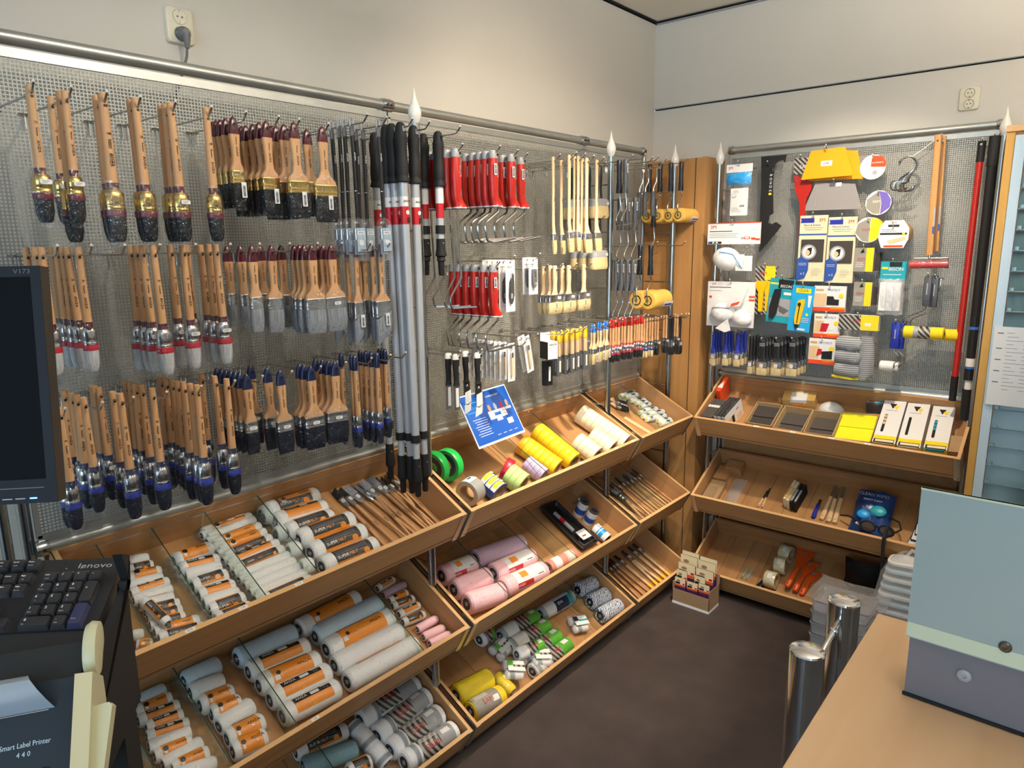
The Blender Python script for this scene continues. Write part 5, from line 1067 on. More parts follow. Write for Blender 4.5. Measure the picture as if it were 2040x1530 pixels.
# --- carded scrapers and knives
def scr_y(t, w, h):
    for k in range(3):
        m = MB(); m.add(prismy([(w*.1, -h*.30), (w*.62, -h*.30), (w*.62, -h*.40), (w*.48, -h*.52), (w*.46, -h*.93), (w*.28, -h*.93), (w*.24, -h*.52), (w*.1, -h*.42)], -.016, -.003), 'yellow', T(w*.28*k, .012*k, 0)); t.part('scraper_body', m)
cardB((1506, 530, 1548, 626), -.04, 'sam', [(.45, .95, .0, .28, 'limey'), ('t', 'SAM', .35, .15, .09, 'redp')], 'carded_scraper', 'scraper', 'yellow scrapers on striped card left of the teal card', extra=scr_y)
def scr_b(t, w, h):
    m = MB(); m.add(prismy([(w*.25, -h*.25), (w*.5, -h*.22), (w*.5, -h*.36), (w*.42, -h*.8), (w*.3, -h*.93), (w*.16, -h*.9), (w*.12, -h*.65)], -.014, -.002), 'black'); t.part('scraper_body', m)
cardB((1536, 553, 1586, 640), -.05, 'teal', [(.02, .35, .1, .14, 'limey'), (.35, .95, .02, .22, 'ink'), ('t', 'BISON', .66, .17, .09, 'paper'), (.6, .9, .3, .36, 'paper'), (.05, .95, .45, .85, 'lgrey'), ('p', ((.45, .6), (.9, .7), (.7, .8), (.5, .75)), 'steelb')], 'carded_scraper', 'scraper', 'black scraper on teal card', extra=scr_b, roll=4)
def olfa(t, w, h):
    m = MB(); m.add(prismy([(w*.38, -h*.32), (w*.62, -h*.28), (w*.66, -h*.36), (w*.56, -h*.84), (w*.34, -h*.84), (w*.30, -h*.7), (w*.34, -h*.4)], -.014, -.002), 'yellow'); m.add(prismy([(w*.45, -h*.36), (w*.50, -h*.36), (w*.46, -h*.82), (w*.42, -h*.82)], -.0148, -.0138), 'blackm'); m.add(lathe([(.0001, 0), (.006, 0), (.007, .004), (.0001, .005)], 14), 'blackm', T(w*.46, -.0145, -h*.40) @ Rx(90)); m.add(prismy([(w*.34, -h*.84), (w*.50, -h*.84), (w*.46, -h*.94), (w*.36, -h*.92)], -.010, -.004), 'black'); t.part('knife', m)
cardB((1580, 567, 1625, 658), -.06, 'olfa', [(.18, .85, .06, .16, 'limey'), ('t', 'OLFA', .52, .11, .085, 'ink'), ('p', ((.75, .2), (.92, .2), (.88, .45), (.8, .46)), 'paper'), ('o', .8, .62, .03, 'limey'), (.62, .92, .7, .71, 'paper'), (.62, .92, .74, .75, 'paper'), (.62, .9, .78, .79, 'paper'), (.45, .8, .93, .97, 'paper')], 'carded_knife', 'knife', 'yellow snap-off knife on bright blue card', extra=olfa, roll=4)
PR = [('t', 'PROTECT', .62, .16, .11, 'bluep'), (.05, .3, .12, .20, 'tan'), ('p', ((.02, .3), (.4, .3), (.4, .8), (.02, .8)), 'pwood'), (.0, 1, .84, 1, 'redor'), (.55, 1, .82, .90, 'orange'), ('o', .86, .38, .09, 'limey')]
cardB((1623, 569, 1687, 619), -.045, 'paper', PR+[('p', ((.42, .4), (.62, .4), (.66, .52), (.8, .52), (.8, .75), (.42, .75)), 'blackm')], 'felt_pad_pack', 'pack', 'white protective pad pack with orange foot, topmost of three', thick=.01)
cardB((1623, 624, 1675, 671), -.04, 'paper', PR+[('p', ((.3, .4), (.6, .4), (.5, .75), (.25, .75)), 'redp'), ('o', .65, .6, .1, 'paper')], 'felt_pad_pack', 'pack', 'white protective pad pack with orange foot, middle of three', thick=.01)
cardB((1613, 673, 1666, 723), -.045, 'paper', PR+[('p', ((.5, .5), (.9, .45), (.9, .78), (.5, .8)), 'blackm'), ('p', ((.35, .4), (.5, .4), (.5, .6), (.3, .7)), 'redp')], 'felt_pad_pack', 'pack', 'white protective pad pack with orange foot, lowest of three', thick=.01)
# --- glove bag
def gloves(t, w, h):
    for k in range(3):
        m = MB(); m.add(lathe([(.008, 0), (.024, .004), (.030, .02), (.031, w*.55), (.024, w*.66), (.006, w*.68)], 18, 'x'), 'glove', T(w*.04, -.035, -h-.05-.052*k) @ Ry(4)); t.part('glove', m)
    m = MB(); m.add(loft([[(w*.8+x, -.03+y, z) for x, y in oval(a, .05, 12)] for a, z in ((.05, -h-.02), (.065, -h-.08), (.065, -h-.17), (.03, -h-.19))]), 'glove'); t.part('glove', m)
    m = MB(); m.add(tube([(w*.02, -.045, -h-.185), (w*.5, -.05, -h-.19), (w*.95, -.03, -h-.183)], .005, 6), 'limey'); t.part('cuff', m)
    m = MB(); m.add(pillow(w*1.02, .215, .075, 'film', 31, -.004, -h*.9, 14, 14), 'film'); t.part('clear_bag', m)
cardB((1672, 626, 1752, 655), -.05, 'paper', [(0, .56, 0, 1, 'sam'), (.56, 1, 0, 1, 'limey'), ('t', 'SAM', .46, .4, .28, 'redp'), (.66, .82, .5, .7, 'paper')], 'glove_bag', 'gloves', 'clear bag of grey knitted work gloves with yellow striped header', extra=gloves, thick=.03)
# --- blue and black handled brushes
def lac(w, L, hm, hw, bl=.032, fl=.026, grip=False):
    t = Thing('paint_brush', 'brush'); r2 = lambda a, b, z: [(x, y, z) for x, y in rrect(a, b, min(a, b)*.42)]; z1 = -(L-.012-bl-fl)
    m = MB(); m.add(loft([r2(w*.9, .010, z1), r2(w*.7, .011, z1+.014), r2(hw, .011, z1+.03), r2(hw, .011, -.02), r2(hw*1.05, .012, .0), r2(hw*.6, .009, .012)]), hm)
    if grip:
        for k in range(4): m.add(box(-hw*.45, hw*.45, -.0068, -.0055, -.004-.004*k, -.0025-.004*k), 'lgrey')
    t.part('handle', m)
    m = MB(); m.add(loft([r2(w, .012, z1-fl), r2(w*1.01, .0125, z1-fl+.004), r2(w, .012, z1)]), 'silver'); sticker(m, T(0, -.0064, z1-fl*.6) @ Rx(90), .014, .016); t.part('ferrule', m)
    m = MB(); m.add(loft([r2(w*.9, .004, z1-fl-bl), r2(w, .011, z1-fl-bl+.012), r2(w*.98, .012, z1-fl+.001)]), 'br_cream'); t.part('bristles', m)
    m = MB(); rr = random.Random(4); m.add(loft([[(x*(1+rr.uniform(-.05, .05)), y*(1+rr.uniform(-.2, .2)), z) for x, y in rrect(a, b, .003)] for a, b, z in ((w*1.05, .008, z1-fl-bl-.004), (w*1.1, .018, z1-fl), (w*1.08, .018, z1), (w*.8, .016, z1+.015))], False), 'film'); t.part('plastic_sleeve', m); return t
PB['nb'] = lac(.030, .150, 'dblue', .014); PB['kb2'] = lac(.046, .155, 'black', .026, grip=True); PB['kb1'] = lac(.024, .165, 'black', .016)
def hangB(kind, px, py, x, lab, grp, backs, bl):
    P = pB(px, py, x); PB[kind].put(T(*P) @ RB, lab, grp); hook(P.y, P.z+.0035, XB-x+.02, hl_(lab, 0), 'hooks of the right-hand mesh', 'B')
    for i, b in enumerate(backs):
        k = depth_on_line(b, P, (1, 0, 0)); k = min(max(k, .010*(i+1)), .12); PB[kind].put(T(P.x+k, P.y, P.z) @ RB @ Rz(random.uniform(-5, 5)), '%s, %s behind the front one' % (bl, ORD[i]), grp)
hangB('nb', 1422, 668, -.06, 'royal blue handled brush, front of left bunch', 'royal blue brushes', [1427, 1432, 1437], 'royal blue handled brush in left bunch')
hangB('nb', 1447, 667, -.07, 'royal blue handled brush, front of middle bunch', 'royal blue brushes', [1453, 1459], 'royal blue handled brush in middle bunch')
hangB('nb', 1470, 668, -.08, 'royal blue handled brush, front of right bunch', 'royal blue brushes', [1478, 1485], 'royal blue handled brush in right bunch')
hangB('kb1', 1497, 676, -.04, 'slim black-handled brush left of the broad black ones', 'black handled brushes', [1503, 1509], 'slim black-handled brush')
hangB('kb2', 1520, 682, -.08, 'broad black-handled brush, front of left bunch', 'black handled brushes', [1526, 1532, 1538], 'broad black-handled brush in left bunch')
hangB('kb2', 1549, 682, -.08, 'broad black-handled brush, front of middle bunch', 'black handled brushes', [1556, 1563, 1569], 'broad black-handled brush in middle bunch')
hangB('kb2', 1580, 682, -.08, 'broad black-handled brush, front of right bunch', 'black handled brushes', [1587, 1594, 1601], 'broad black-handled brush in right bunch')
# ================= GOODS IN THE TRAYS ================================================
M['nap'] = mat('white_roller_nap', lin('f2f2f0'), .85, bump=.35, bscale=700); M['napblue'] = mat('pale_blue_nap', lin('c7dcea'), .8, bump=.3, bscale=700)
M['pink'] = mat('pink_nap', lin('eebfc6'), .85, bump=.4, bscale=600); M['lilac'] = mat('lilac_nap', lin('c9aec0'), .85, bump=.4, bscale=600)
M['tealnap'] = mat('teal_nap', lin('7fa9b5'), .85, bump=.4, bscale=500, noise=.15, nscale=300)
M['nyellow'] = mat('yellow_foam', lin('e6cb12'), .85, bump=.3, bscale=500); M['tapey'] = mat('yellow_masking_tape', lin('f5cf1a'), .5); M['tapeo'] = mat('deep_yellow_tape', lin('eda51a'), .5)
M['tapew'] = mat('cream_masking_tape', lin('efe3c2'), .55); M['tapeg'] = mat('pale_green_tape', lin('b8d884'), .5); M['tapep'] = mat('lilac_tape', lin('c8b4dc'), .5); M['green'] = mat('green_case', lin('22b24c'), .3)
M['greenl'] = mat('green_label', lin('58a834'), .4); M['twist'] = stripes('blue_white_yarn', lin('46587c'), lin('e4e8ee'), 0, 1900, .9, .45, 14, (0, 0, R(35))); M['strn'] = stripes('grey_striped_nap', lin('8c949c'), lin('eef0f2'), 0, 190, .9, .14, .6); M['pstr'] = stripes('pink_striped_nap', lin('dd8f80'), lin('f6eee6'), 0, 170, .9, .45, .8, (0, R(12), 0))
M['gstr'] = stripes('threaded_nap', lin('9aa2a0'), lin('f0f0ec'), 0, 150, .9, .12, .5, (0, R(20), 0)); M['duct'] = mat('duct_tape', lin('a5a7a4'), .35, .3)
M['kraftd'] = mat('fibre_board', lin('93785a'), .85, noise=.1, nscale=300)
M['sponge'] = mat('dark_sponge', lin('4e4743'), .95, noise=.2, nscale=700, bump=.4, bscale=800); M['yelpad'] = mat('yellow_green_pad', lin('e8ec1c'), .8, noise=.05, nscale=200)
def sector(m, r, x0, x1, a0, a1, mt, dr=.0006, step=12):
    n = max(2, int(abs(a1-a0)/step)+1); A_ = [R(a0+(a1-a0)*i/(n-1)) for i in range(n)]
    v = [(x, (r+dr)*math.cos(a), (r+dr)*math.sin(a)) for x in (x0, x1) for a in A_]; m.add((v, [(i, i+1, n+i+1, n+i) for i in range(n-1)]), mt)
def rtext(m, s, r, x, a, size, mt, sx=1.1, flip=False):
    c, s_ = math.cos(R(a)), math.sin(R(a)); B = basis((x, (r+.0010)*c, (r+.0010)*s_), (1, 0, 0), (0, s_, -c), (0, c, s_))

    m.text(s, size, B, mt, sx)
def sleeve(L, r, st):
    t = Thing('roller_sleeve', 'paint roller'); nap = {'pk': 'pink', 'pkl': 'pink', 'ly': 'lilac', 'tl': 'tealnap', 'yl': 'nyellow', 'yll': 'nyellow', 'tw': 'twist', 'st': 'strn', 'stl': 'strn', 'ps': 'pstr', 'gr': 'gstr', 'nv': 'gstr', 'wb': 'napblue', 'fm': 'nap'}.get(st, 'nap')
    e = min(.006, r*.4); x0, x1 = -L/2, L/2
    m = MB(); m.add(lathe([(r*.55, x0), (r*.82, x0), (r, x0+e), (r*1.01, 0), (r, x1-e), (r*.82, x1), (r*.55, x1)], 20 if r > .015 else 12, 'x', False), nap); t.part('nap', m)
    m = MB()
    for x in (x0, x1): m.add(lathe([(r*.58, -.0006), (r*.58, .0006)], 12, 'x'), 'yelpad' if st == 'fm' else 'blackm', T(x*.985, 0, 0))
    m.add(lathe([(r*.2, -L/2-.001), (r*.2, L/2+.001)], 8, 'x'), 'lgrey'); t.part('core', m)
    l0, l1 = x0+L*.18, x1-L*.16; m = MB()
    if st == 'o':
        sector(m, r, l0, l1, 48, 150, 'orange'); sector(m, r, l0, l1, 30, 48, 'ink'); sector(m, r, l0+.004, l0+.018 if L > .1 else l0+.01, 100, 124, 'paper', .0008)
        rtext(m, 'ANZA', r, l1-L*.14, 88, r*.42, 'ink'); m.add(lathe([(.0042, 0), (.0060, 0), (.0060, .0006), (.0042, .0006)], 16), 'ink', basis((l0+L*.10, 0, r+.0003), (1, 0, 0), (0, 1, 0), (0, 0, 1))) if r > .014 else None
    elif st == 'k':
        sector(m, r, l0, l1, 60, 135, 'ink'); sector(m, r, l0, l1, 135, 150, 'orange'); sector(m, r, l0, l1, 36, 60, 'orange')
        rtext(m, 'SUPER', r, l0+L*.13, 112, r*.4, 'paper'); rtext(m, 'FELT', r, l0+L*.32, 112, r*.4, 'orange')
        for k in range(3): sector(m, r, l0+.004, l1-.012, 92-9*k, 94-9*k, 'lgrey', .0009)
        m.add(lathe([(.0001, 0), (r*.32, 0), (r*.32, .0008)], 16), 'orange', T(l1-r*.7, r*math.cos(R(128)), r*math.sin(R(128))+.0004) @ Rx(36))
    elif st == 'ok':
        sector(m, r, l0, l1, 92, 140, 'orange'); sector(m, r, l0, l1, 60, 92, 'ink'); sector(m, r, l1-L*.16, l1, 50, 68, 'paper', .0009); rtext(m, 'ANZA', r, l0+L*.14, 76, r*.36, 'paper')
        sector(m, r, l0+L*.3, l0+L*.45, 68, 86, 'paper', .001)
    elif st == 'w1': sector(m, r, l0, l1, 20, 44, 'orange'); sector(m, r, l0, l1, 8, 20, 'ink')
    elif st == 'pkl':
        sector(m, r, x0+L*.22, x1-L*.12, 40, 122, 'paper'); sector(m, r, x0+L*.22, x0+L*.58, 122, 150, 'redp'); sector(m, r, x0+L*.34, x0+L*.5, 64, 100, 'orange', .0009); rtext(m, 'ANZA', r, x0+L*.3, 136, r*.3, 'paper'); sector(m, r, x1-L*.3, x1-L*.16, 112, 116, 'ink', .001)
    elif st == 'pk': sector(m, r, x0+L*.3, x1-L*.1, 28, 36, 'redp')
    elif st == 'yll':
        sector(m, r, x0+L*.02, x1-L*.22, 20, 165, 'card'); rtext(m, 'SAM', r, -L*.08, 100, r*.62, 'redp')
        for k in range(4): sector(m, r, x0+L*.1, x0+L*.5, 68-8*k, 71-8*k, 'paper', .0009)
        sector(m, r, x0+L*.55, x1-L*.26, 90, 120, 'paper', .0009)
    elif st == 'stl':
        sector(m, r, x0+L*.25, x0+L*.62, 20, 160, 'sam'); sector(m, r, x0+L*.62, x1-L*.1, 20, 160, 'lgrey'); rtext(m, 'SAM', r, x0+L*.46, 105, r*.7, 'redp'); sector(m, r, x0+L*.68, x1-L*.16, 60, 86, 'paper', .0009)
        for k in range(3): sector(m, r, x0+L*.28, x0+L*.6, 62-10*k, 66-10*k, 'paper', .0009)
    elif st == 'gr':
        sector(m, r, x1-L*.30, x1, 5, 175, 'greenl'); sector(m, r, x0+L*.38, x1-L*.30, 5, 175, 'sam'); rtext(m, 'SAM', r, x1-L*.40, 100, r*.7, 'redp'); sector(m, r, x1-L*.2, x1-L*.06, 60, 95, 'paper', .0009)
    elif st == 'nv':
        sector(m, r, x0+L*.35, x1-L*.25, 80, 170, 'navy'); sector(m, r, x0+L*.35, x1-L*.15, 20, 80, 'napblue'); sector(m, r, x1-L*.25, x1-L*.12, 30, 170, 'teal'); rtext(m, 'EVA', r, 0, 110, r*.55, 'paper')
    elif st == 'fm': sector(m, r, x0+L*.3, x1-L*.12, 60, 130, 'sky' if False else 'napblue'); sector(m, r, x0+L*.42, x0+L*.7, 80, 112, 'ink', .0009)
    if m.v: t.part('label', m)
    if st not in ('tw', 'ps'):
        m = MB(); rr = random.Random(int(L*1e4)+int(r*1e5)); n = 14; rg = []
        for x, k in ((x0-min(.018, r), .35), (x0-min(.010, r*.6), .62), (x0-.001, .98), (x0+L*.2, 1.06), (0, 1.05), (x1-L*.2, 1.06), (x1+.001, .98), (x1+min(.010, r*.6), .62), (x1+min(.018, r), .35)):
            rg.append([(x+rr.uniform(-.001, .001), r*k*math.cos(2*math.pi*j/n)*(1+rr.uniform(0, .06 if k > .9 else .3)), r*k*math.sin(2*math.pi*j/n)*(1+rr.uniform(0, .06 if k > .9 else .3))) for j in range(n)])
        m.add(loft(rg, False), 'film'); t.part('plastic_wrap', m)
    return t
_sl = {}
def roller(q, p0, p1, r, st, lab, grp, rot=0, lift=0, rv=False):
    a = tpx(q, *p0, r+lift); b = tpx(q, *p1, r+lift)
    def cl(p):
        v = p-q.O; s = max(TH+.006, min(q.W-TH-.006, v.dot(q.ux))); t_ = max(TH+r*1.0, min(TD-TH-r*1.0, v.dot(q.uu))); return q.O+q.ux*s+q.uu*t_+q.n*(r+lift-(BH-.010))
    a, b = cl(a), cl(b); d = b-a; L = d.length; L = max(.02, round(L, 2)); key = (L, r, st)
    if key not in _sl: _sl[key] = sleeve(*key)
    x = d.normalized(); 
    if rv: x = -x
    y = q.n.cross(x).normalized(); z = x.cross(y)
    _sl[key].put(basis((a+b)/2, x, y, z) @ Rx(rot), lab, grp)
def zc(x0, y0, s): return lambda a, b: (x0+a/s, y0+b/s)
za = zc(200, 920, 3.825); zb_ = zc(460, 900, 4.25); zd = zc(400, 1120, 3.731); ze = zc(200, 1240, 5.275)
rnd = random.Random(5)
SW = 'white roller sleeve'
# L1, right compartment: seven large ones
for i, (a, b, st, rot) in enumerate((((215, 385), (640, 275), 'o', -10), ((285, 500), (715, 385), 'k', 0), ((370, 600), (800, 480), 'ok', -15), ((470, 690), (850, 560), 'k', -5), ((570, 745), (1020, 580), 'k', 5), ((670, 860), (1120, 680), 'k', 5), ((770, 975), (1220, 795), 'k', 0))):
    roller(TR['L1'], zb_(*a), zb_(*b), .0275, st, 'large wrapped roller with %s label, %s from the back in the top tray' % ({'o': 'orange', 'k': 'black', 'ok': 'orange and black'}[st], ORD[i]), 'large rollers in the top left tray', rot, .0 if i != 4 else .006)
for i in range(5):
    k = i/4; roller(TR['L1'], zb_(165+430*k, 420+560*k), zb_(255+430*k, 395+560*k), .021, 'w', 'wrapped roller end behind the divider, %s from the back' % ORD[i], 'roller ends behind the divider')
# L1, third compartment: thin ones
for i in range(13):
    k = i/12; a = (393+k*122, 1046+k*153); b = (484+k*136, 1013+k*140); st = 'okokwkowwwwwk'[i] if False else ['o', 'ok', 'w', 'o', 'o', 'k', 'ok', 'k', 'w1', 'w', 'w', 'w', 'k'][i]
    roller(TR['L1'], a, b, .0142, st, 'thin wrapped roller, %s from the back in the third compartment of the top tray' % ORD[i], 'thin rollers in the top left tray', rnd.uniform(-15, 15))
for i in range(12):
    k = i/11; a = (400+k*118, 1068+k*140); b = (425+k*118, 1059+k*140); roller(TR['L1'], a, b, .0135, 'w', 'end of a thin roller peeping out left of the others, %s from the back' % ORD[i], 'thin rollers in the top left tray')
for i, (a, b, st) in enumerate((((560, 760), (840, 665), 'o'), ((600, 830), (895, 755), 'ok'), ((640, 880), (920, 810), 'w'), ((700, 955), (960, 870), 'k'), ((745, 1030), (1020, 950), 'ok'), ((790, 1085), (1045, 1010), 'w'), ((830, 1140), (1090, 1045), 'k'), ((880, 1215), (1140, 1115), 'k'))):
    roller(TR['L1'], za(*a), za(*b), .020, st, 'short wrapped roller, %s from the back in the second compartment of the top tray' % ORD[i], 'short rollers in the top left tray', rnd.uniform(-15, 15))
for i, (a, b, st) in enumerate((((215, 770), (370, 735), 'w'), ((215, 830), (400, 790), 'k'), ((210, 890), (455, 835), 'o'), ((215, 950), (475, 885), 'w'), ((225, 1010), (525, 915), 'ok'), ((250, 1060), (545, 975), 'w'), ((290, 1100), (560, 1035), 'w1'), ((330, 1150), (605, 1080), 'k'), ((350, 1200), (625, 1130), 'k'), ((380, 1250), (640, 1185), 'k'), ((420, 1300), (740, 1210), 'o'), ((450, 1350), (780, 1260), 'k'))):
    roller(TR['L1'], za(*a), za(*b), .0142, st, 'small wrapped roller, %s from the back in the first compartment of the top tray' % ORD[i], 'small rollers in the top left tray', rnd.uniform(-15, 15))
roller(TR['L1'], za(335, 1060), za(510, 1230), .012, 'k', 'small black-labelled roller lying across the others in the top tray', 'small rollers in the top left tray', 0, .026)
roller(TR['L1'], za(265, 1400), za(400, 1390), .0125, 'o', 'small roller half hidden behind the keyboard stand, front one', 'small rollers in the top left tray')
roller(TR['L1'], za(240, 1330), za(330, 1310), .0125, 'w', 'small roller half hidden behind the keyboard stand, rear one', 'small rollers in the top left tray')
# L2
for i, (a, b, st, r) in enumerate((((730, 500), (1150, 260), 'o', .030), ((850, 550), (1320, 315), 'wb', .031), ((930, 650), (1410, 410), 'o', .031), ((990, 770), (1480, 520), 'w', .031), ((1090, 890), (1590, 620), 'w1', .031))):
    roller(TR['L2'], zd(*a), zd(*b), r, st, 'long wrapped roller, %s from the back in the middle tray' % ORD[i], 'long rollers in the middle left tray', 0)
for i, (a, b, st) in enumerate((((270, 720), (690, 530), 'wb'), ((350, 820), (790, 630), 'ok'), ((430, 920), (870, 730), 'o'), ((510, 1030), (950, 820), 'ok'), ((600, 1150), (1020, 940), 'ok'))):
    roller(TR['L2'], zd(*a), zd(*b), .0295, st, 'mid-length wrapped roller, %s from the back in the middle tray' % ORD[i], 'mid-length rollers in the middle left tray', -5 if st == 'ok' else 5)
for i, (a, b, st) in enumerate((((1310, 200), (1430, 130), 'ok'), ((1350, 250), (1520, 165), 'ly'), ((1400, 290), (1530, 230), 'o'), ((1420, 330), (1580, 270), 'k'), ((1470, 390), (1620, 320), 'ok'), ((1500, 450), (1660, 390), 'k'), ((1610, 500), (1770, 410), 'pk'), ((1650, 560), (1820, 480), 'pk'), ((1700, 610), (1870, 525), 'pk'))):
    roller(TR['L2'], zd(*a), zd(*b), .0145, st, '%s mini roller, %s from the back at the right end of the middle tray' % ('pink' if st in ('pk', 'ly') else 'dark-labelled', ORD[i]), 'mini rollers in the middle left tray')
for i, (a, b, st) in enumerate((((860, 600), (1240, 440), 'wb'), ((940, 750), (1290, 620), 'w1'), ((1040, 880), (1390, 740), 'o'), ((1150, 970), (1470, 840), 'o'), ((1240, 1100), (1590, 880), 'w'), ((1330, 1230), (1700, 1050), 'o'), ((1380, 1370), (1740, 1210), 'o'))):
    roller(TR['L2'], ze(*a), ze(*b), .0255, st, 'short wrapped roller, %s from the back in the second compartment of the middle tray' % ORD[i], 'short rollers in the middle left tray')
for i, (a, b, st) in enumerate((((400, 830), (670, 690), 'wb'), ((380, 950), (730, 800), 'o'), ((400, 1040), (820, 880), 'ok'), ((470, 1120), (870, 965), 'ok'), ((490, 1210), (920, 1070), 'ok'), ((510, 1310), (940, 1160), 'w'), ((560, 1420), (960, 1250), 'o'), ((640, 1500), (1070, 1260), 'w'), ((760, 1530), (1120, 1370), 'o'), ((820, 1590), (1210, 1480), 'w'))):
    roller(TR['L2'], ze(*a), ze(*b), .0180, st, 'slim wrapped roller, %s from the back in the first compartment of the middle tray' % ORD[i], 'slim rollers in the middle left tray')
for i, (a, b) in enumerate((((180, 1340), (290, 1290)), ((120, 1500), (400, 1390)), ((150, 1580), (440, 1480)))):
    roller(TR['L2'], ze(*a), ze(*b), .018, 'wb', 'slim white roller beside the keyboard stand, %s from the back' % ORD[i], 'slim rollers in the middle left tray')
# L3
for i, (a, b, st) in enumerate((((1180, 1180), (1620, 900), 'stl'), ((1310, 1290), (1720, 970), 'stl'), ((1400, 1400), (1840, 1080), 'stl'), ((1510, 1490), (1960, 1200), 'stl'))):
    roller(TR['L3'], zd(*a), zd(*b), .035, st, 'grey-striped roller with striped SAM label, %s from the back'.replace('SAM ', '') % ORD[i], 'striped rollers in the lowest left tray', -20+8*i)
roller(TR['L3'], zd(1120, 1200), zd(1390, 1500), .026, 'st', 'grey-striped roller lying across, left of the labelled ones', 'striped rollers in the lowest left tray')
roller(TR['L3'], zd(760, 1520), zd(1150, 1390), .028, 'tl', 'teal fleecy roller in the lowest tray', 'dark rollers in the lowest left tray')
roller(TR['L3'], zd(700, 1420), zd(1080, 1250), .026, 'k', 'black-labelled roller behind the teal one', 'dark rollers in the lowest left tray')
roller(TR['L3'], zd(1100, 1560), zd(1250, 1490), .026, 'k', 'black-labelled roller in front of the teal one', 'dark rollers in the lowest left tray')
# brushes lying in L1 right part
def lying(q, p0, p1, t, lab, grp, h=.012, rot=0, lift=0):
    """thing built hanging down -z with head at the bottom; p0 = handle end, p1 = head end"""
    a, b = tpx(q, *p0, h+lift), tpx(q, *p1, h+lift); d = (a-b).normalized(); y = q.n.cross(d).normalized(); 
    z = d; x = (-q.n).cross(z).normalized(); y2 = z.cross(x)
    t.put(basis(a, x, y2, z) @ Rz(rot), lab, grp)
def longbrush(L, w, hm, fm, bm, hr=.0045, slant=.012):
    t = Thing('paint_brush', 'brush'); m = MB(); m.add(lathe([(hr*.5, -L*.72), (hr*1.1, -L*.68), (hr*1.25, -L*.5), (hr, -L*.2), (hr*.8, -.004), (hr*.4, 0)], 10), hm); m.text('ANZA', .006, T(0, -hr*1.2-.0004, -L*.35) @ FACE_DOWN, 'ink', 1.2); t.part('handle', m)
    r2 = lambda a, b, z: [(x, y, z) for x, y in rrect(a, b, min(a, b)*.4)]
    m = MB(); m.add(loft([r2(w, .009, -L*.85), r2(w*.8, .010, -L*.76), r2(hr*2.2, hr*2.2, -L*.70)]), fm); sticker(m, T(0, -.006, -L*.8) @ Rx(90), .010, .014); t.part('ferrule', m)
    m = MB(); m.add(loft([[(x, y, z+slant*x/w) for x, y, z in r2(w*.9, .003, -L)], r2(w, .008, -L*.84)]), bm); t.part('bristles', m)
    m = MB(); m.add(loft([r2(w*1.1, .006, -L*1.02), r2(w*1.3, .014, -L*.84), r2(w*.9, .013, -L*.72)], False), 'film'); t.part('plastic_sleeve', m); return t
LB = [longbrush(.25, .026, 'lwood', 'silver', 'br_grey'), longbrush(.25, .020, 'lwood', 'silver', 'br_black'), longbrush(.24, .014, 'lwood', 'silver', 'br_black', .0035)]
for i, (a, b, k) in enumerate((((1320, 810), (850, 310), 1), ((1400, 780), (900, 300), 1), ((1500, 735), (960, 290), 0), ((1580, 710), (1060, 290), 0), ((1530, 720), (1120, 260), 1), ((1600, 690), (1190, 330), 0), ((1660, 660), (1240, 290), 0), ((1680, 650), (1190, 200), 2), ((1740, 630), (1290, 240), 2), ((1760, 610), (1340, 200), 2), ((1700, 640), (1420, 300), 1))):
    lying(TR['L1'], zb_(*a), zb_(*b), LB[k], 'long wooden artist brush lying in the top tray, %s from the left' % ORD[i], 'long brushes in the top left tray', .008, rnd.uniform(-30, 30), .004*(i % 3))
# ---------------- M1 tapes
zf_ = zc(840, 740, 4.435); zg = zc(860, 960, 4.636); zh = zc(860, 1130, 4.136)
def tapering(L, r, mt, side=None, inner='kraft', lab=None):
    m = MB(); m.add(lathe([(r*.66, -L/2), (r*.985, -L/2), (r, -L/2+.0008), (r, L/2-.0008), (r*.985, L/2), (r*.66, L/2)], 30, 'x', False), mt); t = Thing('tape_roll', 'tape'); t.part('tape', m)
    m = MB(); m.add(lathe([(r*.62, -L/2+.001), (r*.665, -L/2+.0005), (r*.665, L/2-.0005), (r*.62, L/2-.001)], 24, 'x', False), inner); m.add(lathe([(r*.62, L/2-.001), (r*.62, -L/2+.001)], 24, 'x', False), inner); t.part('core', m)
    if lab:
        m = MB(); lab(m, L, r); t.part('label', m)
    return t
def coax(q, p0, p1, r, specs, lab, grp, lift=0):
    """rolls side by side on one axis from p0 (far) to p1 (near)"""
    a, b = tpx(q, *p0, r+lift), tpx(q, *p1, r+lift); d = b-a; L = d.length; x = d.normalized(); y = q.n.cross(x).normalized(); z = x.cross(y); n = len(specs); w = L/n; ca = {}
    for i, s in enumerate(specs):
        k = id(s) if callable(s) else s
        if k not in ca: ca[k] = s(w-.0008, r) if callable(s) else tapering(w-.0008, r, s)
        ca[k].put(basis(a+d*((i+.5)/n)+y*rnd.uniform(-.0008, .0008), x, y, z) @ Rx(rnd.uniform(0, 25) if not callable(s) else 0), '%s, %s from the mesh' % (lab, ORD[i]), grp)
def l_d3(m, L, r): sector(m, r, -L*.45, L*.45, 20, 160, 'paper'); sector(m, r, -L*.44, L*.3, 85, 140, 'limey', .0009); sector(m, r, -L*.1, L*.4, 60, 75, 'ink', .001); sector(m, r, -L*.1, L*.1, 76, 84, 'redp', .001); sector(m, r, -L*.5, -L*.44, 10, 170, 'bluep', .001); rtext(m, 'D3', r, L*.2, 48, .012, 'ink')
def l_gr(m, L, r): rtext(m, 'CE', r, L*.1, 40, .010, 'ink')
def l_pu(m, L, r): sector(m, r, -L*.5, L*.5, 20, 60, 'navy'); sector(m, r, -L*.2, L*.3, 34, 46, 'paper', .0009)
Q = TR['M1']
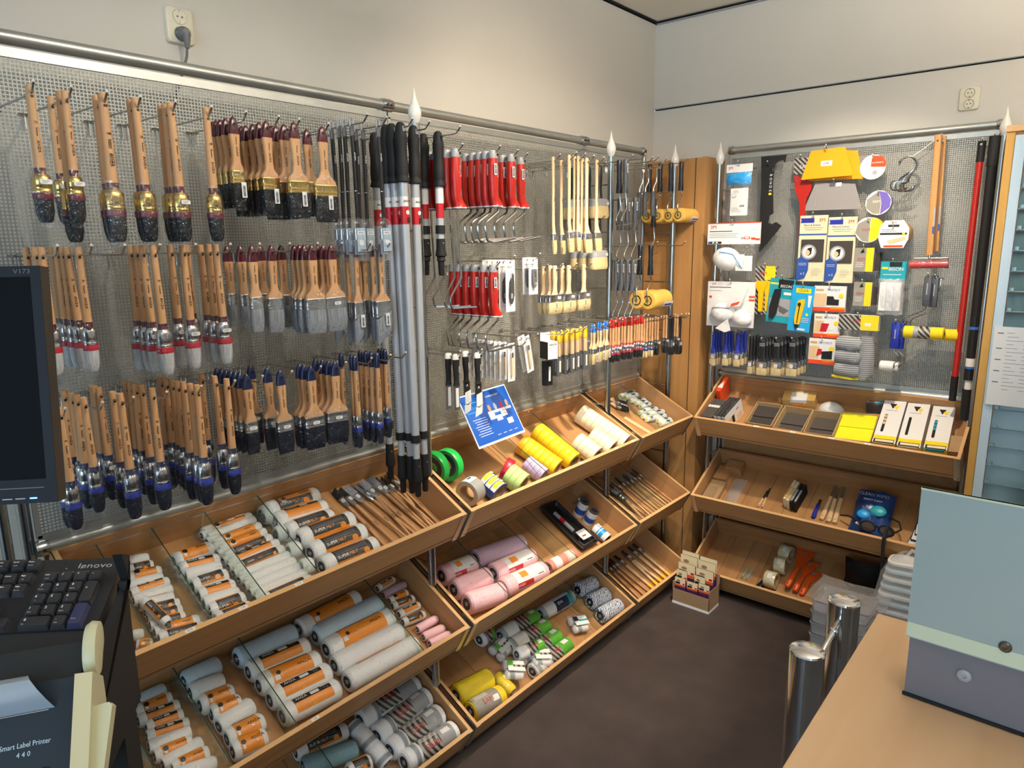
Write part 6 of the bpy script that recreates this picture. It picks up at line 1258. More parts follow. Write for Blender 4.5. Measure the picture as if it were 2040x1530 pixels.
coax(Q, zf_(560, 960), zf_(690, 1070), .036, [lambda w_, r_: tapering(w_, r_, 'bluep', lab=l_d3)]*3, 'blue roll with yellow and white label in the tape tray', 'labelled tape rolls')
coax(Q, zf_(720, 850), zf_(790, 885), .040, ['redband'], 'salmon red roll behind the pale green ones', 'red tape')
coax(Q, zf_(765, 905), zf_(900, 1000), .040, [lambda w_, r_: tapering(w_, r_, 'tapeg', lab=l_gr)]*3, 'pale green tape roll', 'pale green tapes')
coax(Q, zf_(925, 810), zf_(1080, 925), .030, [lambda w_, r_: tapering(w_, r_, 'tapep', lab=l_pu)]*4, 'lilac tape roll with dark blue label', 'lilac tapes')
coax(Q, zf_(880, 640), zf_(1200, 860), .038, ['tapeo', 'tapey', 'tapey', 'tapey', 'tapey', 'tapey', 'tapey'], 'yellow masking tape roll in the left row', 'yellow tapes')
coax(Q, zf_(1020, 530), zf_(1350, 800), .038, ['tapey']*7, 'yellow masking tape roll in the right row', 'yellow tapes')
coax(Q, zf_(1400, 370), zf_(1800, 640), .042, ['tapew']*9, 'cream masking tape roll in the long rear row', 'cream tapes')
coax(Q, zf_(1500, 565), zf_(1680, 690), .040, ['tapew']*4, 'cream masking tape roll in the middle row', 'cream tapes')
coax(Q, zf_(1370, 620), zf_(1545, 750), .040, ['tapew']*4, 'cream masking tape roll in the front row', 'cream tapes')
for i, (px, py) in enumerate(((112, 850), (235, 825))):   # green dispensers standing on edge
    r = .054; p_ = tpx(Q, *zf_(px, py), r); t = Thing('masking_film', 'tape'); m = MB(); m.add(lathe([(r*.70, -.010), (r*.96, -.014), (r, -.010), (r, .010), (r*.96, .014), (r*.70, .010)], 30, 'x', False), 'green'); t.part('rim', m)
    m = MB(); m.add(lathe([(r*.4, -.012), (r*.9, -.016), (r*.9, .016), (r*.4, .012)], 24, 'x', False), 'clear'); m.add(lathe([(r*.35, -.009), (r*.68, -.009), (r*.68, .009), (r*.35, .009)], 24, 'x', False), 'blackm'); t.part('roll', m)
    m = MB(); m.add(box(-.012, .012, -.008, .008, -r-.002, -r+.012), 'green'); m.add(box(-.0165, -.0155, -.018, .010, -r*.75, -r*.4), 'paper'); t.part('cutter', m)
    s_, t_ = (p_-Q.O).dot(Q.ux), (p_-Q.O).dot(Q.uu); s_ = max(s_, .034+.036*i)
    t.put(Q.M @ T(s_, t_, -BH+.011+r) @ Rz(8), 'green rimmed film dispenser standing on edge, %s one' % ('left', 'right')[i], 'green dispensers')
r = .042; p_ = tpx(Q, *zf_(425, 1065), r); s_, t_ = max((p_-Q.O).dot(Q.ux), .05), (p_-Q.O).dot(Q.uu)
def l_du(m, L, r): sector(m, r, -L*.5, L*.5, 15, 80, 'napblue'); sector(m, r, -L*.1, L*.3, 50, 60, 'ink', .0009)
tapering(.045, r, 'duct', lab=l_du).put(Q.M @ T(s_+.004, t_, -BH+.011+r) @ Rz(10), 'grey duct tape roll standing on edge at the left end')
m = MB(); m.add(box(0, .003, 0, .20, 0, .05), 'limey'); m.add(box(.003, .0034, .02, .09, .012, .03), 'orange'); single('strip_box', m, 'pack', 'yellow strip leaning on the left wall of the tape tray', Q.M @ T(.013, .012, -BH+.011) @ Ry(8))
# ---------------- M2
Q = TR['M2']
for i, (a, b, st) in enumerate((((90, 870), (380, 760), 'pkl'), ((200, 1000), (520, 880), 'pk'), ((320, 1130), (650, 1020), 'pk'), ((400, 715), (830, 570), 'ly'), ((560, 850), (930, 690), 'pkl'), ((650, 985), (1030, 820), 'pkl'))):
    roller(Q, zg(*a), zg(*b), .036, st, 'pink wrapped roller%s, %s in the middle tray' % (' with white and red label' if st == 'pkl' else '', ['back left', 'middle left', 'front left', 'back right without label', 'middle right', 'front right'][i]), 'pink rollers', 8)
roller(Q, zg(1075, 790), zg(1320, 665), .024, 'ps', 'salmon and white striped roller at the front of the middle tray', 'striped pink roller')
t = Thing('paint_tray_set', 'paint tray'); c0, c1, c3 = [(lambda p: Vector(((p-Q.O).dot(Q.ux), (p-Q.O).dot(Q.uu), 0)))(tpx(Q, *zg(*z_), .012)) for z_ in ((1390, 640), (1540, 560), (1010, 240))]
X_ = (c1-c0); Y_ = (c3-c0); Wd, Hd = X_.length, Y_.length; X_.normalize(); Y_.normalize()
m = MB(); m.add(loft([[(x+Wd/2, y+Hd/2, z) for x, y in rrect(Wd*k, Hd*k2, .008)] for k, k2, z in ((.8, .9, 0), (1, 1, .022), (.98, .99, .023), (.9, .95, .021), (.8, .9, .006))]), 'black'); t.part('tray', m)
m = MB(); m.add(cyl(.008, .0, .11, 14, 'y'), 'lgrey', T(Wd*.32, Hd*.34, .026)); m.add(cyl(.0085, .11, .135, 14, 'y'), 'redband', T(Wd*.32, Hd*.1, .026)); m.add(tube([(Wd*.32, Hd*.3, .026), (Wd*.3, Hd*.2, .028), (Wd*.1, Hd*.14, .028), (Wd*.12, .01, .028), (Wd*.9, .012, .028)], .0022, 6), 'wire'); t.part('mini_frame', m)
m = MB(); m.add(prismy([(0, 0), (.055, 0), (.055, .045), (0, .045)], -.0005, .0005), 'paper', T(Wd*.3, Hd*.12, .030) @ Rx(-90)); m.add(box(.012, .035, -.001, .0012, .018, .024), 'redp', T(Wd*.3, Hd*.10, .030) @ Rx(-90)); t.part('label', m)
m = MB(); m.add(loft([[(x+Wd/2, y+Hd/2, z) for x, y in rrect(Wd*1.02, Hd*1.02, .01)] for z in (.024, .036)], False), 'film'); t.part('plastic_wrap', m)
t.put(Q.M @ T(c0.x, c0.y, -BH+.0105) @ basis((0, 0, 0), X_, Vector((0, 0, 1)).cross(X_), (0, 0, 1)), 'black mini paint tray set wrapped in film')
def sprl(m, L, r): sector(m, r, -L*.5, L*.42, -170, 170, 'paper'); sector(m, r, -L*.3, L*.05, -170, 170, 'bluep', .0009); rtext(m, '3M', r, L*.25, 80, .010, 'bluep')
def sprl2(m, L, r): sector(m, r, -L*.5, L*.42, 0, 180, 'paper'); sector(m, r, -L*.22, L*.0, 0, 180, 'sky', .0009); sector(m, r, L*.06, L*.14, 0, 180, 'sky', .0009); rtext(m, 'OAN', r, L*.30, 80, .012, 'bluep')
for i, (px, py, ln) in enumerate(((1385, 240, .078), (1470, 320, .07))):
    p_ = tpx(Q, *zg(px, py), ln*.5); s_, t_ = (p_-Q.O).dot(Q.ux), (p_-Q.O).dot(Q.uu)
    tapering(ln, .022, 'abras', inner='abras', lab=sprl).put(Q.M @ T(s_, t_, -BH+.011+ln*.5) @ Ry(-90) @ Rx(150), 'brown sandpaper roll standing upright with blue label, %s one' % ('rear', 'second')[i], 'sandpaper rolls')
a_, b_ = tpx(Q, *zg(1500, 500), .022), tpx(Q, *zg(1620, 450), .022); x = (tpx(Q, *zg(1620, 530), .022)-tpx(Q, *zg(1500, 420), .022)).normalized(); y = Q.n.cross(x).normalized()
tapering(.075, .023, 'kraft', inner='abras', lab=sprl2).put(basis((a_+b_)/2, -x, -y, Q.n), 'sandpaper roll with light blue label lying at the front', 'sandpaper rolls')
m = MB(); m.add(box(-.01, .01, -.003, .003, 0, .07), 'grey'); m.add(box(-.011, .011, -.0036, .0036, .04, .05), 'paper'); p_ = tpx(Q, *zg(1330, 170), .02); single('knife', m, 'knife', 'small grey knife behind the upright sandpaper rolls', Q.M @ T((p_-Q.O).dot(Q.ux), min((p_-Q.O).dot(Q.uu), .29), -BH+.012) @ Rx(20))
# ---------------- M3
Q = TR['M3']
roller(Q, zh(200, 1060), zh(470, 920), .038, 'yl', 'thick bright yellow foam roller at the left end of the lowest tray', 'yellow rollers', 0)
roller(Q, zh(320, 1190), zh(580, 1060), .036, 'yll', 'yellow roller with grey label in front of the plain one', 'yellow rollers', 0)
roller(Q, zh(530, 900), zh(660, 1030), .024, 'yl', 'short yellow roller lying across beside the labelled one', 'yellow rollers', 0)
for i, (a, b) in enumerate((((560, 570), (850, 400)), ((640, 660), (940, 480)), ((720, 760), (1030, 560)), ((830, 860), (1120, 640)))):
    roller(Q, zh(*a), zh(*b), .030, 'gr', 'white roller with green striped label, %s from the back' % ORD[i], 'green labelled rollers', -10)
roller(Q, zh(390, 600), zh(480, 540), .030, 'gr', 'roller with green label half under the upper tray edge', 'green labelled rollers', 0)
roller(Q, zh(700, 720), zh(900, 640), .024, 'gr', 'short green labelled roller lying on top of the others', 'green labelled rollers', 0, .045)
roller(Q, zh(890, 390), zh(1150, 240), .030, 'nv', 'white roller with dark blue and teal label', 'navy labelled roller', 0)
for i, (a, b) in enumerate((((1200, 190), (1390, 95)), ((1300, 290), (1490, 190)), ((1390, 400), (1590, 280)))):
    roller(Q, zh(*a), zh(*b), .033, 'tw', 'blue and white twisted yarn roller, %s from the back' % ORD[i], 'yarn rollers', 0)
for i, (px, py) in enumerate(((1200, 480), (560, 690), (640, 900), (860, 800))):
    p_ = tpx(Q, *zh(px, py), .015); t = Thing('clear_box', 'pack'); m = MB(); m.add(loft([[(x, y, z) for x, y in rrect(a, b, .012)] for a, b, z in ((.078, .064, 0), (.09, .076, .03), (.095, .08, .031), (.09, .076, .032), (.08, .066, .045))]), 'clear'); t.part('shell', m)
    for k in (-1, 1): m = MB(); m.add(lathe([(.008, -.034), (.017, -.03), (.017, .03), (.008, .034)], 14, 'x'), 'gstr', T(0, k*.018, .02)); t.part('mini_roller', m)
    m = MB(); m.add(box(-.03, .035, -.02, .02, .0455, .0465), 'paper'); m.add(box(-.03, -.008, .0, .02, .0465, .0468), 'navy' if i == 0 else 'greenl'); m.add(box(-.008, .035, -.004, .004, .0465, .0468), 'teal' if i == 0 else 'sam'); t.part('label', m)
    t.put(Q.M @ T((p_-Q.O).dot(Q.ux), min(max((p_-Q.O).dot(Q.uu), .055), .26), -BH+.011+(.0 if i in (0, 1) else .03)) @ Rz((-20, 10, -35, -30)[i]), 'clear box of mini rollers %s' % ('with navy and teal label', 'leaning under the green labelled rollers', 'near the short yellow roller', 'on top of the green labelled rollers')[i], 'clear boxes of mini rollers')
# ---------------- R1..R3
zi = zc(1100, 600, 5.466); zj = zc(1150, 840, 3.825); Q = TR['R1']
FR = (((650, 950), (840, 935)), ((690, 1005), (880, 985)), ((790, 1050), (930, 1020)), ((850, 1085), (1030, 1070)), ((905, 1110), (1060, 1095)), ((960, 1150), (1110, 1105)), ((1000, 1190), (1180, 1160)), ((1055, 1230), (1240, 1190)), ((1095, 1265), (1280, 1230)), ((1140, 1300), (1340, 1270)), ((1180, 1340), (1300, 1310)), ((950, 1215), (1020, 1205)), ((985, 1255), (1060, 1250)), ((1030, 1290), (1100, 1280)), ((700, 950), (790, 905)))
for i, (a, b) in enumerate(FR):
    roller(Q, zi(*a), zi(*b), .0125, 'fm', 'tiny foam roller with yellow end, %s of the pile counted from the mesh' % ORD[i], 'tiny foam rollers', 0, .012 if i in (2, 7) else 0)
p_ = tpx(Q, *zi(830, 1150), .01)
PB['fbr'] = flat_brush(.042, .15, None, 'silver', 'br_black', 'ANZA', .016, .010, tag='long', hwood='pwood')
for i, (a, b) in enumerate((((540, 1080), (900, 1200)), ((530, 1040), (930, 1150)))):
    lying(Q, zi(*a), zi(*b), PB['fbr'], 'pale wooden brush with black hair lying in the corner tray, %s' % ('front', 'rear')[i], 'brushes in the corner tray', .012, 0, .006*i)
m = MB(); m.add(box(-.012, .012, -.075, .075, 0, .004), 'pwood'); m.add(lathe([(.0001, 0), (.003, 0), (.003, .0004)], 10), 'ink', T(0, -.066, .004)); p_ = tpx(Q, *zi(950, 1360), .005)
single('stirring_stick', m, 'stick', 'flat pale stirring stick at the front of the corner tray', Q.M @ T((p_-Q.O).dot(Q.ux), max(.09, (p_-Q.O).dot(Q.uu)), -BH+.011) @ Rz(14))
Q = TR['R2']; THN = [longbrush(.26, .009, 'lwood', 'silver', 'br_black', .003, 0), longbrush(.26, .012, 'pwood', 'silver', 'br_grey', .0032, 0), longbrush(.25, .008, 'woodv', 'gold', 'br_black', .0026, 0)]
for i in range(16):
    s = .03+i*.0265; M_ = Q.M @ T(s, .02, -BH+.016+.003*(i % 2)) @ Rz(rnd.uniform(-5, 5)) @ Rx(-90) @ Rz(180)
    THN[i % 3].put(Q.M @ T(s, .022, -BH+.016+.003*(i % 2)) @ Rz(rnd.uniform(-4, 4)) @ Rx(90) @ Rz(180) @ Rx(0), 'long thin brush in the corner middle tray, %s from the left' % ORD[i], 'thin brushes in the corner middle tray')
BG = round_brush(.19, .026, .0055, 'silver', 'navy', 'black', 'br_grey', 'ANZA', '4')
for i, (s, h) in enumerate(((.13, .03), (.16, .035))): BG.put(Q.M @ T(s, .05, -BH+.03+h*.3) @ Rz((-12, 6)[i]) @ Rx(90) @ Rz(180), 'thick round grey brush lying on the thin ones, %s' % ('left', 'right')[i], 'thick brushes in the corner middle tray')
Q = TR['R3']
HB = [longbrush(.23, .020, 'pwood', 'silver', 'br_black', .0065, 0), longbrush(.23, .014, 'lwood', 'silver', 'br_black', .0045, 0)]
yel_end = MB(); yel_end.add(lathe([(.003, .001), (.0068, -.003), (.0078, -.03), (.0074, -.032)], 10), 'yellow'); HB[0].part('handle_end', yel_end)
for i in range(10):
    s = .04+i*.04; HB[0 if i > 4 else 1].put(Q.M @ T(s, .024, -BH+.021) @ Rz(rnd.uniform(-8, 8)) @ Rx(90) @ Rz(180), '%s handled brush in the lowest corner tray, %s from the left' % ('yellow tipped' if i > 4 else 'plain wooden', ORD[i]), 'brushes in the lowest corner tray')
m = MB(); m.add(box(-.014, .014, -.022, .022, 0, .018), 'redp'); m.add(box(-.006, .006, .004, .022, .018, .019), 'paper'); single('small_box', m, 'box', 'small red box at the front of the lowest corner tray', Q.M @ T(.07, .045, -BH+.011) @ Rz(-20))
# ================= RIGHT RACK TRAY GOODS ==============================================
zk = zc(1360, 720, 6.0); zl = zc(1640, 740, 5.1); zm = zc(1360, 880, 4.25); zn = zc(1640, 900, 3.825)
def st(q, px, py, h=0.0):
    p = tpx(q, px, py, h)-q.O; return Vector((p.dot(q.ux), p.dot(q.uu), 0))
FLR = -BH+.0105
def boxin(q, name, cat, lab, a, b, c, hgt, mt, grp=None, dec=None, open_=False, lift=0, hpick=0):
    """box on the tray floor: a = front-left, b = front-right, c = back-left corner (pixels)"""
    A_, B_, C_ = st(q, *a, hpick), st(q, *b, hpick), st(q, *c, hpick); X = B_-A_; W = X.length; X.normalize(); Y = Vector((-X.y, X.x, 0)); D = (C_-A_).dot(Y)
    A_.x = max(A_.x, TH+.002); A_.y = max(A_.y, TH+.002); D = min(D, TD-TH-A_.y-.006)
    t = Thing(name, cat)
    if open_:
        w_ = .0026
        for n, bx in (('base', box(0, W, 0, D, 0, .0015)), ('front_wall', box(0, W, 0, w_, 0, hgt)), ('back_wall', box(0, W, D-w_, D, 0, hgt)), ('side_wall', box(0, w_, 0, D, 0, hgt)), ('side_wall', box(W-w_, W, 0, D, 0, hgt))): m = MB(); m.add(bx, mt); t.part(n, m)
    else: m = MB(); m.add(box(0, W, 0, D, 0, hgt), mt); t.part('body', m)
    if dec: dec(t, W, D, hgt)
    t.put(q.M @ T(A_.x, A_.y, FLR+lift) @ Rz(math.degrees(math.atan2(X.y, X.x))), lab, grp); return W, D
Q = TR['B1']; M['kraftl'] = mat('light_fibre_board', lin('bfa274'), .8, noise=.06, nscale=200)
def logo(m, W, D, h):
    m.add(prismy([(W*.22, h*.8), (W*.38, h*.8), (W*.30, h*.35)], -.0006, -.0002), 'blackm'); m.add(box(W*.45, W*.62, -.0005, -.0001, h*.2, h*.4), 'orange')
    for k in range(3): m.add(box(W*.62, W*.95, -.0005, -.0001, h*(.3+.16*k), h*(.36+.16*k)), 'tan')
def sheets(mt, lv, two=True, lg=False):
    def f(t, W, D, h):
        m = MB(); m.add(box(.003, W-.003, .003, D*.55, .002, lv), mt); t.part('sheet_stack', m)
        m = MB(); m.add(box(.003, W-.003, D*.50, D-.003, .002, lv+.006), mt); t.part('sheet_stack', m, None, Rz(1.0 if two else 0))
        m = MB()
        if lg: logo(m, W, D, h); t.part('print', m)
    return f
BX = dict(name='sheet_box', cat='box')
boxin(Q, 'sheet_box', 'box', 'low open carton with grey sanding sheets, leftmost of three open cartons', zk(760, 800), zk(1065, 850), zk(955, 560),  .036, 'kraftl', None, sheets('abras', .010, True, True), True)
boxin(Q, 'sheet_box', 'box', 'open carton with dark sanding sponge sheets, middle of three', zk(1090, 900), zk(1430, 960), zk(1270, 640), .052, 'kraftl', None, sheets('sponge', .010), True)
boxin(Q, 'sheet_box', 'box', 'open carton with dark sanding sponge sheets, right of three', zk(1455, 960), zk(1800, 1010), zk(1640, 700), .052, 'kraftl', None, sheets('sponge', .008), True)
boxin(Q, 'pad_box', 'box', 'open carton of bright yellow pads beside the white boxes', zl(100, 740), zl(480, 790), zl(270, 480), .036, 'kraftl', None, sheets('yelpad', .024), True)
def dispenser(inn):
    def f(t, W, D, h):
        m = MB(); m.add(box(-.0004, W+.0004, -.0004, D*.10, 0, h*.9), 'limey'); m.add(box(.0, W, .020, .040, h, h+.0006), 'limey'); m.add(box(.004, W-.004, -.0008, -.0004, .002, h*.45), 'lgrey'); t.part('front_flap', m)
        m = MB(); m.add(box(.004, W-.004, .0, .020, h-.010, h+.0003), 'blackm'); t.part('opening', m)
        m = MB(); m.add(box(.006, W-.008, -.002, .014, h-.012, h-.003), inn); m.add(box(.010, W-.006, .004, .016, h-.006, h+.001), 'cream'); t.part('paper_roll', m)
        m = MB(); m.add(loft([[(x, y, h+.0002) for x, y in rrect(.010, D*.42, .005, 3, W*.28, D*.45)], [(x, y, h+.0006) for x, y in rrect(.010, D*.42, .005, 3, W*.28, D*.45)]]), 'blackm')
        if inn != 'cream':
            for k in range(3): m.add(box(W*.28-.004, W*.28+.004, D*(.42+.08*k), D*(.48+.08*k), h+.0006, h+.0009), inn)
        m.add(prism([(W*.30, D*.92), (W*.62, D*.92), (W*.47, D*.80)], h+.0002, h+.0007), 'blackm'); m.add(prism([(W*.5, D*.86), (W*.75, D*.88), (W*.65, D*.78)], h+.0002, h+.0009), 'limey'); m.add(box(W*.2, W*.7, D*.755, D*.765, h, h+.0005), 'lgrey'); t.part('print', m)
    return f
for i, (a, b, c, inn) in enumerate(((zl(500, 830), zl(730, 860), zl(680, 380), 'pwood'), (zl(750, 870), zl(985, 900), zl(930, 420), 'cream'), (zl(1020, 900), zl(1255, 930), zl(1190, 460), 'teal'))):
    boxin(Q, 'sandpaper_dispenser', 'box', 'white and yellow sandpaper dispenser box, %s of three' % ('left', 'middle', 'right')[i], a, b, c, .062, 'paper', 'sandpaper dispensers', dispenser(inn))
# sanding blocks and wrapped pads at the left end
A0 = st(Q, *zk(215, 690)); 
for i in range(4):
    m = MB(); m.add(box(0, .012, 0, .13, 0, .075), 'sponge'); m.add(box(0, .012, .07, .085, -.0, .0765), 'paper'); single('sanding_block', m, 'sanding block', 'grey sanding block standing on edge, %s from the left in the top tray' % ORD[i], Q.M @ T(.016+.0135*i, .03, FLR) @ Rz(-6), 'grey sanding blocks')
m = MB(); m.add(loft([[(x, y, z) for x, y in rrect(.020, .11, .005)] for z in (0, .10)]), 'redor'); m.add(prism([(-.012, -.03), (.012, -.03), (0, .02)], .1, .101), 'paper'); single('orange_card', m, 'card', 'orange card with white triangle behind the grey blocks', Q.M @ T(.028, .24, FLR) @ Ry(6))
for i in range(3):
    t = Thing('hand_pad_pack', 'sanding pack'); m = MB(); m.add(box(0, .016, 0, .14, 0, .085), 'blackm'); t.part('pad', m); m = MB()
    if i == 2: m.add(box(.016, .0168, .0, .14, 0, .085), 'paper'); m.add(box(.0168, .0172, .03, .07, .01, .05), 'blackm'); m.add(box(.0168, .0174, .005, .05, .02, .05), 'pwood'); m.text('3M', .014, T(.0174, .10, .06) @ Rz(90) @ Rx(90), 'redp'); m.add(box(.0168, .0172, .09, .13, .005, .03), 'pwood')
    m.add(box(0, .0162, -.0006, 0, 0, .085), 'paper'); t.part('printed_sleeve', m)
    m = MB(); m.add(pillow(.16, .02, .012, 'film', 3+i), 'film', basis((0, 0, .088), (0, 1, 0), (0, 0, -1), (-1, 0, 0))); t.part('plastic_wrap', m)
    t.put(Q.M @ T(.078+.018*i, .035, FLR) @ Rz(-8), 'black hand pad in printed wrap, %s from the left beside the grey blocks' % ORD[i], 'wrapped hand pads')
def spp(t, W, D, h): m = MB(); m.add(box(W*.25, W*.75, -.001, D*.8, h*.7, h+.001), 'paper'); m.add(box(W*.3, W*.7, -.0012, 0, .01, h*.5), 'orange'); t.part('label', m); m = MB(); m.add(pillow(W*1.15, h*1.5, .03, 'film', 44, -W*.07, h*1.2), 'film'); t.part('plastic_wrap', m)
boxin(Q, 'sponge_pack', 'pack', 'wrapped yellow sponges at the back behind the open cartons', zk(1200, 560), zk(1590, 580), zk(1260, 400), .05, 'tan', None, spp)
t = Thing('dust_mask', 'mask'); m = MB(); m.add(dome(.055, .05), 'mask', Rx(-90)); t.part('mask_cup', m); m = MB(); m.add(dome(.062, .055), 'film', Rx(-90)); t.part('plastic_wrap', m)
p_ = st(Q, *zk(1800, 560)); t.put(Q.M @ T(p_.x, .255, FLR), 'single white cup mask in film resting behind the open cartons')
def m3(t, W, D, h): m = MB(); m.add(box(0, W*.5, D*.6, D, h, h+.001), 'lgrey'); m.add(box(W*.5, W, D*.5, D, h, h+.001), 'sky'); m.text('3M', .018, T(W*.24, D*.82, h+.0012), 'ink'); t.part('label', m)
boxin(Q, 'sanding_pad_pack', 'sanding pack', 'dark sanding pad pack with light blue label at the back', zl(440, 420), zl(640, 440), zl(470, 250), .045, 'sponge', None, m3)
m = MB(); m.add(loft([[(x, y, z) for x, y in rrect(.045, .09, .004)] for z in (0, .04)]), 'kraft'); single('torn_carton', m, 'box', 'torn brown carton at the right end of the top tray', Q.M @ T(.975, .13, FLR) @ Rz(5))
Q = TR['B2']
m = MB(); m.add(box(0, .07, 0, .16, 0, .022), 'kraft'); m.add(box(.0, .05, .01, .12, .022, .024), 'kraftd'); single('cork_block', m, 'block', 'cork sanding block at the left front of the middle tray', Q.M @ T(.018, .02, FLR))
m = MB(); m.add(box(0, .075, 0, .05, 0, .05), 'woodt'); m.add(box(.004, .071, -.001, .0, .006, .044), 'woodt'); single('wooden_block', m, 'block', 'wooden block at the back left of the middle tray', Q.M @ T(.055, .25, FLR))
m = MB(); m.add(box(0, .06, 0, .09, 0, .03), 'woodt'); single('wooden_block', m, 'block', 'low wooden block between cork block and back', Q.M @ T(.02, .185, FLR))
t = Thing('film_packet', 'packet'); m = MB(); m.add(box(0, .045, 0, .20, 0, .004), 'clear'); t.part('sheet', m); m = MB(); m.add(pillow(.06, .2, .012, 'filmh', 9), 'filmh', basis((-.006, .2, .004), (1, 0, 0), (0, 0, -1), (0, 1, 0))); t.part('plastic_wrap', m)
t.put(Q.M @ T(.115, .03, FLR), 'crinkled clear plastic packet in the middle tray')
def stick(q, name, cat, lab, a, b, w, h, mt, tip=None, grp=None, tm='steelb', tl=.3):
    A_, B_ = st(q, *a), st(q, *b); d = B_-A_; L = d.length; t = Thing(name, cat); A_.y = max(A_.y, .016); A_.x = min(A_.x, q.W-.03)
    k = 1-tl if tip else 1; m = MB(); m.add(loft([[(x, L*u, z+h/2) for x, z in rrect(w*g, h, min(w*g, h)*.4)] for u, g in ((k, .8), (k*.6, .8), (k*.3, 1), (.02, .95), (0, .6))]), mt); m.add(lathe([(.0001, 0), (.0022, 0), (.0022, .0004)], 8), 'ink', T(0, L*.08, h)); t.part('handle', m)
    if tip: m = MB(); m.add(box(-tip/2, tip/2, L*k, L, h*.3, h*.3+.002), tm); t.part('blade', m)
    t.put(q.M @ T(A_.x, A_.y, FLR) @ Rz(-math.degrees(math.atan2(d.x, d.y))), lab, grp)
stick(Q, 'glass_cutter', 'knife', 'small pale-handled knife, left one in the middle tray', zm(640, 555), zm(720, 420), .010, .008, 'pwood', .006, None, 'blackm', .5)
stick(Q, 'glass_cutter', 'knife', 'small pale-handled knife, right one in the middle tray', zm(675, 560), zm(740, 400), .009, .008, 'pwood', .006, None, 'blackm', .5)
for i, (a, b, mt) in enumerate(((zm(870, 560), zm(920, 390), 'cream'), (zm(895, 575), zm(950, 400), 'cream'), (zm(925, 590), zm(975, 420), 'blackm'), (zm(955, 600), zm(1020, 400), 'blackm'))):
    A_ = st(Q, *a); m = MB(); m.add(loft([[(x, y, z) for x, z in rrect(.012, .055, .003, 2, 0, .03)] for y in (0, .12)]), mt); m.add(box(-.004, .004, .01, .08, .058, .0585), 'lgrey' if i > 1 else 'tan')
    single('filling_knife_set', m, 'putty knife', '%s edge-standing filling knife block, %s of four' % ('cream' if i < 2 else 'black', ORD[i]), Q.M @ T(A_.x, max(A_.y, .02), FLR) @ Rz(-4), 'edge-standing knife blocks')
stick(Q, 'scraper_knife', 'scraper', 'royal blue handled scraper in the middle tray', zm(1105, 655), zm(1170, 500), .018, .016, 'dblue', .012)
for i, (a, b) in enumerate(((zm(1175, 670), zm(1300, 380)), (zm(1235, 690), zm(1320, 400)), (zm(1285, 700), zm(1370, 390)))):
    stick(Q, 'paint_scraper', 'scraper', 'pale wooden handled long scraper, %s of three in the middle tray' % ORD[i], a, b, .020, .014, 'pwood', .012, 'wooden scrapers', 'steelb', .35)
# wipes bag, goggles, packs
t = Thing('wipes_bag', 'bag'); p_ = st(Q, *zn(200, 600)); W_, H_ = .14, .20
m = MB(); m.add(pillow(W_, H_, .055, 'navy', 61, 0, 0, 12, 12), mat('blue_wipes_print', lin('24407c'), .3, noise=.5, nscale=12)); t.part('bag_body', m)
m = MB(); m.text('CLEAN WIPES', .018, T(W_*.5, -.052, -.035) @ FACE_Y, 'lgrey'); m.text('DIRECT CLEAN', .010, T(W_*.5, -.056, -.06) @ FACE_Y, 'paper'); m.text('40x', .018, T(W_*.3, -.052, -.17) @ FACE_Y, 'paper'); m.add(dome(.025, .01), 'sky', T(W_*.35, -.05, -.125)); m.add(dome(.030, .01), 'teal', T(W_*.7, -.05, -.10)); t.part('print', m)
t.put(Q.M @ T(min(p_.x, .675), .245, FLR+.075) @ Rx(-72), 'dark blue wipes bag leaning in the middle tray of the right rack')
p_ = st(Q, *zn(470, 480), .05); t = Thing('goggles', 'glasses'); m = MB()
for k in (-1, 1): m.add(tube([(k*.034+.028*math.cos(a), -.004*math.cos(a)**2, .020*math.sin(a)) for a in [q_*math.pi/8 for q_ in range(17)]], .0035, 7), 'blackm')
m.add(tube([(-.008, 0, .006), (0, -.003, .01), (.008, 0, .006)], .004, 7), 'blackm'); m.add(tube([(-.062, 0, 0), (-.08, .02, .004), (-.13, .05, .004), (-.17, .07, -.01)], .0035, 7), 'blackm'); m.add(tube([(.062, 0, 0), (.075, .03, .01), (.05, .08, .02), (-.03, .11, .03)], .0035, 7), 'blackm'); t.part('frame', m)
for k in (-1, 1): m = MB(); m.add(loft([[(k*.034+x, y, z) for x, z in reversed(oval(.05, .036))] for y in (-.002, .0)]), 'steelb'); t.part('lens', m)
t.put(Q.M @ T(min(p_.x, .86), .05, FLR+.085) @ Rx(-30) @ Rz(-8), 'black safety goggles with clear lenses on top of the wipes bag')
m = MB(); a_ = Q.O+Q.ux*.80-Q.uu*.004+Q.n*.012
m.add(tube([a_+Q.uu*.05+Q.n*.01, a_+Q.n*.004, a_+Vector((-.006, 0, -.03)), a_+Vector((-.008, -.005, -.14)), a_+Vector((-.006, -.012, -.26))], .0075, 6), 'blackm'); single('strap', m, 'strap', 'black elastic strap hanging over the front of the middle tray')
def blp(t, W, D, h): m = MB(); m.add(box(0, W, 0, D*.22, h, h+.001), 'paper'); m.add(box(W*.35, W*.8, -.001, D*.12, h+.001, h+.0016), 'lgrey'); m.add(box(0, W, -.001, .002, 0, h), 'sky'); t.part('label', m)
for i in range(3):
    m = MB(); t = Thing('blade_pack', 'pack'); m.add(box(0, .05, 0, .16, 0, .012), 'navy' if i != 1 else 'blackm'); t.part('card', m); m = MB(); m.add(box(.003, .047, 0, .05, .012, .013), 'paper'); m.add(box(.02, .04, -.001, .03, .013, .0135), 'napblue'); t.part('label', m)
    t.put(Q.M @ T(.86+.03*i-.02*i, .06+.02*i, FLR+.013*i+.01) @ Rz(-8+6*i), 'dark blade pack with white label right of the goggles, %s of three' % ORD[i], 'blade packs')
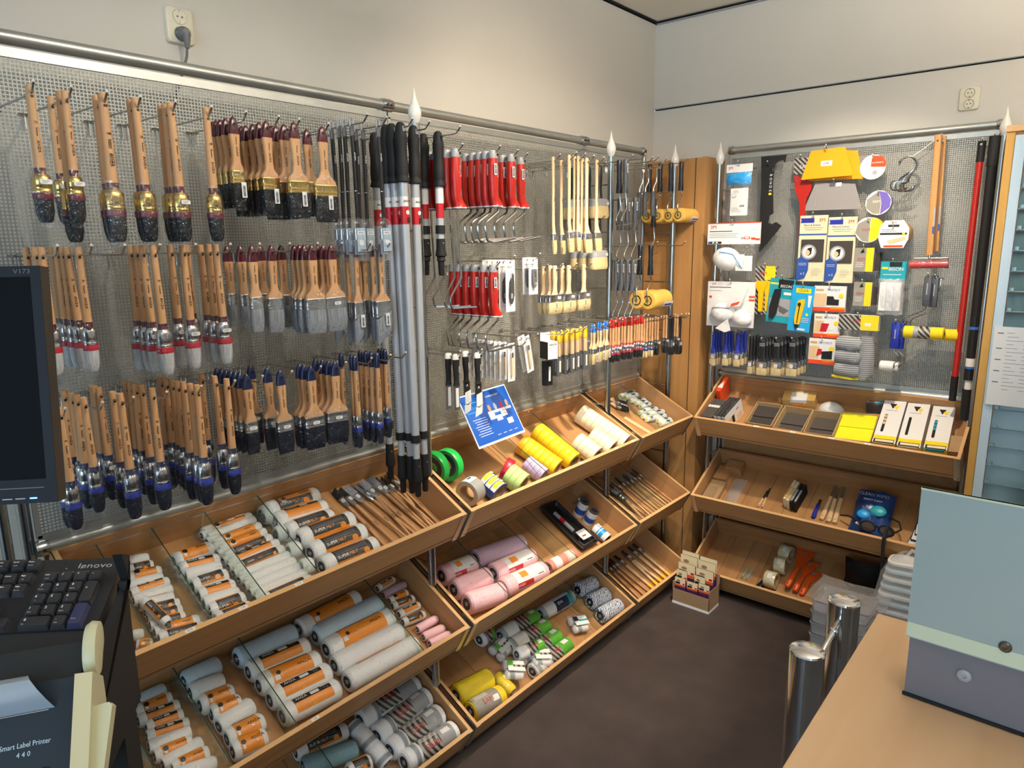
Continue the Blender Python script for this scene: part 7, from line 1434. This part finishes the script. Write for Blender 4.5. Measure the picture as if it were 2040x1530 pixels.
m = MB(); m.add(box(0, .07, 0, .045, 0, .002), 'paper'); m.add(box(.01, .03, .005, .03, .002, .0025), 'ink'); m.add(box(0, .07, -.03, 0, 0, .002), 'napblue'); single('price_card', m, 'card', 'white card hanging over the tray edge beside the frosted panel', basis(Q.O+Q.ux*.90-Q.uu*.006+Q.n*.008, Q.ux, Q.n, -Q.uu) @ Rz(-25) @ T(0, -.06, 0))
Q = TR['B3']
def ctape(i, px, py, lab, up=True):
    r_ = .038; p_ = st(Q, *zm(px, py), r_); t = tapering(.048, r_, 'tapeclear' if 'tapeclear' in M else 'tapew', inner='kraft', lab=lambda m, L, r: sector(m, r, -L*.2, L*.2, 80, 120, 'paper'))
    t.put(Q.M @ T(p_.x, min(max(p_.y, .055), .26), FLR+r_+.001) @ Rz(8*i), lab, 'parcel tapes')
M['tapeclear'] = mat('clear_parcel_tape', lin('d8cfa6'), .25, coat=.5)
ctape(0, 750, 1170, 'clear parcel tape roll standing at the tray front'); ctape(1, 830, 1050, 'clear parcel tape roll, middle of three'); ctape(-1, 900, 900, 'clear parcel tape roll at the back')
t = Thing('stapler', 'stapler'); m = MB(); m.add(loft([[(x, y, z) for x, z in rrect(.026, .022, .006, 3, 0, .011)] for y in (0, .01, .09)]), 'black'); t.part('body', m); m = MB(); m.add(cyl(.006, 0, .004, 12), 'silver', T(0, .012, .021)); t.part('button', m)
p_ = st(Q, *zm(640, 1190)); t.put(Q.M @ T(p_.x, .02, FLR) @ Rz(-22), 'small black cutter with silver button left of the parcel tape')
for i, (a, b) in enumerate((((500, 1160), (560, 1070)), ((540, 1175), (600, 1090)))): stick(Q, 'marking_pen', 'pen', 'thin dark green marker pen, %s one in the lowest tray' % ('left', 'right')[i], zm(*a), zm(*b), .008, .008, 'tealnap', None, 'marker pens')
M['orangep'] = mat('orange_plastic', lin('d9551a'), .35)
for i, (a, b, s_) in enumerate(((zm(890, 1270), zm(1060, 960), 1.0), (zm(950, 1290), zm(1090, 1040), .9), (zm(1005, 1310), zm(1120, 1110), .85))):
    A_, B_ = st(Q, *a), st(Q, *b); d = B_-A_; L = min(d.length, .26); t = Thing('orange_scraper', 'scraper'); A_.y = max(A_.y, .02)
    m = MB(); m.add(loft([[(x, y, z) for x, z in rrect(w_, h_, min(w_, h_)*.45, 3, 0, h_/2)] for y, w_, h_ in ((0, .018, .016), (.01, .026, .022), (L*.4, .024, .020), (L*.55, .016, .012))]), 'orangep'); m.add(lathe([(.0001, 0), (.003, 0), (.003, .0004)], 8), 'ink', T(0, .012, .0222)); t.part('handle', m)
    m = MB(); m.add(prism([(-.008, L*.5), (.008, L*.5), (.045*s_, L), (-.045*s_, L)], .006, .009), 'orangep'); m.add(lathe([(.0001, 0), (.006, 0), (.006, .0006)], 12), 'sky', T(0, L*.9, .009)); t.part('blade', m)
    t.put(Q.M @ T(min(A_.x, .62+.03*i), A_.y, FLR+.012*(2-i)) @ Rz(-math.degrees(math.atan2(d.x, d.y))), 'orange plastic scraper in the lowest tray, %s from the left' % ORD[i], 'orange scrapers')
m = MB(); m.add(pillow(.16, .14, .06, 'blackm', 77, 0, 0), 'blackm'); single('black_bag', m, 'bag', 'dark plastic bag at the back of the lowest tray', Q.M @ T(.62, .26, FLR+.135) @ Rx(-20))
t = Thing('wire_basket', 'basket'); m = MB()
for k in range(9): m.add(tube([(.018*k, 0, 0), (.018*k, 0, .05), (.018*k, .10, .05), (.018*k, .10, 0)], .0011, 5), 'wire')
for z in (.0, .017, .034, .05): m.add(tube([(0, 0, z), (.146, 0, z), (.146, .10, z), (0, .10, z), (0, 0, z)], .0013, 5), 'wire')
t.part('wire_grid', m, kind='stuff'); t.put(Q.M @ T(.80, .04, FLR+.002), 'small chromed wire basket at the right end of the lowest tray')
for i in range(6): m = MB(); m.add(box(-.006, .006, -.003, .003, 0, .12), 'napblue'); m.add(box(-.006, .006, -.0034, .0034, .11, .12), 'paper'); single('hinge_strip', m, 'strip', 'pale blue strip standing in the wire basket, %s from the left' % ORD[i], Q.M @ T(.812+.012*i, .07+.01*(i % 2), FLR+.003) @ Rx(-8) @ Ry(-6+4*i), 'pale blue strips')
# ================= ON THE FLOOR ========================================================
t = Thing('card_display', 'display box'); a_, b_, c_ = pZ(1408, 1214, 0), pZ(1336, 1190, 0), pZ(1432, 1190, 0)
a_ = Vector((-.372, -.535, 0)); W_, D_ = .175, .105     # length along +y, depth along +x
for n, bx in (('base', box(0, W_, 0, D_, .0, .010)),): m = MB(); m.add(bx, 'paper'); t.part(n, m)
m = MB(); m.add(box(0, W_, 0, .002, .010, .058), 'kraftd'); m.add(box(0, .002, 0, D_, .010, .085), 'kraftd'); m.add(box(W_-.002, W_, 0, D_, .010, .085), 'kraftd'); m.add(box(0, W_, D_-.002, D_, .01, .12), 'kraftd'); t.part('carton', m)
def scard(m_, x0, x1, y, z0, z1):
    m_.add(box(x0, x1, y, y+.003, z0, z1), 'purplep'); w = x1-x0; h = z1-z0
    m_.add(box(x0, x1, y-.0004, y+.0034, z0+h*.62, z1), 'cream'); m_.add(box(x0, x1, y-.0008, y, z0+h*.63, z0+h*.70), 'orangep'); m_.add(box(x0+w*.05, x0+w*.5, y-.0008, y, z0+h*.72, z0+h*.8), 'ink'); m_.add(box(x0+w*.75, x0+w*.95, y-.0008, y, z0+h*.72, z0+h*.78), 'redp')
    m_.add(loft([[(x0+w*.35+x, yy, z0+h*.86+z) for x, z in reversed(oval(w*.35, h*.08, 10))] for yy in (y-.0012, y-.0004)]), 'kraftd')
for j, (y, n, z1, ww) in enumerate(((.085, 2, .185, .08), (.070, 2, .175, .08), (.05, 2, .15, .08), (.035, 2, .125, .05), (.020, 3, .10, .05))):
    for k in range(n):
        m = MB(); x0 = .004+k*(W_-.008)/n; scard(m, x0, x0+ww, y-.006*(k == 0), .012, z1-.006*(k == 1)); t.part('hang_card', m)
t.put(T(-.362, -.355, 0) @ Rz(-90) @ Matrix.Diagonal((1, 1, 1.22, 1)), 'small floor display carton with purple and cream cards in the corner')
# stacked crates and wrapped filters
yL = pB(1603, 1200, -.50).y; zt0 = pB(1603, 1195, -.50).z; M['crate'] = film('translucent_crate', (.9, .88, .9), .10, .38, 14, .5)
nb = 6; hh = zt0/nb
for i in range(nb):
    t = Thing('clear_crate', 'crate'); m = MB(); r2 = lambda k, z: [(x, y, z) for x, y in rrect(.20*k, .16*k, .012)]
    m.add(loft([r2(.94, .001), r2(.98, hh*.8), r2(1.0, hh*.82), r2(1.0, hh*.98)], False), 'crate'); m.add(loft([r2(.94, .001), r2(.94, .003)]), 'crate'); t.part('shell', m)
    m = MB(); m.add(loft([r2(1.005, hh*.9), r2(1.012, hh*.92), r2(1.012, hh*.98), r2(.98, hh*.985)], False), 'lgrey'); t.part('rim', m)
    t.put(T(-.40, yL-.115, hh*i+.001) @ Rz(-90), 'translucent plastic crate of the floor stack, %s from the floor' % ORD[i], 'stack of translucent crates')
m = MB(); m.add(pillow(.26, .22, .02, 'filmh', 88, 0, 0), 'filmh', basis((-.50, yL-.0, zt0+.022), (0, -1, 0), (0, 0, 1), (-1, 0, 0))); single('shrink_wrap', m, 'wrap', 'crinkled shrink wrap over the top of the crate stack')
base = Vector((-.36, yL-.215, 0)); topz = pB(1735, 1108, -.33).z
for i in range(14):
    k = i/13; m = MB(); m.add(loft([[(x, y, z) for x, y in rrect(.10*g, .15*g, .03, 4)] for g, z in ((.9, 0), (1, .004), (1, .012), (.85, .016))]), 'mask' if i % 2 else 'napblue')
    single('filter_pad', m, 'filter', 'white filter pad in the leaning wrapped stack, %s from below' % (ORD[i]), T(base.x+.05*k+.06, base.y-.06*k-.02, .002+k*(topz-.03)) @ Rx(-4*k), 'wrapped filter stack')
m = MB(); m.add(loft([[(base.x+.05*k+.06+x, base.y-.06*k-.02+y, k*topz+.001) for x, y in rrect(.115*g, .17*g, .03, 4)] for k, g in ((0, 1), (.3, 1.02), (.6, 1.0), (.85, .98), (.95, .8), (1.03, .45))], False), 'filmh'); single('bag_wrap', m, 'wrap', 'clear bag around the leaning white filter stack')
# ================= DRAWER CABINET ======================================================
XC, YC = -.36, -1.408
M['drawer'] = mat('smoky_drawer', lin('4d666b'), .16, spec=.6); M['draweredge'] = mat('drawer_edge', lin('7d9da5'), .2, spec=.7); M['goldw'] = wood('golden_edge', lin('c69a4e'), .9, 2)
ztop = pB(2020, 250, XC).z; t = Thing('drawer_cabinet', 'cabinet')
m = MB(); m.add(box(XC, -.02, YC-.62, YC, 0, ztop-.018), 'woodv'); t.part('carcass', m)
m = MB(); m.add(box(XC-.012, -.02, YC-.62, YC+.002, ztop-.018, ztop), 'edge'); t.part('top_board', m)
m = MB(); m.add(box(XC-.008, XC, YC-.022, YC, 0, ztop-.018), 'goldw'); t.part('edge_strip', m)
m = MB(); m.add(box(XC-.012, XC, YC-.050, YC-.0235, 0, ztop-.03), 'napblue'); m.add(box(XC-.012, XC, YC-.6, YC-.05, ztop-.055, ztop-.03), 'napblue'); t.part('white_frame', m)
for i in range(29):
    z = .06+i*.0625
    if z+.06 > ztop-.06: break
    m = MB(); m.add(([(XC-.010, YC-.052, z), (XC-.010, YC-.58, z), (XC-.001, YC-.58, z+.058), (XC-.001, YC-.052, z+.058), (XC-.001, YC-.052, z), (XC-.001, YC-.58, z)], [(0, 1, 2, 3), (0, 4, 5, 1), (0, 3, 4), (1, 5, 2)]), 'drawer')
    m.add(box(XC-.012, XC-.009, YC-.58, YC-.052, z-.001, z+.0015), 'draweredge'); k = t.part('drawer', m)
    m = MB(); m.add(loft([[(XC-.016+x, YC-.062+y, zz) for x, y in rrect(.008, .012, .003)] for zz in (z+.001, z+.012)]), 'draweredge'); t.part('handle', m, k)
t.put(T(), 'tall cabinet of flat smoky drawers in a pale frame at the right edge')
pp = pB(1985, 650, XC-.02); m = MB(); z0 = pB(1970, 805, XC-.02).z; m.add(box(XC-.0215, XC-.02, pp.y-.16, pp.y+.004, z0, pp.z), 'paper')
for k in range(16): m.add(box(XC-.0218, XC-.0214, pp.y-.05-.012*(k % 3), pp.y-.03-.003*(k % 2), pp.z-.02-.012*k, pp.z-.0182-.012*k), 'lgrey'); m.add(box(XC-.0218, XC-.0214, pp.y-.14, pp.y-.075, pp.z-.02-.012*k, pp.z-.0182-.012*k), 'lgrey')
for k in (0, 4, 7, 10, 13): m.add(box(XC-.0218, XC-.0214, pp.y-.022, pp.y-.006, pp.z-.022-.012*k, pp.z-.019-.012*k), 'grey')
single('notice_sheet', m, 'paper', 'white printed sheet taped over the cabinet drawers')
# ================= COUNTER, PANEL, BOLLARDS ==============================================
ZC = .86; t = Thing('counter', 'counter'); YE = -1.418; XE = -1.589
m = MB(); m.add(box(-2.75, XE, -2.4, YE, ZC-.028, ZC), 'counter'); t.part('worktop', m)
m = MB(); m.add(box(-2.75, XE, YE, YE+.0012, ZC-.027, ZC-.0006), 'edge'); m.add(box(XE, XE+.0012, -2.4, YE, ZC-.027, ZC-.0006), 'edget'); t.part('edge_band', m)
m = MB(); m.add(box(-2.70, XE-.05, -2.35, YE-.05, 0, ZC-.028), 'lgrey'); t.part('base_cabinet', m)
t.put(T(), 'pale beech counter top in the lower right foreground')
M['frost'] = mat('frosted_green_glass', lin('93a5a6'), .35, spec=.5, coat=.3); M['greypanel'] = mat('grey_lacquered_panel', lin('6e6f77'), .5); M['frostlo'] = mat('frosted_edge_and_reflection', lin('c2d0b8'), .35)
XP = -1.842; yl = pB(1800, 1385, XP).y; zt_ = pB(1838, 967, XP).z; zb2 = pB(1813, 1262, XP).z
t = Thing('till_screen', 'screen panel')
m = MB(); m.add(box(XP, XP+.09, yl-.62, yl, ZC+.001, zb2+.16), 'greypanel'); t.part('housing', m)
m = MB(); m.add(box(XP-.012, XP-.006, yl-.62, yl+.004, zb2, zt_), 'frost'); m.add(box(XP-.0125, XP-.0055, yl-.62, yl+.0045, zt_-.003, zt_), 'frostlo'); m.add(box(XP-.0126, XP-.0119, yl-.62, yl+.0038, zb2+.002, zb2+.026), 'frostlo'); t.part('frosted_sheet', m)  # pale band near the bottom is a light reflection painted on the sheet
m = MB(); m.add(box(XP-.004, XP-.0005, yl-.62, yl+.002, ZC+.001, ZC+.006), 'blackm'); t.part('base_gasket', m)
for px, py, r_, x_ in ((2003, 1288, .0085, XP-.012), (1921, 1345, .010, XP)):
    c_ = pB(px, py, x_); m = MB(); m.add(lathe([(r_, 0), (r_, .003), (r_*.7, .005), (r_*.35, .005), (r_*.3, .003)], 20), 'wiredark' if px > 2000 else 'lgrey', basis(c_, (0, 1, 0), (0, 0, 1), (-1, 0, 0)) @ Rz(0)); t.part('screw_cap', m)
t.put(T(), 'frosted green screen on a grey base standing on the counter')
for i, (px, py) in enumerate(((1608, 1297), (1682, 1197))):
    c_ = pZ(px, py, ZC); t = Thing('chrome_bollard', 'bollard'); m = MB(); m.add(cyl(.031, 0, ZC-.001, 32), 'chrome'); t.part('tube', m)
    m = MB(); m.add(lathe([(.0315, ZC-.001), (.0318, ZC), (.030, ZC+.003), (.02, ZC+.006), (.0005, ZC+.007)], 32), 'chrome'); t.part('cap', m)
    t.put(T(c_.x, c_.y, 0), 'chrome tube post beside the counter, %s one' % ('nearer', 'farther')[i], 'chrome posts'); 
c1, c2 = pZ(1608, 1297, ZC), pZ(1682, 1197, ZC)
m = MB(); z = ZC-.045; m.add(tube([(c1.x+.032, c1.y, z-.03), (c1.x+.07, c1.y-.004, z-.01), (c1.x+.10, c1.y-.004, z+.004), (c2.x-.06, c2.y, z+.006), (c2.x-.032, c2.y, z+.010)], .006, 10), 'chrome'); m.add(lathe([(.009, -.006), (.0095, 0), (.009, .006)], 12, 'x'), 'chrome', T(c2.x-.07, c2.y, z+.006)); m.add(tube([(c2.x-.07, c2.y-.004, z), (c2.x-.05, c2.y-.008, z-.02), (c2.x-.045, c2.y-.008, z-.06)], .005, 8), 'chrome')
single('chrome_bar', m, 'bar', 'thin chrome bar joining the two tube posts')
# ================= KEYBOARD, SCREEN, PRINTER =============================================
def frame3(P0, yw, tl, rl):
    rr = Vector((math.cos(R(yw)), math.sin(R(yw)), 0)); aw = Vector((-rr.y, rr.x, 0)); a2 = aw*math.cos(R(tl))+Vector((0, 0, 1))*math.sin(R(tl)); n = rr.cross(a2); r2 = rr*math.cos(R(rl))+n*math.sin(R(rl)); return basis(P0, r2, a2, r2.cross(a2))
M['keyb'] = mat('keyboard_black', lin('1e1f23'), .42, bump=.05, bscale=900); M['key'] = mat('key_black', lin('26272b'), .45); M['keyblue'] = mat('enter_key', lin('2c3050'), .45)
KF = frame3((-2.7923, -.6505, 1.1576), -41.06, 20.8, -3.19); t = Thing('keyboard', 'keyboard'); K = .019; U1, V0, V1 = .083, -.0665, .0585
m = MB(); o = [(U1-.006*(1-math.cos(R(a)))-0, V1-.012+.012*math.sin(R(a))) for a in (0, 30, 60, 90)]
o = [(-.37, V0), (U1, V0), (U1, V1-.014), (U1-.003, V1-.005), (U1-.013, V1), (-.37, V1)]
m.add(loft([[(x, y, -.028) for x, y in o], [(x, y, -.010) for x, y in o], [(x-.001 if x > 0 else x, y-.001 if y > 0 else y, -.0075) for x, y in o]]), 'keyb'); t.part('case', m)
m = MB(); m.add(loft([[(x, y, z) for y, z in ((V0, -.028), (V0, -.010), (V0-.028, -.018), (V0-.030, -.030))] for x in (-.37, U1-.004)]), 'keyb'); t.part('palm_rest', m)
m = MB(); m.text('lenovo', .013, T(.048, .0435, -.0072), 'lgrey', 1.25); t.part('lettering', m)
def key(u, v, w=1, h=1, s='', s2='', mt='key'):
    m = MB(); W, H = K*w-.0008, K*h-.0008; r3 = lambda kx, ky, z, dy=0: [(x, y+dy, z) for x, y in rrect(W-kx, H-ky, .0022)]
    m.add(loft([r3(0, 0, -.0075), r3(.004, .004, .0005, .0006), r3(.0055, .0055, .0008, .0006)]), mt)
    if s: m.text(s, .0052 if len(s) < 3 else .003, T(-W*.18 if w < 1.5 else -W*.30, H*.14, .0011), 'paper')
    if s2: m.text(s2, .0028, T(-W*.12 if w < 1.5 else -W*.32, -H*.22, .0011), 'lgrey')
    t.part('key', m, None, T(u, v, 0))
for r_, row in enumerate((('Num', '/', '*', '-'), ('7', '8', '9'), ('4', '5', '6'), ('1', '2', '3'))):
    for c_, s in enumerate(row): key(c_*K, K-r_*K, 1, 1, s if s != 'Num' else 'Num', {'Num': 'Lock', '7': 'Home', '8': '^', '9': 'PgUp', '4': '<', '6': '>', '1': 'End', '2': 'v', '3': 'PgDn'}.get(s, ''))
key(.5*K, -3*K, 2, 1, '0', 'Ins'); key(2*K, -3*K, 1, 1, '.', 'Del'); key(3*K, -.5*K, 1, 2, '+'); key(3*K, -2.5*K, 1, 2, '', 'Enter', 'keyblue')
for i, (s, s2) in enumerate((('Page', 'Up'), ('Home', ''), ('Insert', ''))): key(-1.55*K-i*K, 1.0*K, 1, 1, s, s2)
for i, (s, s2) in enumerate((('Page', 'Down'), ('End', ''), ('Delete', ''))): key(-1.55*K-i*K, 0, 1, 1, s, s2)
for i, (s, s2) in enumerate((('Pause', 'Break'), ('Scroll', 'Lock'), ('PrtSc', 'SysRq'))): key(-1.55*K-i*K, 2.35*K, 1, 1, s, s2)
for i in range(3): key(-1.55*K-i*K, -3*K, 1, 1, ('>', 'v', '<')[i])
key(-2.55*K, -2*K, 1, 1, '^')
for r_ in range(5):
    for c_ in range(12): key(-5.1*K-c_*K, K-r_*K)
m = MB()
for c_ in range(3): m.add(lathe([(.0011, 0), (.0011, .0003)], 8), 'lgrey', T(.012+c_*K, 2.1*K, -.0075)); m.text(('1', 'A', '=')[c_], .0035, T(.004+c_*K, 1.72*K, -.0072), 'lgrey')
t.part('indicator_lights', m)
t.put(KF, 'black keyboard with numeric pad in the lower left foreground')
# screen
MF = frame3((-2.7389, -.6323, 1.5802), -41.33, 82.7, 2.3); t = Thing('computer_screen', 'monitor'); W_, H_ = .37, .31
M['scr'] = mat('dark_screen_glass', lin('070a10'), .55, spec=.08); M['bez'] = mat('screen_case', lin('15181f'), .5, spec=.2); M['bezside'] = mat('screen_case_side', lin('2a2520'), .5)
m = MB(); m.add(box(-W_, 0, -H_, 0, -.022, -.001), 'bezside'); m.add(box(-W_, -.0, -H_, 0, -.001, .0), 'bez'); t.part('case', m)
m = MB(); m.add(box(-W_+.014, -.0125, -H_+.032, -.014, 0, .0003), 'scr'); t.part('screen', m)
m = MB(); m.add(box(-W_+.010, -.009, -H_+.028, -.0105, 0, .0012), 'bez'); 
m = MB(); m.text('V173', .0085, T(-.022, -.0072, .0003), 'grey', 1.2); t.part('lettering', m)
for k in range(4): m = MB(); m.add(box(-.052-.016*k, -.040-.016*k, -H_+.006, -H_+.0075, 0, .0008), 'lgrey'); t.part('button', m)
m = MB(); m.add(box(-.075, -.016, -H_+.020, -H_+.0212, 0, .0006), 'grey'); t.part('trim_line', m)
m = MB(); m.add(box(-.034, -.0255, -H_+.006, -H_+.0078, 0, .001), mat('blue_led', (.05, .15, 1), emit=8)); t.part('power_light', m)
m = MB(); m.add(box(-.23, -.14, -H_-.14, -H_*.5, -.06, -.022), 'bezside'); t.part('neck', m)
t.put(MF, 'dark computer screen seen at the left edge')
# till stand (side panel, body), printer
rr = Vector((math.cos(R(-41)), math.sin(R(-41)), 0)); P1 = Vector((-2.7923, -.6505, 1.1576))+rr*.100; aw = Vector((-rr.y, rr.x, 0)); t = Thing('till_stand', 'stand'); o = []
for px, py in ((242, 1104), (258, 1105), (260, 1150), (253, 1159), (268, 1290), (281, 1388), (261, 1439), (222, 1530), (150, 1700)): p_ = pick(px, py, rr, P1); o.append(((p_-P1).dot(aw), p_.z))
e_ = o[-1]; o += [(e_[0], 0), (e_[0]-.06, 0), (e_[0]-.06, .90), (-.12, 1.092), (.02, 1.145)]
BF = basis((P1.x, P1.y, 0), aw, Vector((0, 0, 1)), rr)
m = MB(); m.add(prism(list(o), -.012, 0), 'blackm')
for k in range(22): m.add(box(rnd.uniform(-.1, .08)-.0006, rnd.uniform(-.1, .08)+.0004, 0, .0001, 0, .0001), 'lgrey') if False else None
t.part('side_panel', m)
m = MB(); m.add(box(-.03, .015, 0, 1.0, -.42, -.013), 'blackm'); t.part('body', m)
m = MB(); m.add(box(-.06, .015, 1.0, 1.075, -.40, -.02), 'blackm'); t.part('shelf', m)
t.put(BF, 'black stand with slanted side panel under the keyboard')
p0 = CAM+ray(158, 1352)*.835; PF = frame3(p0, -31.5, 52, 0); t = Thing('label_printer', 'printer'); M['pblue'] = mat('dark_blue_plastic', lin('14222e'), .4); M['pcream'] = mat('cream_printer_plastic', lin('c9c7a4'), .4)
m = MB(); m.add(box(-.17, -.001, -.16, .004, -.09, 0), 'pblue'); m.add(box(-.17, -.001, .004, .045, -.09, -.012), 'black'); t.part('body', m)
m = MB(); m.text('Smart Label Printer', .0078, T(-.051, -.061, .0003), 'napblue', .82); m.text('4 4 0', .0075, T(-.052, -.071, .0003), 'napblue', .9); t.part('lettering', m)
for x_ in (-.030, -.056): m = MB(); m.add(lathe([(.0095, 0), (.0085, .0015), (.007, .0005)], 18), 'blackm', T(x_, -.097, 0)); m.add(lathe([(.0055, 0), (.0055, .004), (.004, .0055), (.0005, .006)], 16), 'paper', T(x_, -.097, 0)); t.part('button', m)
m = MB(); m.add(box(-.095, -.030, -.0285, -.0275, 0, .0008), 'lgrey'); t.part('slot_edge', m)
m = MB(); pts = [(-.030, .004), (-.016, .014), (-.004, .018), (.008, .015), (.018, .006)]; ys = [(-.018, .001), (-.008, .012), (.003, .016), (.010, .010), (.012, .0)]
v = []; 
for y_, z_ in ((.012, -.002), (.012, .010), (.006, .018), (-.006, .019), (-.018, .012), (-.027, .002)): v += [(-.095-.2*(y_-.012), y_, z_), (-.042-.7*(y_-.0), y_, z_)]
m.add((v, [(2*i, 2*i+1, 2*i+3, 2*i+2) for i in range(5)]), mat('label_strip_paper', lin('93a0ac'), .4)); t.part('label_strip', m)
m = MB(); m.add(loft([[(x, y, z) for x, z in ((-.001, -.06), (.016, -.06), (.016, .010), (-.001, .016))] for y in (-.16, -.05, .004)]), 'pcream'); t.part('side_cheek', m)
m = MB(); m.add(prism([(.016, -.16), (.024, -.16), (.036, -.036), (.032, -.032), (.016, -.034)], -.02, .0), 'pcream'); t.part('side_wing', m)
m = MB(); m.add(lathe([(.006, -.004), (.030, -.002), (.034, .004), (.032, .012), (.010, .014)], 24, 'x'), 'pcream', T(.004, .035, -.018) @ Rx(0) @ Matrix.Diagonal((1, 1.0, .7, 1))); t.part('side_knob', m)
t.put(PF, 'dark label printer with cream side parts at the lower left')
